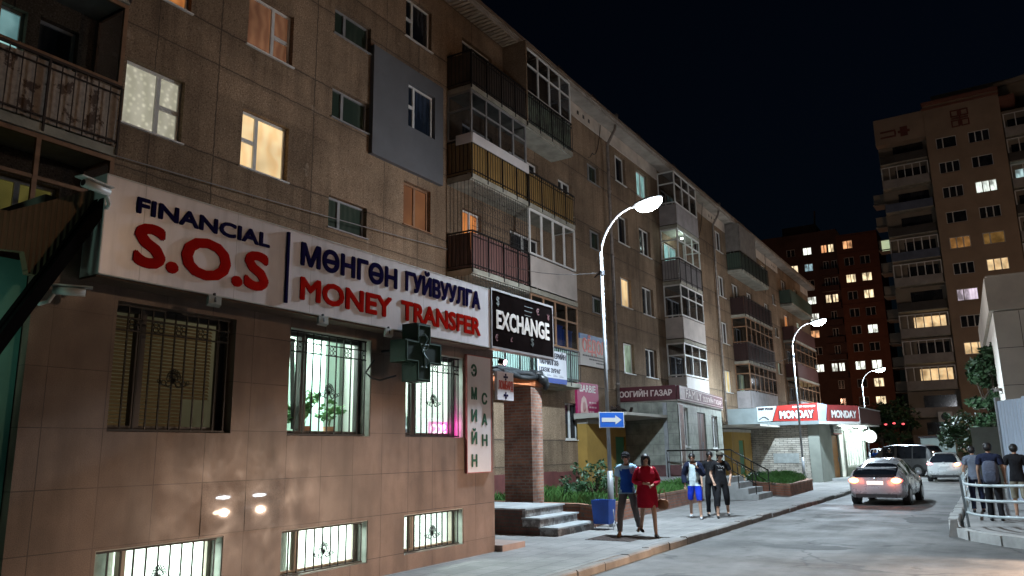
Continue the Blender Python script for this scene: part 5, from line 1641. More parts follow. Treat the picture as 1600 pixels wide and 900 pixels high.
for u, l, c_ in ((2.0, 'small grey notice board with a red foot above the brown kiosk door', 1), (5.6, 'small pale notice board above the lit kiosk window', 0)):
    s = thing('notice_board', l, 'notice board', tuple(FKS(u + .6, 2.6, .1)))
    g = MB(); g.box(FKS, u, u + 1.5, 2.62, 3.0, .15, .19); g.build('board', M('grey_notice', (.30, .30, .27), .5, .2, 4), s)
    g = MB()
    for k in range(2):
        g.box(FKS, u + .12, u + .65, 2.70 + k * .14, 2.76 + k * .14, .191, .195); g.box(FKS, u + .8, u + 1.35, 2.70 + k * .14, 2.76 + k * .14, .191, .195)
    g.build('print', m_sh, s)
    if c_:
        g = MB(); g.box(FKS, u, u + 1.5, 2.54, 2.617, .15, .19); g.build('foot_strip', m_mon, s)
    g = MB(); g.box(FKS, u + .1, u + .16, 2.7, 2.76, .0, .149); g.box(FKS, u + 1.3, u + 1.36, 2.7, 2.76, .0, .149); g.build('bracket', m_galv, s)

# ---------------------------------------------------------------- right hand side: railing, fence, pale building, tree
rl = thing('street_railing', 'curved grey pipe railing on the kerb corner by the backpacker', 'railing', (-.6, 19.3, .2))
rp = [(-.74, 19.95), (-.58, 19.35), (-.22, 18.75), (.35, 18.15), (1.25, 17.5), (2.6, 16.95), (4.2, 16.5)]
def smooth(p, n=6):
    out = []
    for i in range(len(p) - 1):
        a = Vector(p[max(i - 1, 0)]); b = Vector(p[i]); c = Vector(p[i + 1]); d = Vector(p[min(i + 2, len(p) - 1)])
        for k in range(n):
            t = k / n
            out.append(.5 * ((2 * b) + (c - a) * t + (2 * a - 5 * b + 4 * c - d) * t * t + (3 * b - a - 3 * c + d) * t ** 3))
    out.append(Vector(p[-1])); return out
sp = smooth([Vector((x, y)) for x, y in rp])
m_rail = M('grey_rail_paint', (.40, .44, .44), .5, .25, 4)
for z in (.30, .60, .90):
    g = MB(); g.tube([(p.x, p.y, .2 + z + (.02 * math.sin(p.x * 3))) for p in sp], .028, 8); g.build('rail', m_rail, rl, True)
for x, y, l in ((-.74, 19.95, -.03), (1.25, 17.5, 0), (4.2, 16.5, 0)):
    g = MB(); g.bar((x, y, .12), (x + l * 2, y, 1.22), .07, .05); g.build('post', M('dark_rail_post', (.10, .115, .12), .6, .3, 4), rl)
rl = thing('street_railing', 'straight grey pipe railing running away along the kerb with a bent end loop', 'railing', (-.85, 24, .2))
for z in (.28, .56, .88):
    g = MB(); g.tube([(-.80, 22.0, .2 + z), (-.84, 26, .22 + z), (-.86, 32, .2 + z), (-.84, 38, .2 + z)], .026, 8); g.build('rail', m_rail, rl, True)
for k in range(9):
    g = MB(); y = 22.0 + k * 2
    g.bar((-.83, y, .12), (-.83 - .04 * (k % 2), y, 1.20), .06, .05); g.build('post', m_rail, rl)
g = MB(); g.tube([(-.80, 22.0, 1.08), (-.80, 21.6, 1.05), (-.78, 21.35, .85), (-.78, 21.4, .6), (-.78, 21.6, .48), (-.80, 22.0, .48)], .026, 8); g.build('end_loop', m_rail, rl, True)
bl = MB(); bl.faces([(-1.12, 19.75, 0), (-.92, 19.75, 0), (-.92, 19.45, 0), (-1.12, 19.45, 0), (-1.06, 19.72, .34), (-.94, 19.72, .36), (-.94, 19.5, .36), (-1.06, 19.5, .34)], [(0, 1, 5, 4), (1, 2, 6, 5), (2, 3, 7, 6), (3, 0, 4, 7), (4, 5, 6, 7), (0, 3, 2, 1)])
tag(bl.build('concrete_block', m_kerb), 'small concrete block standing at the end of the pale curved kerb', 'block')
fn = thing('sheet_fence', 'tall pale blue corrugated sheet fence behind the pedestrians', 'fence', (.2, 30, .1))
Pa = Vector((.14, 30.2, 0)); Pb = Vector((3.4, 22.6, 0)); fd = (Pb - Pa).normalized(); fnn = Vector((fd.y, -fd.x, 0)); FF = Fr(Pa, fd, fnn)
m_fence = ribbed('pale_blue_corrugated_sheet', (.50, .58, .68), 1, .20, .5, .12, .35)
for i in range(5):
    g = MB(); u = i * 1.65
    pts = []
    for k in range(34):
        uu = u + 1.64 * k / 33; pts.append((uu, .018 if (k // 2) % 2 else 0))
    vs = [FF(a, .1, b + .004 * (i % 2)) for a, b in pts] + [FF(a, 3.28 + .05 * (i % 3), b + .004 * (i % 2)) for a, b in pts]
    g.faces(vs, [(k, k + 1, 34 + k + 1, 34 + k) for k in range(33)]); g.build('sheet', m_fence, fn, normals=False)
g = MB(); g.box(FF, -.1, .0, .1, 3.4, -.1, .04); g.box(FF, 0, 8.2, 2.6, 2.68, -.1, -.02); g.box(FF, 0, 8.2, .9, .98, -.1, -.02); g.build('post', m_galv, fn)
fn2 = MB(); fn2.box(FY(38), -.9, .2, .1, 2.6, -.05, 0); tag(fn2.build('sheet_gate', M('grey_green_gate', (.13, .14, .12), .7, .2, 2)), 'grey sheet gate between the tree and the blue fence', 'gate')
camera_((.35, 31.4, 3.72), (-1, -.6, -.1), 'dark security camera on the pale panel building above the blue fence')
pb = thing('panel_building', 'blank pale panel clad building with a projecting parapet behind the blue fence', 'building', (5, 40, 0))
FP = Fr((.42, 40, 0), (1, .03, 0), (.03, -1, 0))
g = MB(); g.box(FP, .10, 14, 0, 7.62, -18, 0); g.build('wall', M('pale_cladding_panel', (.62, .57, .50), .7, .12, .8), pb)
g = MB()
for u in (1.05, 2.45, 3.85):
    g.box(FP, u, u + .025, .2, 7.6, .001, .004)
for z in (1.2, 2.8, 4.38, 6.0):
    g.box(FP, .1, 14, z, z + .025, .001, .0045)
g.build('panel_joint', M('dark_joint', (.10, .09, .08), .9, .2, 3), pb)
g = MB(); g.box(FP, -.06, 14.2, 7.66, 9.15, -18.2, .28); g.box(FP, .0, 14.2, 9.151, 9.22, -18.2, .32); g.build('parapet', M('beige_parapet', (.58, .51, .43), .75, .15, .8), pb)


def tree(loc, h, crown, label, seed, n=90, leaf=.13, per=60, mats=None, trunk_r=.16):
    rng = random.Random(seed); L = Vector(loc)
    t = thing('street_tree', label, 'tree', loc)
    g = MB(); tp = [L + Vector((.06 * math.sin(i * 1.3), .05 * math.cos(i), h * .62 * i / 5)) for i in range(6)]
    g.tube(tp, [trunk_r * (1 - .13 * i) for i in range(6)], 9)
    lf = MB(); cc = L + Vector((0, 0, h - crown[2] * .95))
    for i in range(n):
        d = Vector((rng.gauss(0, 1), rng.gauss(0, 1), rng.gauss(.1, .9))).normalized()
        q = cc + Vector((d.x * crown[0], d.y * crown[1], d.z * crown[2])) * (rng.random() ** .4)
        st_ = tp[rng.randint(2, 5)]
        if i % 2 == 0:
            g.tube([st_, st_.lerp(q, .5) + Vector((0, 0, .12)), q], [trunk_r * .3, trunk_r * .16, .01], 5, False)
        leaf_cluster(lf, q, crown[0] * rng.uniform(.16, .34), per, leaf, rng, .75)
    g.build('trunk', M('tree_bark', (.075, .06, .045), .95, .35, 8, bump=.8, bs=25), t, True)
    lf.build('crown', mats or leafmat('tree_leaf', (.009, .028, .009), (.028, .066, .02)), t, normals=False)


tree((.05, 46, .1), 7.2, (1.05, 1.3, 3.0), 'dark leafy tree between the tower and the pale panel building', 31, n=95, per=70, leaf=.12)
tree((-1.6, 62, 0), 4.0, (1.9, 1.6, 1.5), 'low dark tree behind the parked dark car', 32, n=40, per=50, leaf=.14)
tree((-9.9, 88, 0), 6.5, (3.2, 2.5, 2.6), 'dark tree at the street end, before the tower foot', 33, n=50, per=50, leaf=.2)
tree((-14.5, 92, 0), 6.0, (3.4, 2.5, 2.6), 'dark tree at the street end behind the kiosk', 34, n=50, per=50, leaf=.2)

# ---------------------------------------------------------------- tower block
tw = thing('tower_block', 'thirteen storey tan tower block with balconies and red ornaments', 'tower block', (0, 100, 0))
m_tower = M('tan_tower_render', (.30, .22, .155), .92, .22, .35, bump=.3, bs=12)
m_tower2 = M('grey_tower_render', (.22, .19, .15), .92, .18, .5)
rot = Matrix.Rotation(R(-2), 3, 'Z')
FT = Fr((0, 100, 0), rot @ Vector((1, 0, 0)), rot @ Vector((0, -1, 0)))
lvl = [36.75 - 3.045 * i for i in range(12)]
c1_lit = {4: 'o', 6: 'p', 8: 'w'}; c2_lit = {2: 'wh', 4: 'd', 5: 'w', 10: 'g'}
m_t = {None: m_glass_dark_x,
       'o': lit_curtain('far_dim_orange', (.62, .30, .09), (.40, .18, .05), .5, 'x', 6, dark=.4), 'p': far_lit('far_pink_lit', (.90, .70, .92), (.95, .85, .95), .85),
       'w': lit_curtain('far_warm_lit', (1.0, .76, .42), (.9, .55, .25), 1.1, 'x', 6, dark=.3), 'wh': far_lit('far_white_lit', (.95, 1.0, .88), (.8, .95, .9), 1.3),
       'd': lit_curtain('far_dim_yellow', (.50, .28, .08), (.25, .12, .03), .45, 'x', 3, dark=.3), 'g': far_lit('far_cool_lit', (.75, 1, .95), (.5, .8, .9), .75)}
holes = []
for i, z in enumerate(lvl):
    holes.append((-.86 - 1.05, -.86 + 1.05, z - .68, z + .68, c1_lit.get(i))); holes.append((2.45 - 1.05, 2.45 + 1.05, z - .70, z + .66, c2_lit.get(i)))
g = MB(); g.wall(FT, -2.85, 4.9, 0, 42.1, [h[:4] for h in holes], .22)
for u in (-2.85, 4.9):
    g.poly([FT(u, 0), FT(u, 0, -14), FT(u, 42.1, -14), FT(u, 42.1)])
g.poly([FT(-2.85, 42.1), FT(4.9, 42.1), FT(4.9, 42.1, -14), FT(-2.85, 42.1, -14)])
g.build('wall', m_tower, tw, normals=False)
for k, h in enumerate(holes):
    window(FT, *h[:4], m_t[h[4]], tw, m_white_frame, [.33, .66] if k % 3 else .33, None, .14, False, .07)
g = MB(); g.box(FT, -2.95, 4.95, 41.2, 41.45, .003, .12); g.box(FT, -2.95, 4.95, 41.7, 42.15, .003, .22); g.box(FT, 4.9, 6.4, 40.2, 40.9, -14, .0); g.build('cornice', M('dull_red_band', (.20, .085, .06), .9, .2, 1), tw)
m_orn = M('red_ornament_paint', (.14, .045, .035), .9, .2, 1)
g = MB()
for cu, cv in ((.35, 40.0), (1.35, 40.0), (.35, 38.75), (1.35, 38.75)):
    for a, b, c, d in ((-.42, .42, .30, .42), (-.42, .42, -.42, -.30), (-.42, -.28, -.30, .30), (.28, .42, -.30, .30)):
        g.box(FT, cu + a, cu + b, cv + b * 0 + c, cv + d, .003, .08)
g.box(FT, .77, .93, 38.4, 40.4, .003, .07); g.box(FT, -.0, 1.7, 39.3, 39.45, .003, .075)
g.build('knot_ornament', m_orn, tw)
FTW = Fr(FT(0, 0, -1.4), FT.u, FT.n)     # recessed left wing with balconies
g = MB(); g.box(FTW, -8.3, -2.86, 0, 41.2, -12, 0); g.build('side_wing', m_tower2, tw)
g = MB(); g.box(FTW, -8.35, -2.87, 38.0, 41.3, .003, 1.38); g.build('wing_top_band', m_tower, tw)
g = MB(); g.box(FT, -5.5, -4.7, 38.6, 39.8, -.015, .06); g.box(FT, -5.75, -4.45, 39.05, 39.35, -.016, .059); g.box(FT, -7.7, -6.0, 39.45, 39.65, -.015, .06); g.box(FT, -7.7, -6.0, 38.75, 38.95, -.015, .06); g.box(FT, -6.15, -5.95, 38.96, 39.44, -.015, .06)
g.build('star_ornament', m_orn, tw)
m_tb = M('grey_balcony_front', (.30, .28, .26), .8, .25, .8); m_tbd = M('dark_balcony_front', (.06, .055, .05), .8, .3, .8); m_tbb = M('blue_balcony_front', (.10, .12, .17), .7, .3, .8)
bl_ = {7: 'w', 9: 'w'}
for i, z in enumerate(lvl):
    zf = z - 1.25
    f = MB(); f.box(FTW, -8.1, -3.0, zf - .12, zf, .003, 1.35); bo = f.build('balcony', m_slab, tw)
    f = MB(); f.box(FTW, -8.08, -3.02, zf + .01, zf + 1.0, 1.29, 1.335)
    for k in range(4):
        f.box(FTW, -8.08 + k * 1.66, -8.0 + k * 1.66, zf, zf + 1.02, 1.28, 1.36)
    f.build('parapet_panel', (m_tb, m_tbd, m_tbb)[(1, 0, 2, 1, 2, 0, 1, 0, 0, 0, 0, 0)[i]], bo)
    f = MB(); f.poly([FTW(-8.1 + 1.4, zf + 1.0, .02), FTW(-3.4, zf + 1.0, .02), FTW(-3.4, zf + 2.4, .02), FTW(-6.7, zf + 2.4, .02)]); f.build('window', m_t[bl_.get(i)] if i in bl_ else m_glass_dark_x, bo, normals=False)
    if i in (1, 4, 5, 8, 9, 7):
        f = MB()
        for k in range(7):
            u = -8.05 + 5.0 * k / 6
            f.box(FTW, u - .05, u + .05, zf + 1.0, zf + 2.55, 1.27, 1.33)
        f.box(FTW, -8.1, -3.0, zf + 2.5, zf + 2.6, 1.268, 1.335); f.build('glazing_frame', m_white_frame, bo)
for i, z in enumerate(lvl[:10]):        # right hand balcony column, cut by the picture's edge
    zf = z - 1.2 + .4
    f = MB(); f.box(FT, 5.0, 12, zf - .15, zf, -1.3, .3); bo = f.build('balcony', m_slab, tw)
    f = MB(); f.box(FT, 5.02, 12, zf + .01, zf + 1.0, .22, .28); f.build('parapet_panel', m_tb if i % 2 == 0 else m_tbd, bo)
    f = MB()
    for k in range(6):
        f.box(FT, 5.02 + k * 1.1, 5.12 + k * 1.1, zf + 1.0, zf + 2.6, .2, .26)
    f.box(FT, 5.02, 12, zf + 2.55, zf + 2.65, .199, .262); f.build('glazing_frame', m_white_frame, bo)
    f = MB(); f.poly([FT(5.4, zf + 1.05, -1.25), FT(11, zf + 1.05, -1.25), FT(11, zf + 2.4, -1.25), FT(5.4, zf + 2.4, -1.25)]); f.build('window', m_t['g'] if i == 2 else m_t['o'] if i == 9 else m_glass_dark_x, bo, normals=False)
g = MB(); g.box(FT, 4.95, 14, 0, 39.5, -12, -1.3); g.build('side_wing', m_tower2, tw)
for i in range(11):     # narrow side balconies on the left flank
    z = 31.5 - i * 2.9
    g = MB(); g.box(FTW, -9.6, -8.31, z - .1, z + 1.0, -3.2, -1.0); g.box(FTW, -9.7, -8.31, z - .35, z - .20, -3.3, -.9)
    g.build('flank_balcony', m_tower2, tw)
g = MB(); g.box(FTW, -9.3, -8.4, 25.3, 26.6, -.995, -.95); g.build('flank_window', emitter('far_green_lit', (.72, .85, .5), .55), tw)
g = MB(); g.box(FT, -2.0, 9, 42.12, 44.0, -12, -3); g.prism(FT, [(-3.2, 42.3), (10, 43.6), (10, 44.2), (-3.2, 42.5)], -8, -2.5); g.build('roof_house', m_tower2, tw)
a_ = thing('air_conditioner', 'white air conditioner box low on the wall of the tower', 'air conditioner', tuple(FT(-4.2, 4.2, .2)))
g = MB(); g.box(FTW, -5.3, -3.9, 4.4, 5.5, 1.39, 1.75); g.build('casing', m_white_plastic, a_)
g = MB(); g.cyl(FTW(-4.6, 4.95, 1.76), FTW.n, .42, .03, 20); g.build('fan_grille', m_dark_metal, a_)
g = MB(); g.abox(-5.9, -3.2, 80, 84, 0, 2.5); k_ = MB()
ct = thing('container_booth', 'pale blue green booth standing in front of the tower', 'booth', (-4.5, 80, 0))
g.build('body', M('pale_blue_green_sheet', (.34, .47, .47), .6, .15, 1), ct); g = MB(); g.abox(-6.05, -3.05, 79.9, 84.1, 2.51, 2.65); g.build('roof', m_dark_metal, ct)
bb = MB(); bb.hprism([(-2.6, 78), (.5, 78), (.5, 79), (-2.6, 79)], 0, 1.9); tag(bb.build('yard_wall', M('tan_yard_wall', (.26, .19, .13), .9, .2, 1)), 'low tan yard wall in front of the tower, behind the dark car', 'wall')
lw = MB(); 
for i in range(4):
    lw.ell((-9.6 + i * .75, 82 + .2 * (i % 2), 3.95 - .08 * (i % 2)), (.14, .05, .09), 8, 6)
tag(lw.build('light_string', emitter('red_led', (1, .03, .05), 1.6)), 'row of small red lights shining under the trees at the street end', 'light string')

# ---------------------------------------------------------------- far brick block
ob = thing('brick_block', 'dark red brick apartment block at the far end of the street with scattered lit windows', 'apartment building', (-22, 145, 0))
FO = FY(145.0)
m_obrick = M('dark_red_brick', (.17, .072, .046), .95, .25, .6); m_obrick2 = M('dim_red_brick', (.10, .058, .046), .95, .25, .6)  # second is the same brick darkened, the wing's weaker light in its colour
hs = {}
WH, WA, OR, BLU, DK = far_lit('far_window_white', (.95, 1, .92), (.9, .95, .8), 1.9), far_lit('far_window_warm', (1, .72, .36), (1, .85, .6), 1.5), far_lit('far_window_orange', (1, .36, .13), (1, .6, .3), 1.1), far_lit('far_window_blue', (.45, .75, 1), (.6, .9, .9), .7), m_glass_dark_x
rows = [37.0 - 3.07 * i for i in range(12)]
colA = [OR, DK, WA, DK, DK, DK, DK, WH, DK, DK, DK, DK]; colB = [DK, DK, WA, WA, DK, WH, DK, WH, WA, WA, DK, DK]
ho = []
for i, z in enumerate(rows):
    ho.append((-19.3, -17.7, z - .75, z + .75, colA[i])); 
    if i > 0: ho.append((-16.7, -15.1, z - .75, z + .75, colB[i]))
H2 = []
left = {0: [(-25.5, WH), (-28.4, DK), (-22.6, OR), (-21.4, WA)], 1: [(-25.5, BLU), (-28.1, WA), (-22.5, DK), (-21.1, DK)], 2: [(-22.5, DK), (-21.2, DK), (-25.5, DK)], 3: [(-25.5, WH), (-22.65, WA), (-21.5, WA)], 4: [(-25.3, WH), (-22, DK)], 5: [(-25.5, OR), (-22, DK)], 6: [(-25.3, DK), (-22, DK)], 7: [(-25.3, WH), (-22.8, WH), (-21.6, WH)], 8: [(-22, DK)], 9: [(-22, DK)]}
for i, l in left.items():
    for u, m in l:
        H2.append((u - .5, u + .5, rows[i] - .75, rows[i] + .75, m) if u > -24 else (u - .75, u + .75, rows[i] - .7, rows[i] + .7, m))
g = MB(); g.wall(FO, -20.3, -13.6, 0, 38.9, [h[:4] for h in ho], .25); g.poly([FO(-13.6, 0), FO(-13.6, 0, -12), FO(-13.6, 38.9, -12), FO(-13.6, 38.9)]); g.poly([FO(-20.3, 0), FO(-20.3, 0, -2), FO(-20.3, 38.9, -2), FO(-20.3, 38.9)])
for i, z in enumerate(rows):
    g.box(FO, -20.35, -13.55, z + 1.35, z + 1.55, .003, .12)
g.build('wall', m_obrick, ob, normals=False)
FO2 = FY(145.8)
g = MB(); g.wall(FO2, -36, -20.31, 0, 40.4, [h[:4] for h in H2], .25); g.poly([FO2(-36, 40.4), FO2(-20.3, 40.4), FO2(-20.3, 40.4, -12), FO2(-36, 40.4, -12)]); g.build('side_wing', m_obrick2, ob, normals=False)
for h in ho:
    window(FO, *h[:4], h[4], ob, m_white_frame, .5, None, .18, False, .08)
for h in H2:
    window(FO2, *h[:4], h[4], ob, m_white_frame, .5, None, .18, False, .08)
g = MB()
m_obal = M('dark_brick_balcony', (.09, .05, .04), .9, .2, .7)
for i in range(1, 8):
    g = MB(); g.box(FO2, -23.6, -20.5, rows[i] - 1.9, rows[i] - .9, .003, 1.0); g.build('balcony', m_obal, ob)
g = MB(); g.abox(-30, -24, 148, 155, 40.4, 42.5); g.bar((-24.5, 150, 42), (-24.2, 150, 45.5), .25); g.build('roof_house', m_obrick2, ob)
# ---------------------------------------------------------------- people
def skinned(name, verts, edges, mat, parent, sub=2):
    """verts: list of (xyz, radius or (rx, ry)); first vertex is the root."""
    me = bpy.data.meshes.new(name)
    bm = bmesh.new()
    lay = bm.verts.layers.skin.verify()
    vv = [bm.verts.new(v[0]) for v in verts]
    bm.verts.ensure_lookup_table()
    for a, b in edges:
        bm.edges.new((vv[a], vv[b]))
    for i, v in enumerate(vv):
        r = verts[i][1]
        v[lay].radius = r if isinstance(r, tuple) else (r, r)
        v[lay].use_root = i == 0
    bm.to_mesh(me); bm.free()
    o = bpy.data.objects.new(name, me); col.objects.link(o)
    sk = o.modifiers.new('skin', 'SKIN'); sk.use_smooth_shade = True; sk.branch_smoothing = .3
    ss = o.modifiers.new('subd', 'SUBSURF'); ss.levels = sub; ss.render_levels = sub
    dg = bpy.context.evaluated_depsgraph_get()
    m2 = bpy.data.meshes.new_from_object(o.evaluated_get(dg))
    bpy.data.objects.remove(o); bpy.data.meshes.remove(me)
    m2.name = name
    m2.materials.clear(); m2.materials.append(mat)
    m2.polygons.foreach_set('use_smooth', [True] * len(m2.polygons))
    o = bpy.data.objects.new(name, m2); col.objects.link(o)
    o.parent = parent
    return o


m_skin = M('warm_skin', (.42, .25, .17), .55, .12, 8, obj=True)
m_skin2 = M('tan_skin', (.33, .19, .125), .55, .12, 8, obj=True)
m_hair = M('black_hair', (.012, .010, .010), .5, .4, 20, obj=True)
m_eye = M('dark_eye', (.02, .014, .012), .3, .1, 5)
m_lip = M('lip', (.30, .10, .085), .5, .1, 5)


def person(label, loc, rz, H=1.72, skin=m_skin, feet=((-.10, .0), (.10, .0)), lift=(0, 0), arms=None, top=None, bottom=None, shoes=None, hair='short', cap=None, dress=None, head=(0, 0), lean=0.0, jacket=None, front=None, bulk=1.0, bare_legs=False):
    """feet: (x, y) of left and right ankle; arms: ((elbow),(wrist)) left and right; top: (mat, sleeve 'short'|'long'); bottom: (mat, 'long'|'shorts')."""
    t = thing('person', label, 'person', loc, rz, 'people out on the street')
    k = H / 1.72
    S = lambda p: Vector(p) * k
    def ln(p):
        return S((p[0], p[1] + lean * (p[2] - .95), p[2]))
    pel, wai, che, upc, nek = [ln(p) for p in ((0, 0, .95), (0, .005, 1.09), (0, .0, 1.26), (0, -.015, 1.40), (0, -.01, 1.475))]
    hb = ln((head[0] * .3, .015 + head[1] * .3, 1.535)); hm = ln((head[0], .02 + head[1], 1.605)); ht = ln((head[0], .012 + head[1], 1.665))
    b = bulk
    V = [(pel, (.125 * b * k, .095 * b * k)), (wai, (.112 * b * k, .082 * b * k)), (che, (.130 * b * k, .092 * b * k)), (upc, (.115 * b * k, .075 * b * k)), (nek, .046 * k), (hb, (.058 * k, .066 * k)), (hm, (.070 * k, .082 * k)), (ht, (.055 * k, .065 * k))]
    E_ = [(0, 1), (1, 2), (2, 3), (3, 4), (4, 5), (5, 6), (6, 7)]
    def addv(p, r, par):
        V.append((p, r)); E_.append((par, len(V) - 1)); return len(V) - 1
    fwd_ = Vector((0, 1, 0))
    addv(hm + Vector((0, .100, -.012)) * k, .011 * k, 6)
    arms = arms or (((-.245, -.03, 1.13), (-.25, .06, .90)), ((.245, -.03, 1.13), (.25, .06, .90)))
    J = {}
    for s, (el, wr) in zip((-1, 1), arms):
        sh = addv(ln((s * .165 * b, -.015, 1.395)), .052 * k, 3)
        e = addv(ln(el), .038 * k, sh); w = addv(ln(wr), .026 * k, e)
        d = (ln(wr) - ln(el)).normalized()
        side = d.cross(Vector((0, 1, 0)));
        side = side.normalized() if side.length > .1 else Vector((1, 0, 0))
        pa = addv(ln(wr) + d * .05 * k, (.034 * k, .017 * k), w)
        for q, l in zip((-1.5, -.5, .5, 1.5), (.055, .07, .066, .05)):
            p1 = ln(wr) + d * .085 * k + side * q * .019 * k
            f1 = addv(p1, .0095 * k, pa); addv(p1 + (d * .8 + Vector((0, .5, 0))).normalized() * l * k, .008 * k, f1)
        th = addv(ln(wr) + d * .05 * k + (side * -s * .02 + Vector((0, .03, 0))) * k, .010 * k, pa); addv(V[th][0] + (d + Vector((0, .6, 0))).normalized() * .04 * k, .009 * k, th)
        J[s] = (ln((s * .165 * b, -.015, 1.395)), ln(el), ln(wr))
    L = {}
    for s, (fx, fy), lf in zip((-1, 1), feet, lift):
        hip = S((s * .088, 0, .90)); an = S((fx, fy, .075 + lf))
        kn = (hip + an) / 2 + Vector((0, (.05 + .6 * lf + .06 * max(0, fy)) * k, .02 * k)); kn.x = hip.x * .4 + an.x * .6
        h = addv(hip, .082 * k * b, 0); n = addv(kn, .055 * k, h); a = addv(an, .036 * k, n)
        fd_ = Vector((0, 1, -.9 * lf)).normalized()
        toe = addv(an + (fd_ * .15 - Z * .045) * k, (.035 * k, .024 * k), a)
        L[s] = (hip, kn, an, an + (fd_ * .15 - Z * .045) * k)
    body_ = skinned('body', V, E_, skin, t)
    # face
    f = MB()
    for s in (-1, 1):
        f.ell(hm + Vector((s * .030, .074, .010)) * k, (.011 * k, .008 * k, .007 * k), 8, 5)
        f.bar(hm + Vector((s * .014, .080, .030)) * k, hm + Vector((s * .046, .070, .032)) * k, .006 * k)
    f.build('eyes', m_eye, t, True, local=True)
    f = MB(); f.ell(hm + Vector((0, .078, -.048)) * k, (.021 * k, .008 * k, .007 * k), 8, 5); f.build('mouth', m_lip, t, True, local=True)
    f = MB()
    for s in (-1, 1):
        f.ell(hm + Vector((s * .078, .0, -.004)) * k, (.012 * k, .020 * k, .030 * k), 8, 6)
    f.build('ear', skin, t, True, local=True)
    # hair
    h = MB()
    hc = hm + Vector((0, -.014, .022)) * k
    if hair == 'short':
        h.ell(hc, (.093 * k, .104 * k, .096 * k), 18, 9, -2, 90, Matrix.Rotation(R(-20), 3, 'X'))
        h.ell(hc + Vector((0, -.030, -.018)) * k, (.090 * k, .080 * k, .088 * k), 16, 9, -60, 60)
    else:
        h.ell(hc + Vector((0, -.008, .002)) * k, (.098 * k, .098 * k, .098 * k), 18, 9, -12, 90, Matrix.Rotation(R(-14), 3, 'X'))
        for s in (-1, 1):
            h.ell(hm + Vector((s * .078, -.012, -.045)) * k, (.030 * k, .062 * k, .095 * k), 12, 8)
        h.ell(hm + Vector((0, -.065, -.04)) * k, (.085 * k, .045 * k, .10 * k), 14, 8)
        h.ell(hm + Vector((0, .056, .055)) * k, (.062 * k, .030 * k, .030 * k), 12, 8)
    h.build('hair', m_hair, t, True, local=True)
    if cap:
        c = MB(); c.ell(hc + Vector((0, .004, .018)) * k, (.096 * k, .106 * k, .088 * k), 18, 8, 0, 90)
        c.ell(hc + Vector((0, .105, .012)) * k, (.075 * k, .075 * k, .012 * k), 14, 6)
        c.build('cap', cap, t, True, local=True)
    g_ = .022 * k
    if dress:
        m = MB(); seg = 20
        rings = [(.60, .215, .175, .03), (.66, .220, .18, .025), (.80, .225, .18, .015), (.95, .215, .17, .005), (1.10, .195, .15, 0), (1.26, .205, .15, 0), (1.38, .195, .125, -.01), (1.43, .13, .095, -.012), (1.46, .07, .07, -.01)]
        vs = []
        for j, (z, rx, ry, oy) in enumerate(rings):
            for i in range(seg):
                a = 2 * math.pi * i / seg
                wv = 1 + (.035 * math.sin(a * 5 + 1) + .02 * math.sin(a * 9)) * max(0, (1.2 - z))
                vs.append(S((rx * math.cos(a) * wv, oy + ry * math.sin(a) * wv, z)))
        m.faces(vs, [(j * seg + i, j * seg + (i + 1) % seg, (j + 1) * seg + (i + 1) % seg, (j + 1) * seg + i) for j in range(len(rings) - 1) for i in range(seg)])
        m.build('dress', dress, t, True, local=True, normals=False)
        for s in (-1, 1):
            sh, e, w = J[s]
            skinned('sleeve', [(sh + Vector((-s * .03, 0, -.01)), .078 * k), (sh, .076 * k), (e, .064 * k), (w.lerp(e, .12), .056 * k)], [(0, 1), (1, 2), (2, 3)], dress, t)
    segs = [('torso', pel, wai), ('torso', wai, che), ('torso', che, upc), ('neck', upc + Z * .055 * k, nek), ('head', nek + Z * .02 * k, ht)]
    for s in (-1, 1):
        sh, e, w = J[s]; hip, kn, an, toe = L[s]
        segs += [('torso', upc, sh), ('uarm', sh, e), ('farm', e, w), ('hand', w, w + (w - e).normalized() * .16 * k), ('torso', pel, hip), ('thigh', hip, kn), ('shin', kn, an), ('foot', an, toe)]
    me_b = body_.data
    vinfo = []
    for v in me_b.vertices:
        best = None
        for lab, p, q in segs:
            d = q - p; L2 = d.length_squared
            tt = max(0, min(1, (v.co - p).dot(d) / L2)); dist = (v.co - (p + d * tt)).length
            if best is None or dist < best[0]:
                best = (dist, lab, tt)
        vinfo.append(best)
    def garment(name, mat, pick, off, hem=None, fold=.006):
        ok = [pick(vi[1], vi[2], v.co / k, v.normal) for vi, v in zip(vinfo, me_b.vertices)]
        m = MB(); ix = {}
        vs = []; fs = []
        for p in me_b.polygons:
            if all(ok[i] for i in p.vertices):
                f = []
                for i in p.vertices:
                    if i not in ix:
                        ix[i] = len(vs); v = me_b.vertices[i]
                        nz = mnoise.noise(Vector((v.co.x * 9, v.co.y * 9, v.co.z * 7)) + Vector((H * 31, loc[0] * 7, 0)))
                        vs.append(v.co + v.normal * (off * k + fold * nz))
                    f.append(ix[i])
                fs.append(tuple(f))
        m.faces(vs, fs)
        o = m.build(name, mat, t, True, local=True, normals=False)
        if hem:
            bm = bmesh.new(); bm.from_mesh(o.data)
            for z, keep_above in hem:
                bmesh.ops.bisect_plane(bm, geom=bm.verts[:] + bm.edges[:] + bm.faces[:], plane_co=(0, 0, z * k), plane_no=(0, 0, 1), clear_inner=keep_above, clear_outer=not keep_above)
            bm.to_mesh(o.data); bm.free()
            o.data.polygons.foreach_set('use_smooth', [True] * len(o.data.polygons))
        return o
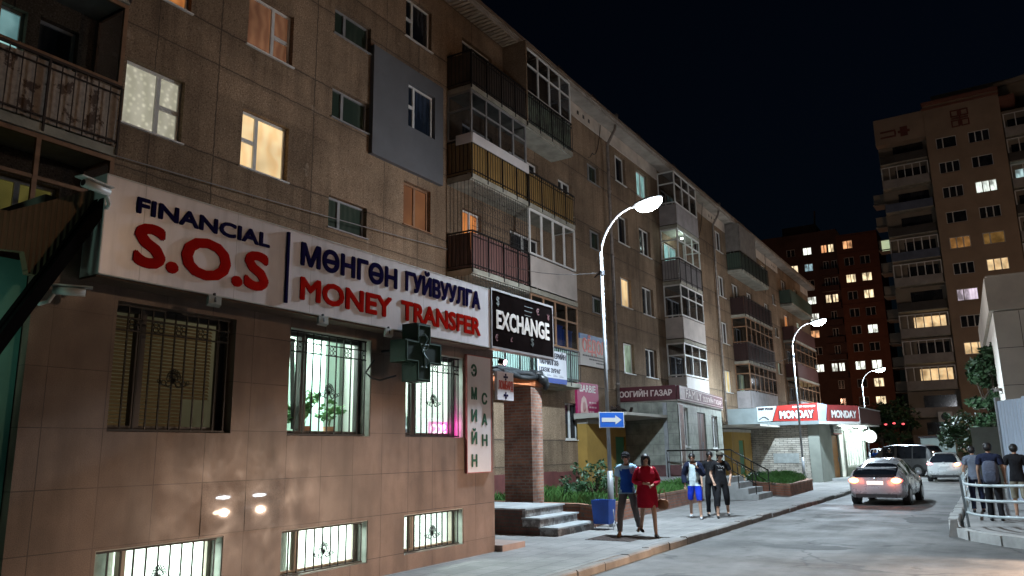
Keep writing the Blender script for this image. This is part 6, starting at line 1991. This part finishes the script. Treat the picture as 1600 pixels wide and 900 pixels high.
    if bottom:
        mat, ln_ = bottom
        lim = {'long': .97, 'shorts': .12, 'crop': .5}[ln_]
        garment('trousers' if ln_ != 'shorts' else 'shorts', mat, lambda l, tt, c, n: (l in ('torso', 'thigh') and c.z < 1.06) or (l == 'shin' and tt < lim), .020 if ln_ == 'long' else .026, [(1.02, False)], .010)
    if top:
        mat, sl = top
        smax = .62 if sl == 'short' else 1.0
        arm = lambda l, tt, sx: (l == 'uarm' and tt < sx) or (sx >= 1 and l == 'farm' and tt < .92)
        garment('shirt', mat, lambda l, tt, c, n: (l == 'torso' and c.z > .80) or (l == 'thigh' and c.z > .80) or (l == 'neck' and tt < .35) or arm(l, tt, smax), .030, [(.855, True)], .010)
        if jacket:
            garment('jacket', jacket, lambda l, tt, c, n: ((l in ('torso', 'thigh') and c.z > .80) and not (abs(c.x) < .085 and c.y > .0)) or (l == 'neck' and tt < .4) or arm(l, tt, 1.0), .046, [(.90, True)], .012)
        if front:
            garment('vest', front, lambda l, tt, c, n: l in ('torso', 'thigh') and c.z > .8 and abs(c.x) < .115 and n.y > .15 and c.z < 1.37, .040, [(.88, True)], .008)
    if shoes:
        for s in (-1, 1):
            hip, kn, an, toe = L[s]
            skinned('shoe', [(an + Vector((0, -.045, -.035)) * k, .042 * k), (an + Vector((0, .03, -.030)) * k, .044 * k), (toe + Z * .006, (.044 * k, .032 * k)), (toe + (toe - an).normalized() * .05 * k, (.034 * k, .022 * k))], [(0, 1), (1, 2), (2, 3)], shoes, t, 1)
    return t


def cloth(name, c, v=.25):
    t = NT(name)
    f = t.noise(5, 3, .6, t.pos(True)); w = t.noise(14, 3, .6, t.pos(True), 1.2)
    t.base(t.mix(f, tuple(x * (1 - v) for x in c), tuple(min(1, x * (1 + v)) for x in c))); t.set(Roughness=.85)
    t.bsdf.inputs['Specular IOR Level'].default_value = .15
    t.bump(w, .6, .03)
    return t.m


c_lblue = cloth('light_blue_shirt', (.30, .45, .58)); c_blue = cloth('royal_blue_vest', (.012, .065, .32)); c_grey = cloth('grey_trousers', (.115, .11, .115)); c_red = cloth('crimson_cloth', (.30, .006, .022))
c_white = cloth('white_tee', (.50, .60, .62)); c_black = cloth('black_cloth', (.012, .012, .014)); c_navy = cloth('dark_navy_cloth', (.014, .018, .04)); c_shorts = cloth('cobalt_shorts', (.010, .035, .42)); c_dgrey = cloth('charcoal_cloth', (.045, .048, .052)); c_khaki = cloth('khaki_cloth', (.22, .20, .15))
m_sh_brown = M('brown_shoe', (.14, .075, .035), .5, .3, 6); m_sh_black = M('black_shoe', (.012, .011, .011), .4, .3, 6); m_sh_white = M('pale_trainer', (.42, .44, .46), .5, .2, 6); m_cap = cloth('black_cap', (.012, .011, .013))

person('man in a dark cap, pale blue shirt with royal blue front and grey trousers', (-6.93, 16.0, .13), R(192), 1.74, m_skin2, feet=((-.17, -.26), (.15, .27)), lift=(.07, 0), arms=(((-.27, .03, 1.13), (-.25, .20, .93)), ((.26, -.12, 1.14), (.27, -.16, .90))), top=(c_lblue, 'short'), front=c_blue, bottom=(c_grey, 'long'), shoes=m_sh_brown, cap=m_cap, lean=.04, head=(0, .03))
person('woman with a black bob in a loose crimson dress, walking beside the man in blue', (-6.46, 15.93, .13), R(214), 1.70, m_skin, feet=((-.10, .24), (.11, -.24)), lift=(0, .09), arms=(((-.27, -.02, 1.13), (-.08, .19, 1.06)), ((.27, -.05, 1.13), (.07, .20, 1.10))), dress=c_red, shoes=m_sh_black, hair='bob', head=(0, .01))
hb_ = thing('handbag', 'small tan handbag carried at the side of the woman in crimson', 'handbag', (-6.17, 16.08, .66))
g = MB(); g.ell((-6.17, 16.08, .78), (.12, .055, .11), 18, 10, pw=.6); g.build('bag_body', M('tan_leather', (.25, .12, .06), .5, .3, 6), hb_, True)
g = MB(); g.tube([(-6.17 + .08 * math.cos(R(a)), 16.08, .87 + .22 * math.sin(R(a))) for a in range(0, 181, 15)], .009, 5); g.build('strap', m_sh_brown, hb_, True)
tp = person('boy in a white tee under a dark jacket and bright blue shorts', (-6.95, 20.45, .13), R(196), 1.68, m_skin, feet=((-.14, .16), (.13, -.16)), lift=(0, .04), arms=(((-.25, .02, 1.14), (-.09, .20, 1.36)), ((.27, -.08, 1.14), (.25, -.02, .90))), lean=.05, head=(.02, .03), top=(c_white, 'short'), jacket=c_navy, bottom=(c_shorts, 'shorts'), shoes=m_sh_white)
tp = person('dark haired youth all in black standing behind the boy in the cap', (-6.78, 21.35, .13), R(200), 1.72, m_skin, feet=((-.11, .10), (.11, -.10)), top=(c_black, 'short'), bottom=(c_black, 'long'), shoes=m_sh_black, head=(0, .02))
tp = person('youth in a dark cap, black printed tee and cropped black trousers looking down', (-6.38, 20.95, .13), R(200), 1.70, m_skin, feet=((-.14, -.16), (.15, .18)), lift=(.05, 0), arms=(((-.27, -.06, 1.14), (-.22, .08, .93)), ((.27, -.02, 1.13), (.21, .12, .94))), lean=.06, top=(c_black, 'short'), bottom=(c_black, 'crop'), shoes=m_sh_black, cap=M('olive_cap', (.06, .055, .04), .8, .3, 6), head=(0, .05))
g = MB()
for i in range(6):
    a = Vector((-.09 + i * .032, .152, 1.27 + .03 * (i % 2) + .006 * i)); g.bar(a, a + Vector((.02, .003, .055 - .03 * (i % 2))), .014, .006)
for i in range(4):
    a = Vector((-.04 + i * .03, .150, 1.22)); g.bar(a, a + Vector((.02, 0, .02)), .010, .006)
g.build('shirt_print', M('white_shirt_print', (.6, .6, .6), .7, .1, 3), tp, local=True)
c_shorts_dk = cloth('dark_shorts', (.05, .05, .055))
tp = person('person seen from behind in dark navy with a grey backpack, by the curved railing', (-.22, 21.5, .17), R(-4), 1.78, m_skin2, feet=((-.11, .12), (.11, -.12)), lift=(0, .02), top=(c_navy, 'short'), bottom=(c_black, 'long'), shoes=m_sh_black, bulk=1.1)
bp = thing('backpack', 'slate grey backpack on the back of the person in navy', 'backpack', (-.22, 21.33, 1.0), R(-4))
g = MB(); g.ell((0, -.06, .28), (.16, .115, .26), 24, 14, pw=.55); g.build('pack', cloth('slate_grey_nylon', (.085, .095, .13)), bp, True, local=True)
g = MB(); g.ell((0, -.15, .18), (.12, .05, .12), 20, 12, pw=.5); g.build('pocket', cloth('slate_pocket', (.065, .075, .105)), bp, True, local=True)
for s_ in (-1, 1):
    g = MB(); g.tube([(s_ * .10, .0, .50), (s_ * .12, .12, .50), (s_ * .13, .28, .38), (s_ * .15, .22, .12), (s_ * .13, .02, .05)], .018, 6); g.build('strap', m_sh_black, bp, True, local=True)
person('person in a pale grey tee half hidden in front of the backpacker', (-.62, 24.2, .17), R(2), 1.70, m_skin, feet=((-.11, -.12), (.11, .12)), top=(cloth('grey_blue_tee', (.13, .15, .19)), 'short'), bottom=(c_navy, 'long'), shoes=m_sh_black)
person('person in a black top and khaki shorts walking along the blue fence', (.30, 22.4, .17), R(0), 1.74, m_skin, feet=((-.11, .14), (.11, -.12)), top=(c_black, 'short'), bottom=(c_khaki, 'shorts'), shoes=m_sh_white)
person('person in a blue top standing by the parked white car at the street end', (-7.05, 58.0, .0), R(185), 1.70, m_skin, top=(c_blue, 'short'), bottom=(c_black, 'long'), shoes=m_sh_black)
person('person in black walking past the grey van', (-6.05, 56.5, .0), R(160), 1.72, m_skin, feet=((-.1, .15), (.1, -.12)), top=(c_black, 'short'), bottom=(c_dgrey, 'long'), shoes=m_sh_black)

# ---------------------------------------------------------------- cars
def curve(stops, x):
    if x <= stops[0][0]:
        return stops[0][1]
    for (a, p), (b, q) in zip(stops, stops[1:]):
        if x <= b:
            t = (x - a) / (b - a); t = t * t * (3 - 2 * t) * .35 + t * .65
            return p + (q - p) * t
    return stops[-1][1]


m_tyre = M('tyre_rubber', (.014, .014, .014), .85, .2, 10); m_rim = M('alloy_rim', (.40, .41, .42), .35, .1, 4, metal=.7)
m_carglass = M('car_window_glass', (.010, .012, .016), .08, .2, 2); m_trim = M('black_car_trim', (.015, .015, .016), .5, .2, 5)
m_tail_hot = emitter('lit_tail_lamp', (1.0, .24, .06), 16.0); m_tail_rim = emitter('tail_lamp_red', (1.0, .03, .01), 1.6); m_tail_dim = emitter('dim_tail_lamp', (1.0, .03, .02), 1.4); m_tail_off = M('tail_lamp_off', (.16, .012, .012), .25, .2, 4)
m_head_off = M('head_lamp_glass', (.45, .47, .5), .2, .1, 3); m_plate = M('number_plate', (.60, .60, .58), .5, .08, 5); m_plate_lit = emitter('lit_number_plate', (1.0, .72, .55), .9)


def carpaint(name, c, metal=.35, rough=.28):
    m = M(name, c, rough, .06, 2, metal=metal, obj=True)
    m.node_tree.nodes['Principled BSDF'].inputs['Coat Weight'].default_value = .6
    return m


def car(label, loc, rz, L, Wd, roof, belt, low, paint, tail=m_tail_off, hot=False, wheels=(.8, .75), pillars=(), glass=(), wr=.64, lamp_z=.86, wheel_r=.31, spoiler=False, head=m_head_off, plate=m_plate):
    """roof/belt: (y, z) profiles from the rear bumper (y=0) forward; glass: y ranges of side windows; pillars between them stay paint."""
    t = thing('car', label, 'car', loc, rz, 'cars on the street')
    N, hw = 56, Wd / 2
    ys = [L * i / N for i in range(N + 1)]
    def section(y):
        zr, zb = curve(roof, y), curve(belt, y); zr = max(zr, zb + .02)
        e = min(y, L - y)
        w = hw * (.84 + .16 * min(1, (e / .55)) ** .5)
        cab = min(1, max(0, (zr - zb - .03) / .35))
        wt_ = w * (.90 * (1 - cab) + wr / .5 * .5 * cab)
        bz = low + max(0, .14 - e * .5)
        return [(0, bz), (w - .10, bz), (w - .015, bz + .09), (w, bz + .25), (w, (bz + zb) * .5 + .05), (w - .012, zb - .10), (w - .045, zb), (w - .045 - (w - .045 - wt_) * .5, zb + (zr - zb) * .55), (wt_, zr - .045 * cab - .012), (wt_ - .12, zr - .005), (wt_ * .5, zr + .01), (0, zr + .012)]
    secs = [section(y) for y in ys]
    K = len(secs[0])
    body = MB(); win = MB()
    def q(i, j, s):
        x, z = secs[i][j]; return Vector((s * x, ys[i], z))
    for i in range(N):
        ym = (ys[i] + ys[i + 1]) / 2
        for j in range(K - 1):
            cabin = curve(roof, ym) - curve(belt, ym) > .16
            slope = (curve(roof, ys[i + 1]) - curve(roof, ys[i])) / (ys[i + 1] - ys[i])
            side = j in (6, 7) and any(a < ym < b for a, b in glass) and cabin
            scr = j in (8, 9, 10) and abs(slope) > .22 and curve(roof, ym) > curve(belt, ym) + .06
            for s in (-1, 1):
                f = [q(i, j, s), q(i, j + 1, s), q(i + 1, j + 1, s), q(i + 1, j, s)]
                (win if side or scr else body).poly(f if s > 0 else f[::-1])
    for i in (0, N):
        body.poly([q(i, j, 1) for j in range(K)] + [q(i, j, -1) for j in range(K - 2, 0, -1)])
    b = body.build('body', paint, t, True, local=True)
    win.build('windows', m_carglass, t, True, local=True)
    for y in (wheels[0], L - wheels[1]):
        for s in (-1, 1):
            g = MB(); g.cyl((s * (hw - .10), y, wheel_r + .01), (1, 0, 0), wheel_r + .055, .215, 26); g.build('wheel_arch', m_trim, t, local=True)
            g = MB(); g.tube([(s * (hw - .19), y, wheel_r), (s * (hw - .17), y, wheel_r), (s * (hw - .01), y, wheel_r), (s * (hw + .012), y, wheel_r)], [wheel_r * .93, wheel_r, wheel_r, wheel_r * .93], 26)
            w = g.build('wheel', m_tyre, t, True, local=True)
            g = MB(); g.cyl((s * (hw + .014), y, wheel_r), (1, 0, 0), wheel_r * .66, .014, 22); rim = g.build('rim', m_rim, w, local=True)
    for yd in [a for a, b_ in glass] + [glass[-1][1] + .08]:
        i = round(yd / L * N)
        for s in (-1, 1):
            g = MB(); g.tube([q(i, j, s) for j in range(2, 7)], .006, 5, False); g.build('door_seam', m_trim, t, local=True)
    for a, b_ in glass[1:]:
        for s in (-1, 1):
            i = round((a + .12) / L * N); p0 = q(i, 5, s)
            g = MB(); g.bar(p0 + Vector((s * .012, -.08, -.03)), p0 + Vector((s * .012, .08, -.03)), .03, .025); g.build('door_handle', m_trim, t, local=True)
    g = MB(); g.tube([(-.55, .10, curve(belt, .1) + .02), (.05, .16, curve(belt, .1) + .10)], .010, 5); g.build('rear_wiper', m_trim, t, local=True)
    g = MB(); g.ell((0, -.005, lamp_z + .06), (.075, .02, .05), 12, 6); g.build('badge', m_rim, t, True, local=True)
    zb0 = curve(belt, .05); bw = hw * .84
    F = Fr((0, 0, 0), (1, 0, 0), (0, -1, 0))
    for s in (-1, 1):
        g = MB(); a, c = sorted((s * (bw - .30), s * (bw + .03)))
        g.ell((s * (bw - .10), .07, lamp_z), (.20, .09, .085), 14, 8); g.build('tail_light', tail, t, True, local=True)
        if hot:
            g = MB(); g.ell((s * (bw - .10), -.0, lamp_z), (.15, .07, .085), 14, 8); g.build('brake_light', m_tail_hot, t, True, local=True)
        g = MB(); g.ell((s * (hw * .72), L - .10, .66), (.20, .10, .065), 14, 8); g.build('headlight', head, t, True, local=True)
        g = MB(); g.ell((s * (hw + .07), L * .66, curve(belt, L * .66) + .06), (.09, .06, .065), 10, 8); g.build('mirror', paint, t, True, local=True)
    g = MB(); g.box(F, -.25, .25, lamp_z - .13, lamp_z - .015, .008, .020); g.build('number_plate', plate, t, local=True)
    g = MB(); g.box(F, -.62, .62, low + .02, low + .13, -.02, .012); g.build('bumper_insert', m_trim, t, local=True)
    if spoiler:
        g = MB(); g.box(F, -.60, .60, lamp_z + .10, lamp_z + .19, -.02, .006); g.build('dark_tail_band', m_carglass, t, local=True)
        g = MB(); y = spoiler; g.box(F, -.60, .60, curve(roof, y) - .02, curve(roof, y) + .02, -y - .10, -y + .12); g.build('spoiler', paint, t, local=True)
    return t


car('silver hatchback driving away with glowing brake lights, nearest car on the road', (-3.58, 28.45, 0), R(-3), 4.45, 1.76,
    [(0, .95), (.12, 1.06), (.5, 1.19), (1.0, 1.34), (1.7, 1.46), (2.3, 1.485), (2.9, 1.40), (3.5, 1.04), (4.1, .82), (4.45, .62)],
    [(0, .90), (.5, .96), (2.4, .93), (3.4, .90), (4.0, .78), (4.45, .58)], .24, carpaint('silver_paint', (.44, .44, .46)), m_tail_rim, True, (.95, .85), glass=((.9, 1.35), (1.45, 2.25), (2.33, 3.15)), lamp_z=.80, spoiler=.55, plate=m_plate_lit)
light('POINT', 'brake_glow', (-4.2, 28.1, .72), 5, (1, .14, .06), shadow_soft_size=.12)
light('POINT', 'brake_glow', (-2.95, 28.15, .72), 5, (1, .14, .06), shadow_soft_size=.12)
car('silver compact hatchback with one bright red tail light, beyond the nearest car', (-2.55, 47.4, 0), R(-1), 3.95, 1.70,
    [(0, .98), (.18, 1.12), (.55, 1.36), (.9, 1.45), (1.9, 1.50), (2.5, 1.42), (3.1, 1.04), (3.7, .84), (3.95, .62)],
    [(0, .93), (.5, .98), (2.4, .93), (3.2, .88), (3.95, .60)], .22, carpaint('silver_paint', (.58, .60, .60)), m_tail_dim, False, (.7, .72), glass=((.55, 1.0), (1.1, 1.9), (1.98, 2.75)), lamp_z=.92, wheel_r=.29)
g = MB(); g.ell((-1.93, 47.36, .90), (.13, .06, .08), 12, 8); o_ = g.build('tail_flare', m_tail_hot); o_.parent = bpy.data.objects['car.001']; o_.matrix_parent_inverse = (Matrix.Translation((-2.55, 47.4, 0)) @ Matrix.Rotation(R(-1), 4, 'Z')).inverted(); o_.name = 'brake_light'
car('grey minivan parked across the street end with a dark rear window', (-3.25, 56.4, 0), R(62), 4.75, 1.80,
    [(0, 1.1), (.10, 1.55), (.35, 1.86), (.8, 1.93), (2.6, 1.95), (3.3, 1.86), (4.0, 1.22), (4.5, 1.0), (4.75, .7)],
    [(0, 1.05), (.4, 1.08), (3.4, 1.06), (4.2, .98), (4.75, .66)], .28, carpaint('dull_grey_paint', (.085, .085, .088), .3, .4), m_tail_dim, False, (.9, .9), glass=((.35, 1.2), (1.3, 2.3), (2.42, 3.3)), wr=.78, lamp_z=.98, wheel_r=.33)
car('white estate car parked by the kiosk at the street end', (-6.9, 63.5, 0), R(20), 4.6, 1.78,
    [(0, 1.0), (.12, 1.3), (.4, 1.62), (.9, 1.70), (2.3, 1.70), (2.9, 1.60), (3.5, 1.12), (4.2, .95), (4.6, .7)],
    [(0, .98), (.4, 1.02), (3.0, .98), (4.0, .9), (4.6, .66)], .26, carpaint('white_paint', (.72, .74, .74), .1), m_tail_off, False, (.85, .85), glass=((.4, 1.15), (1.25, 2.1), (2.2, 3.0)), wr=.72, lamp_z=.95, wheel_r=.33)
car('black car parked facing us beyond the straight railing, its lamps faintly lit', (-.15, 57.2, 0), R(176), 4.6, 1.80,
    [(0, .95), (.3, 1.05), (1.0, 1.25), (1.6, 1.44), (2.4, 1.46), (3.0, 1.30), (3.5, 1.04), (4.2, .86), (4.6, .62)],
    [(0, .90), (.6, .96), (2.8, .94), (3.4, .92), (4.6, .58)], .24, carpaint('black_paint', (.012, .012, .014), .2, .2), m_tail_off, False, (.95, .9), glass=((1.0, 1.5), (1.6, 2.2), (2.3, 2.95)), lamp_z=.86, head=emitter('dim_headlight', (1, .72, .45), 1.8))

car('dark car waiting opposite the annex with its headlamps on, outside the view', (6.6, 15.25, 0), R(90), 4.4, 1.76,
    [(0, 1.0), (.15, 1.2), (.6, 1.55), (1.2, 1.66), (2.3, 1.66), (2.9, 1.52), (3.4, 1.12), (4.1, .95), (4.4, .7)],
    [(0, .98), (.5, 1.02), (3.0, .98), (3.8, .92), (4.4, .66)], .26, carpaint('dark_blue_paint', (.02, .025, .04)), m_tail_off, False, (.85, .85), glass=((.6, 1.2), (1.3, 2.1), (2.2, 2.9)), lamp_z=.95, wheel_r=.33, head=emitter('lit_headlight', (1.0, .80, .58), 60))
for y in (14.62, 15.88):
    g = MB(); g.ell((2.18, y, 1.06), (.03, .24, .04), 12, 6); o_ = g.build('running_light', emitter('cool_running_light', (.85, .93, 1), 85), None); o_.parent = bpy.data.objects['car.005']; o_.matrix_parent_inverse = (Matrix.Translation((6.6, 15.25, 0)) @ Matrix.Rotation(R(90), 4, 'Z')).inverted()
    light('SPOT', 'headlamp_beam', (2.12, y, .66), 2000, (1, .70, .50), spot_size=R(70), spot_blend=.5, shadow_soft_size=.06, rot=(R(69), 0, R(118)))
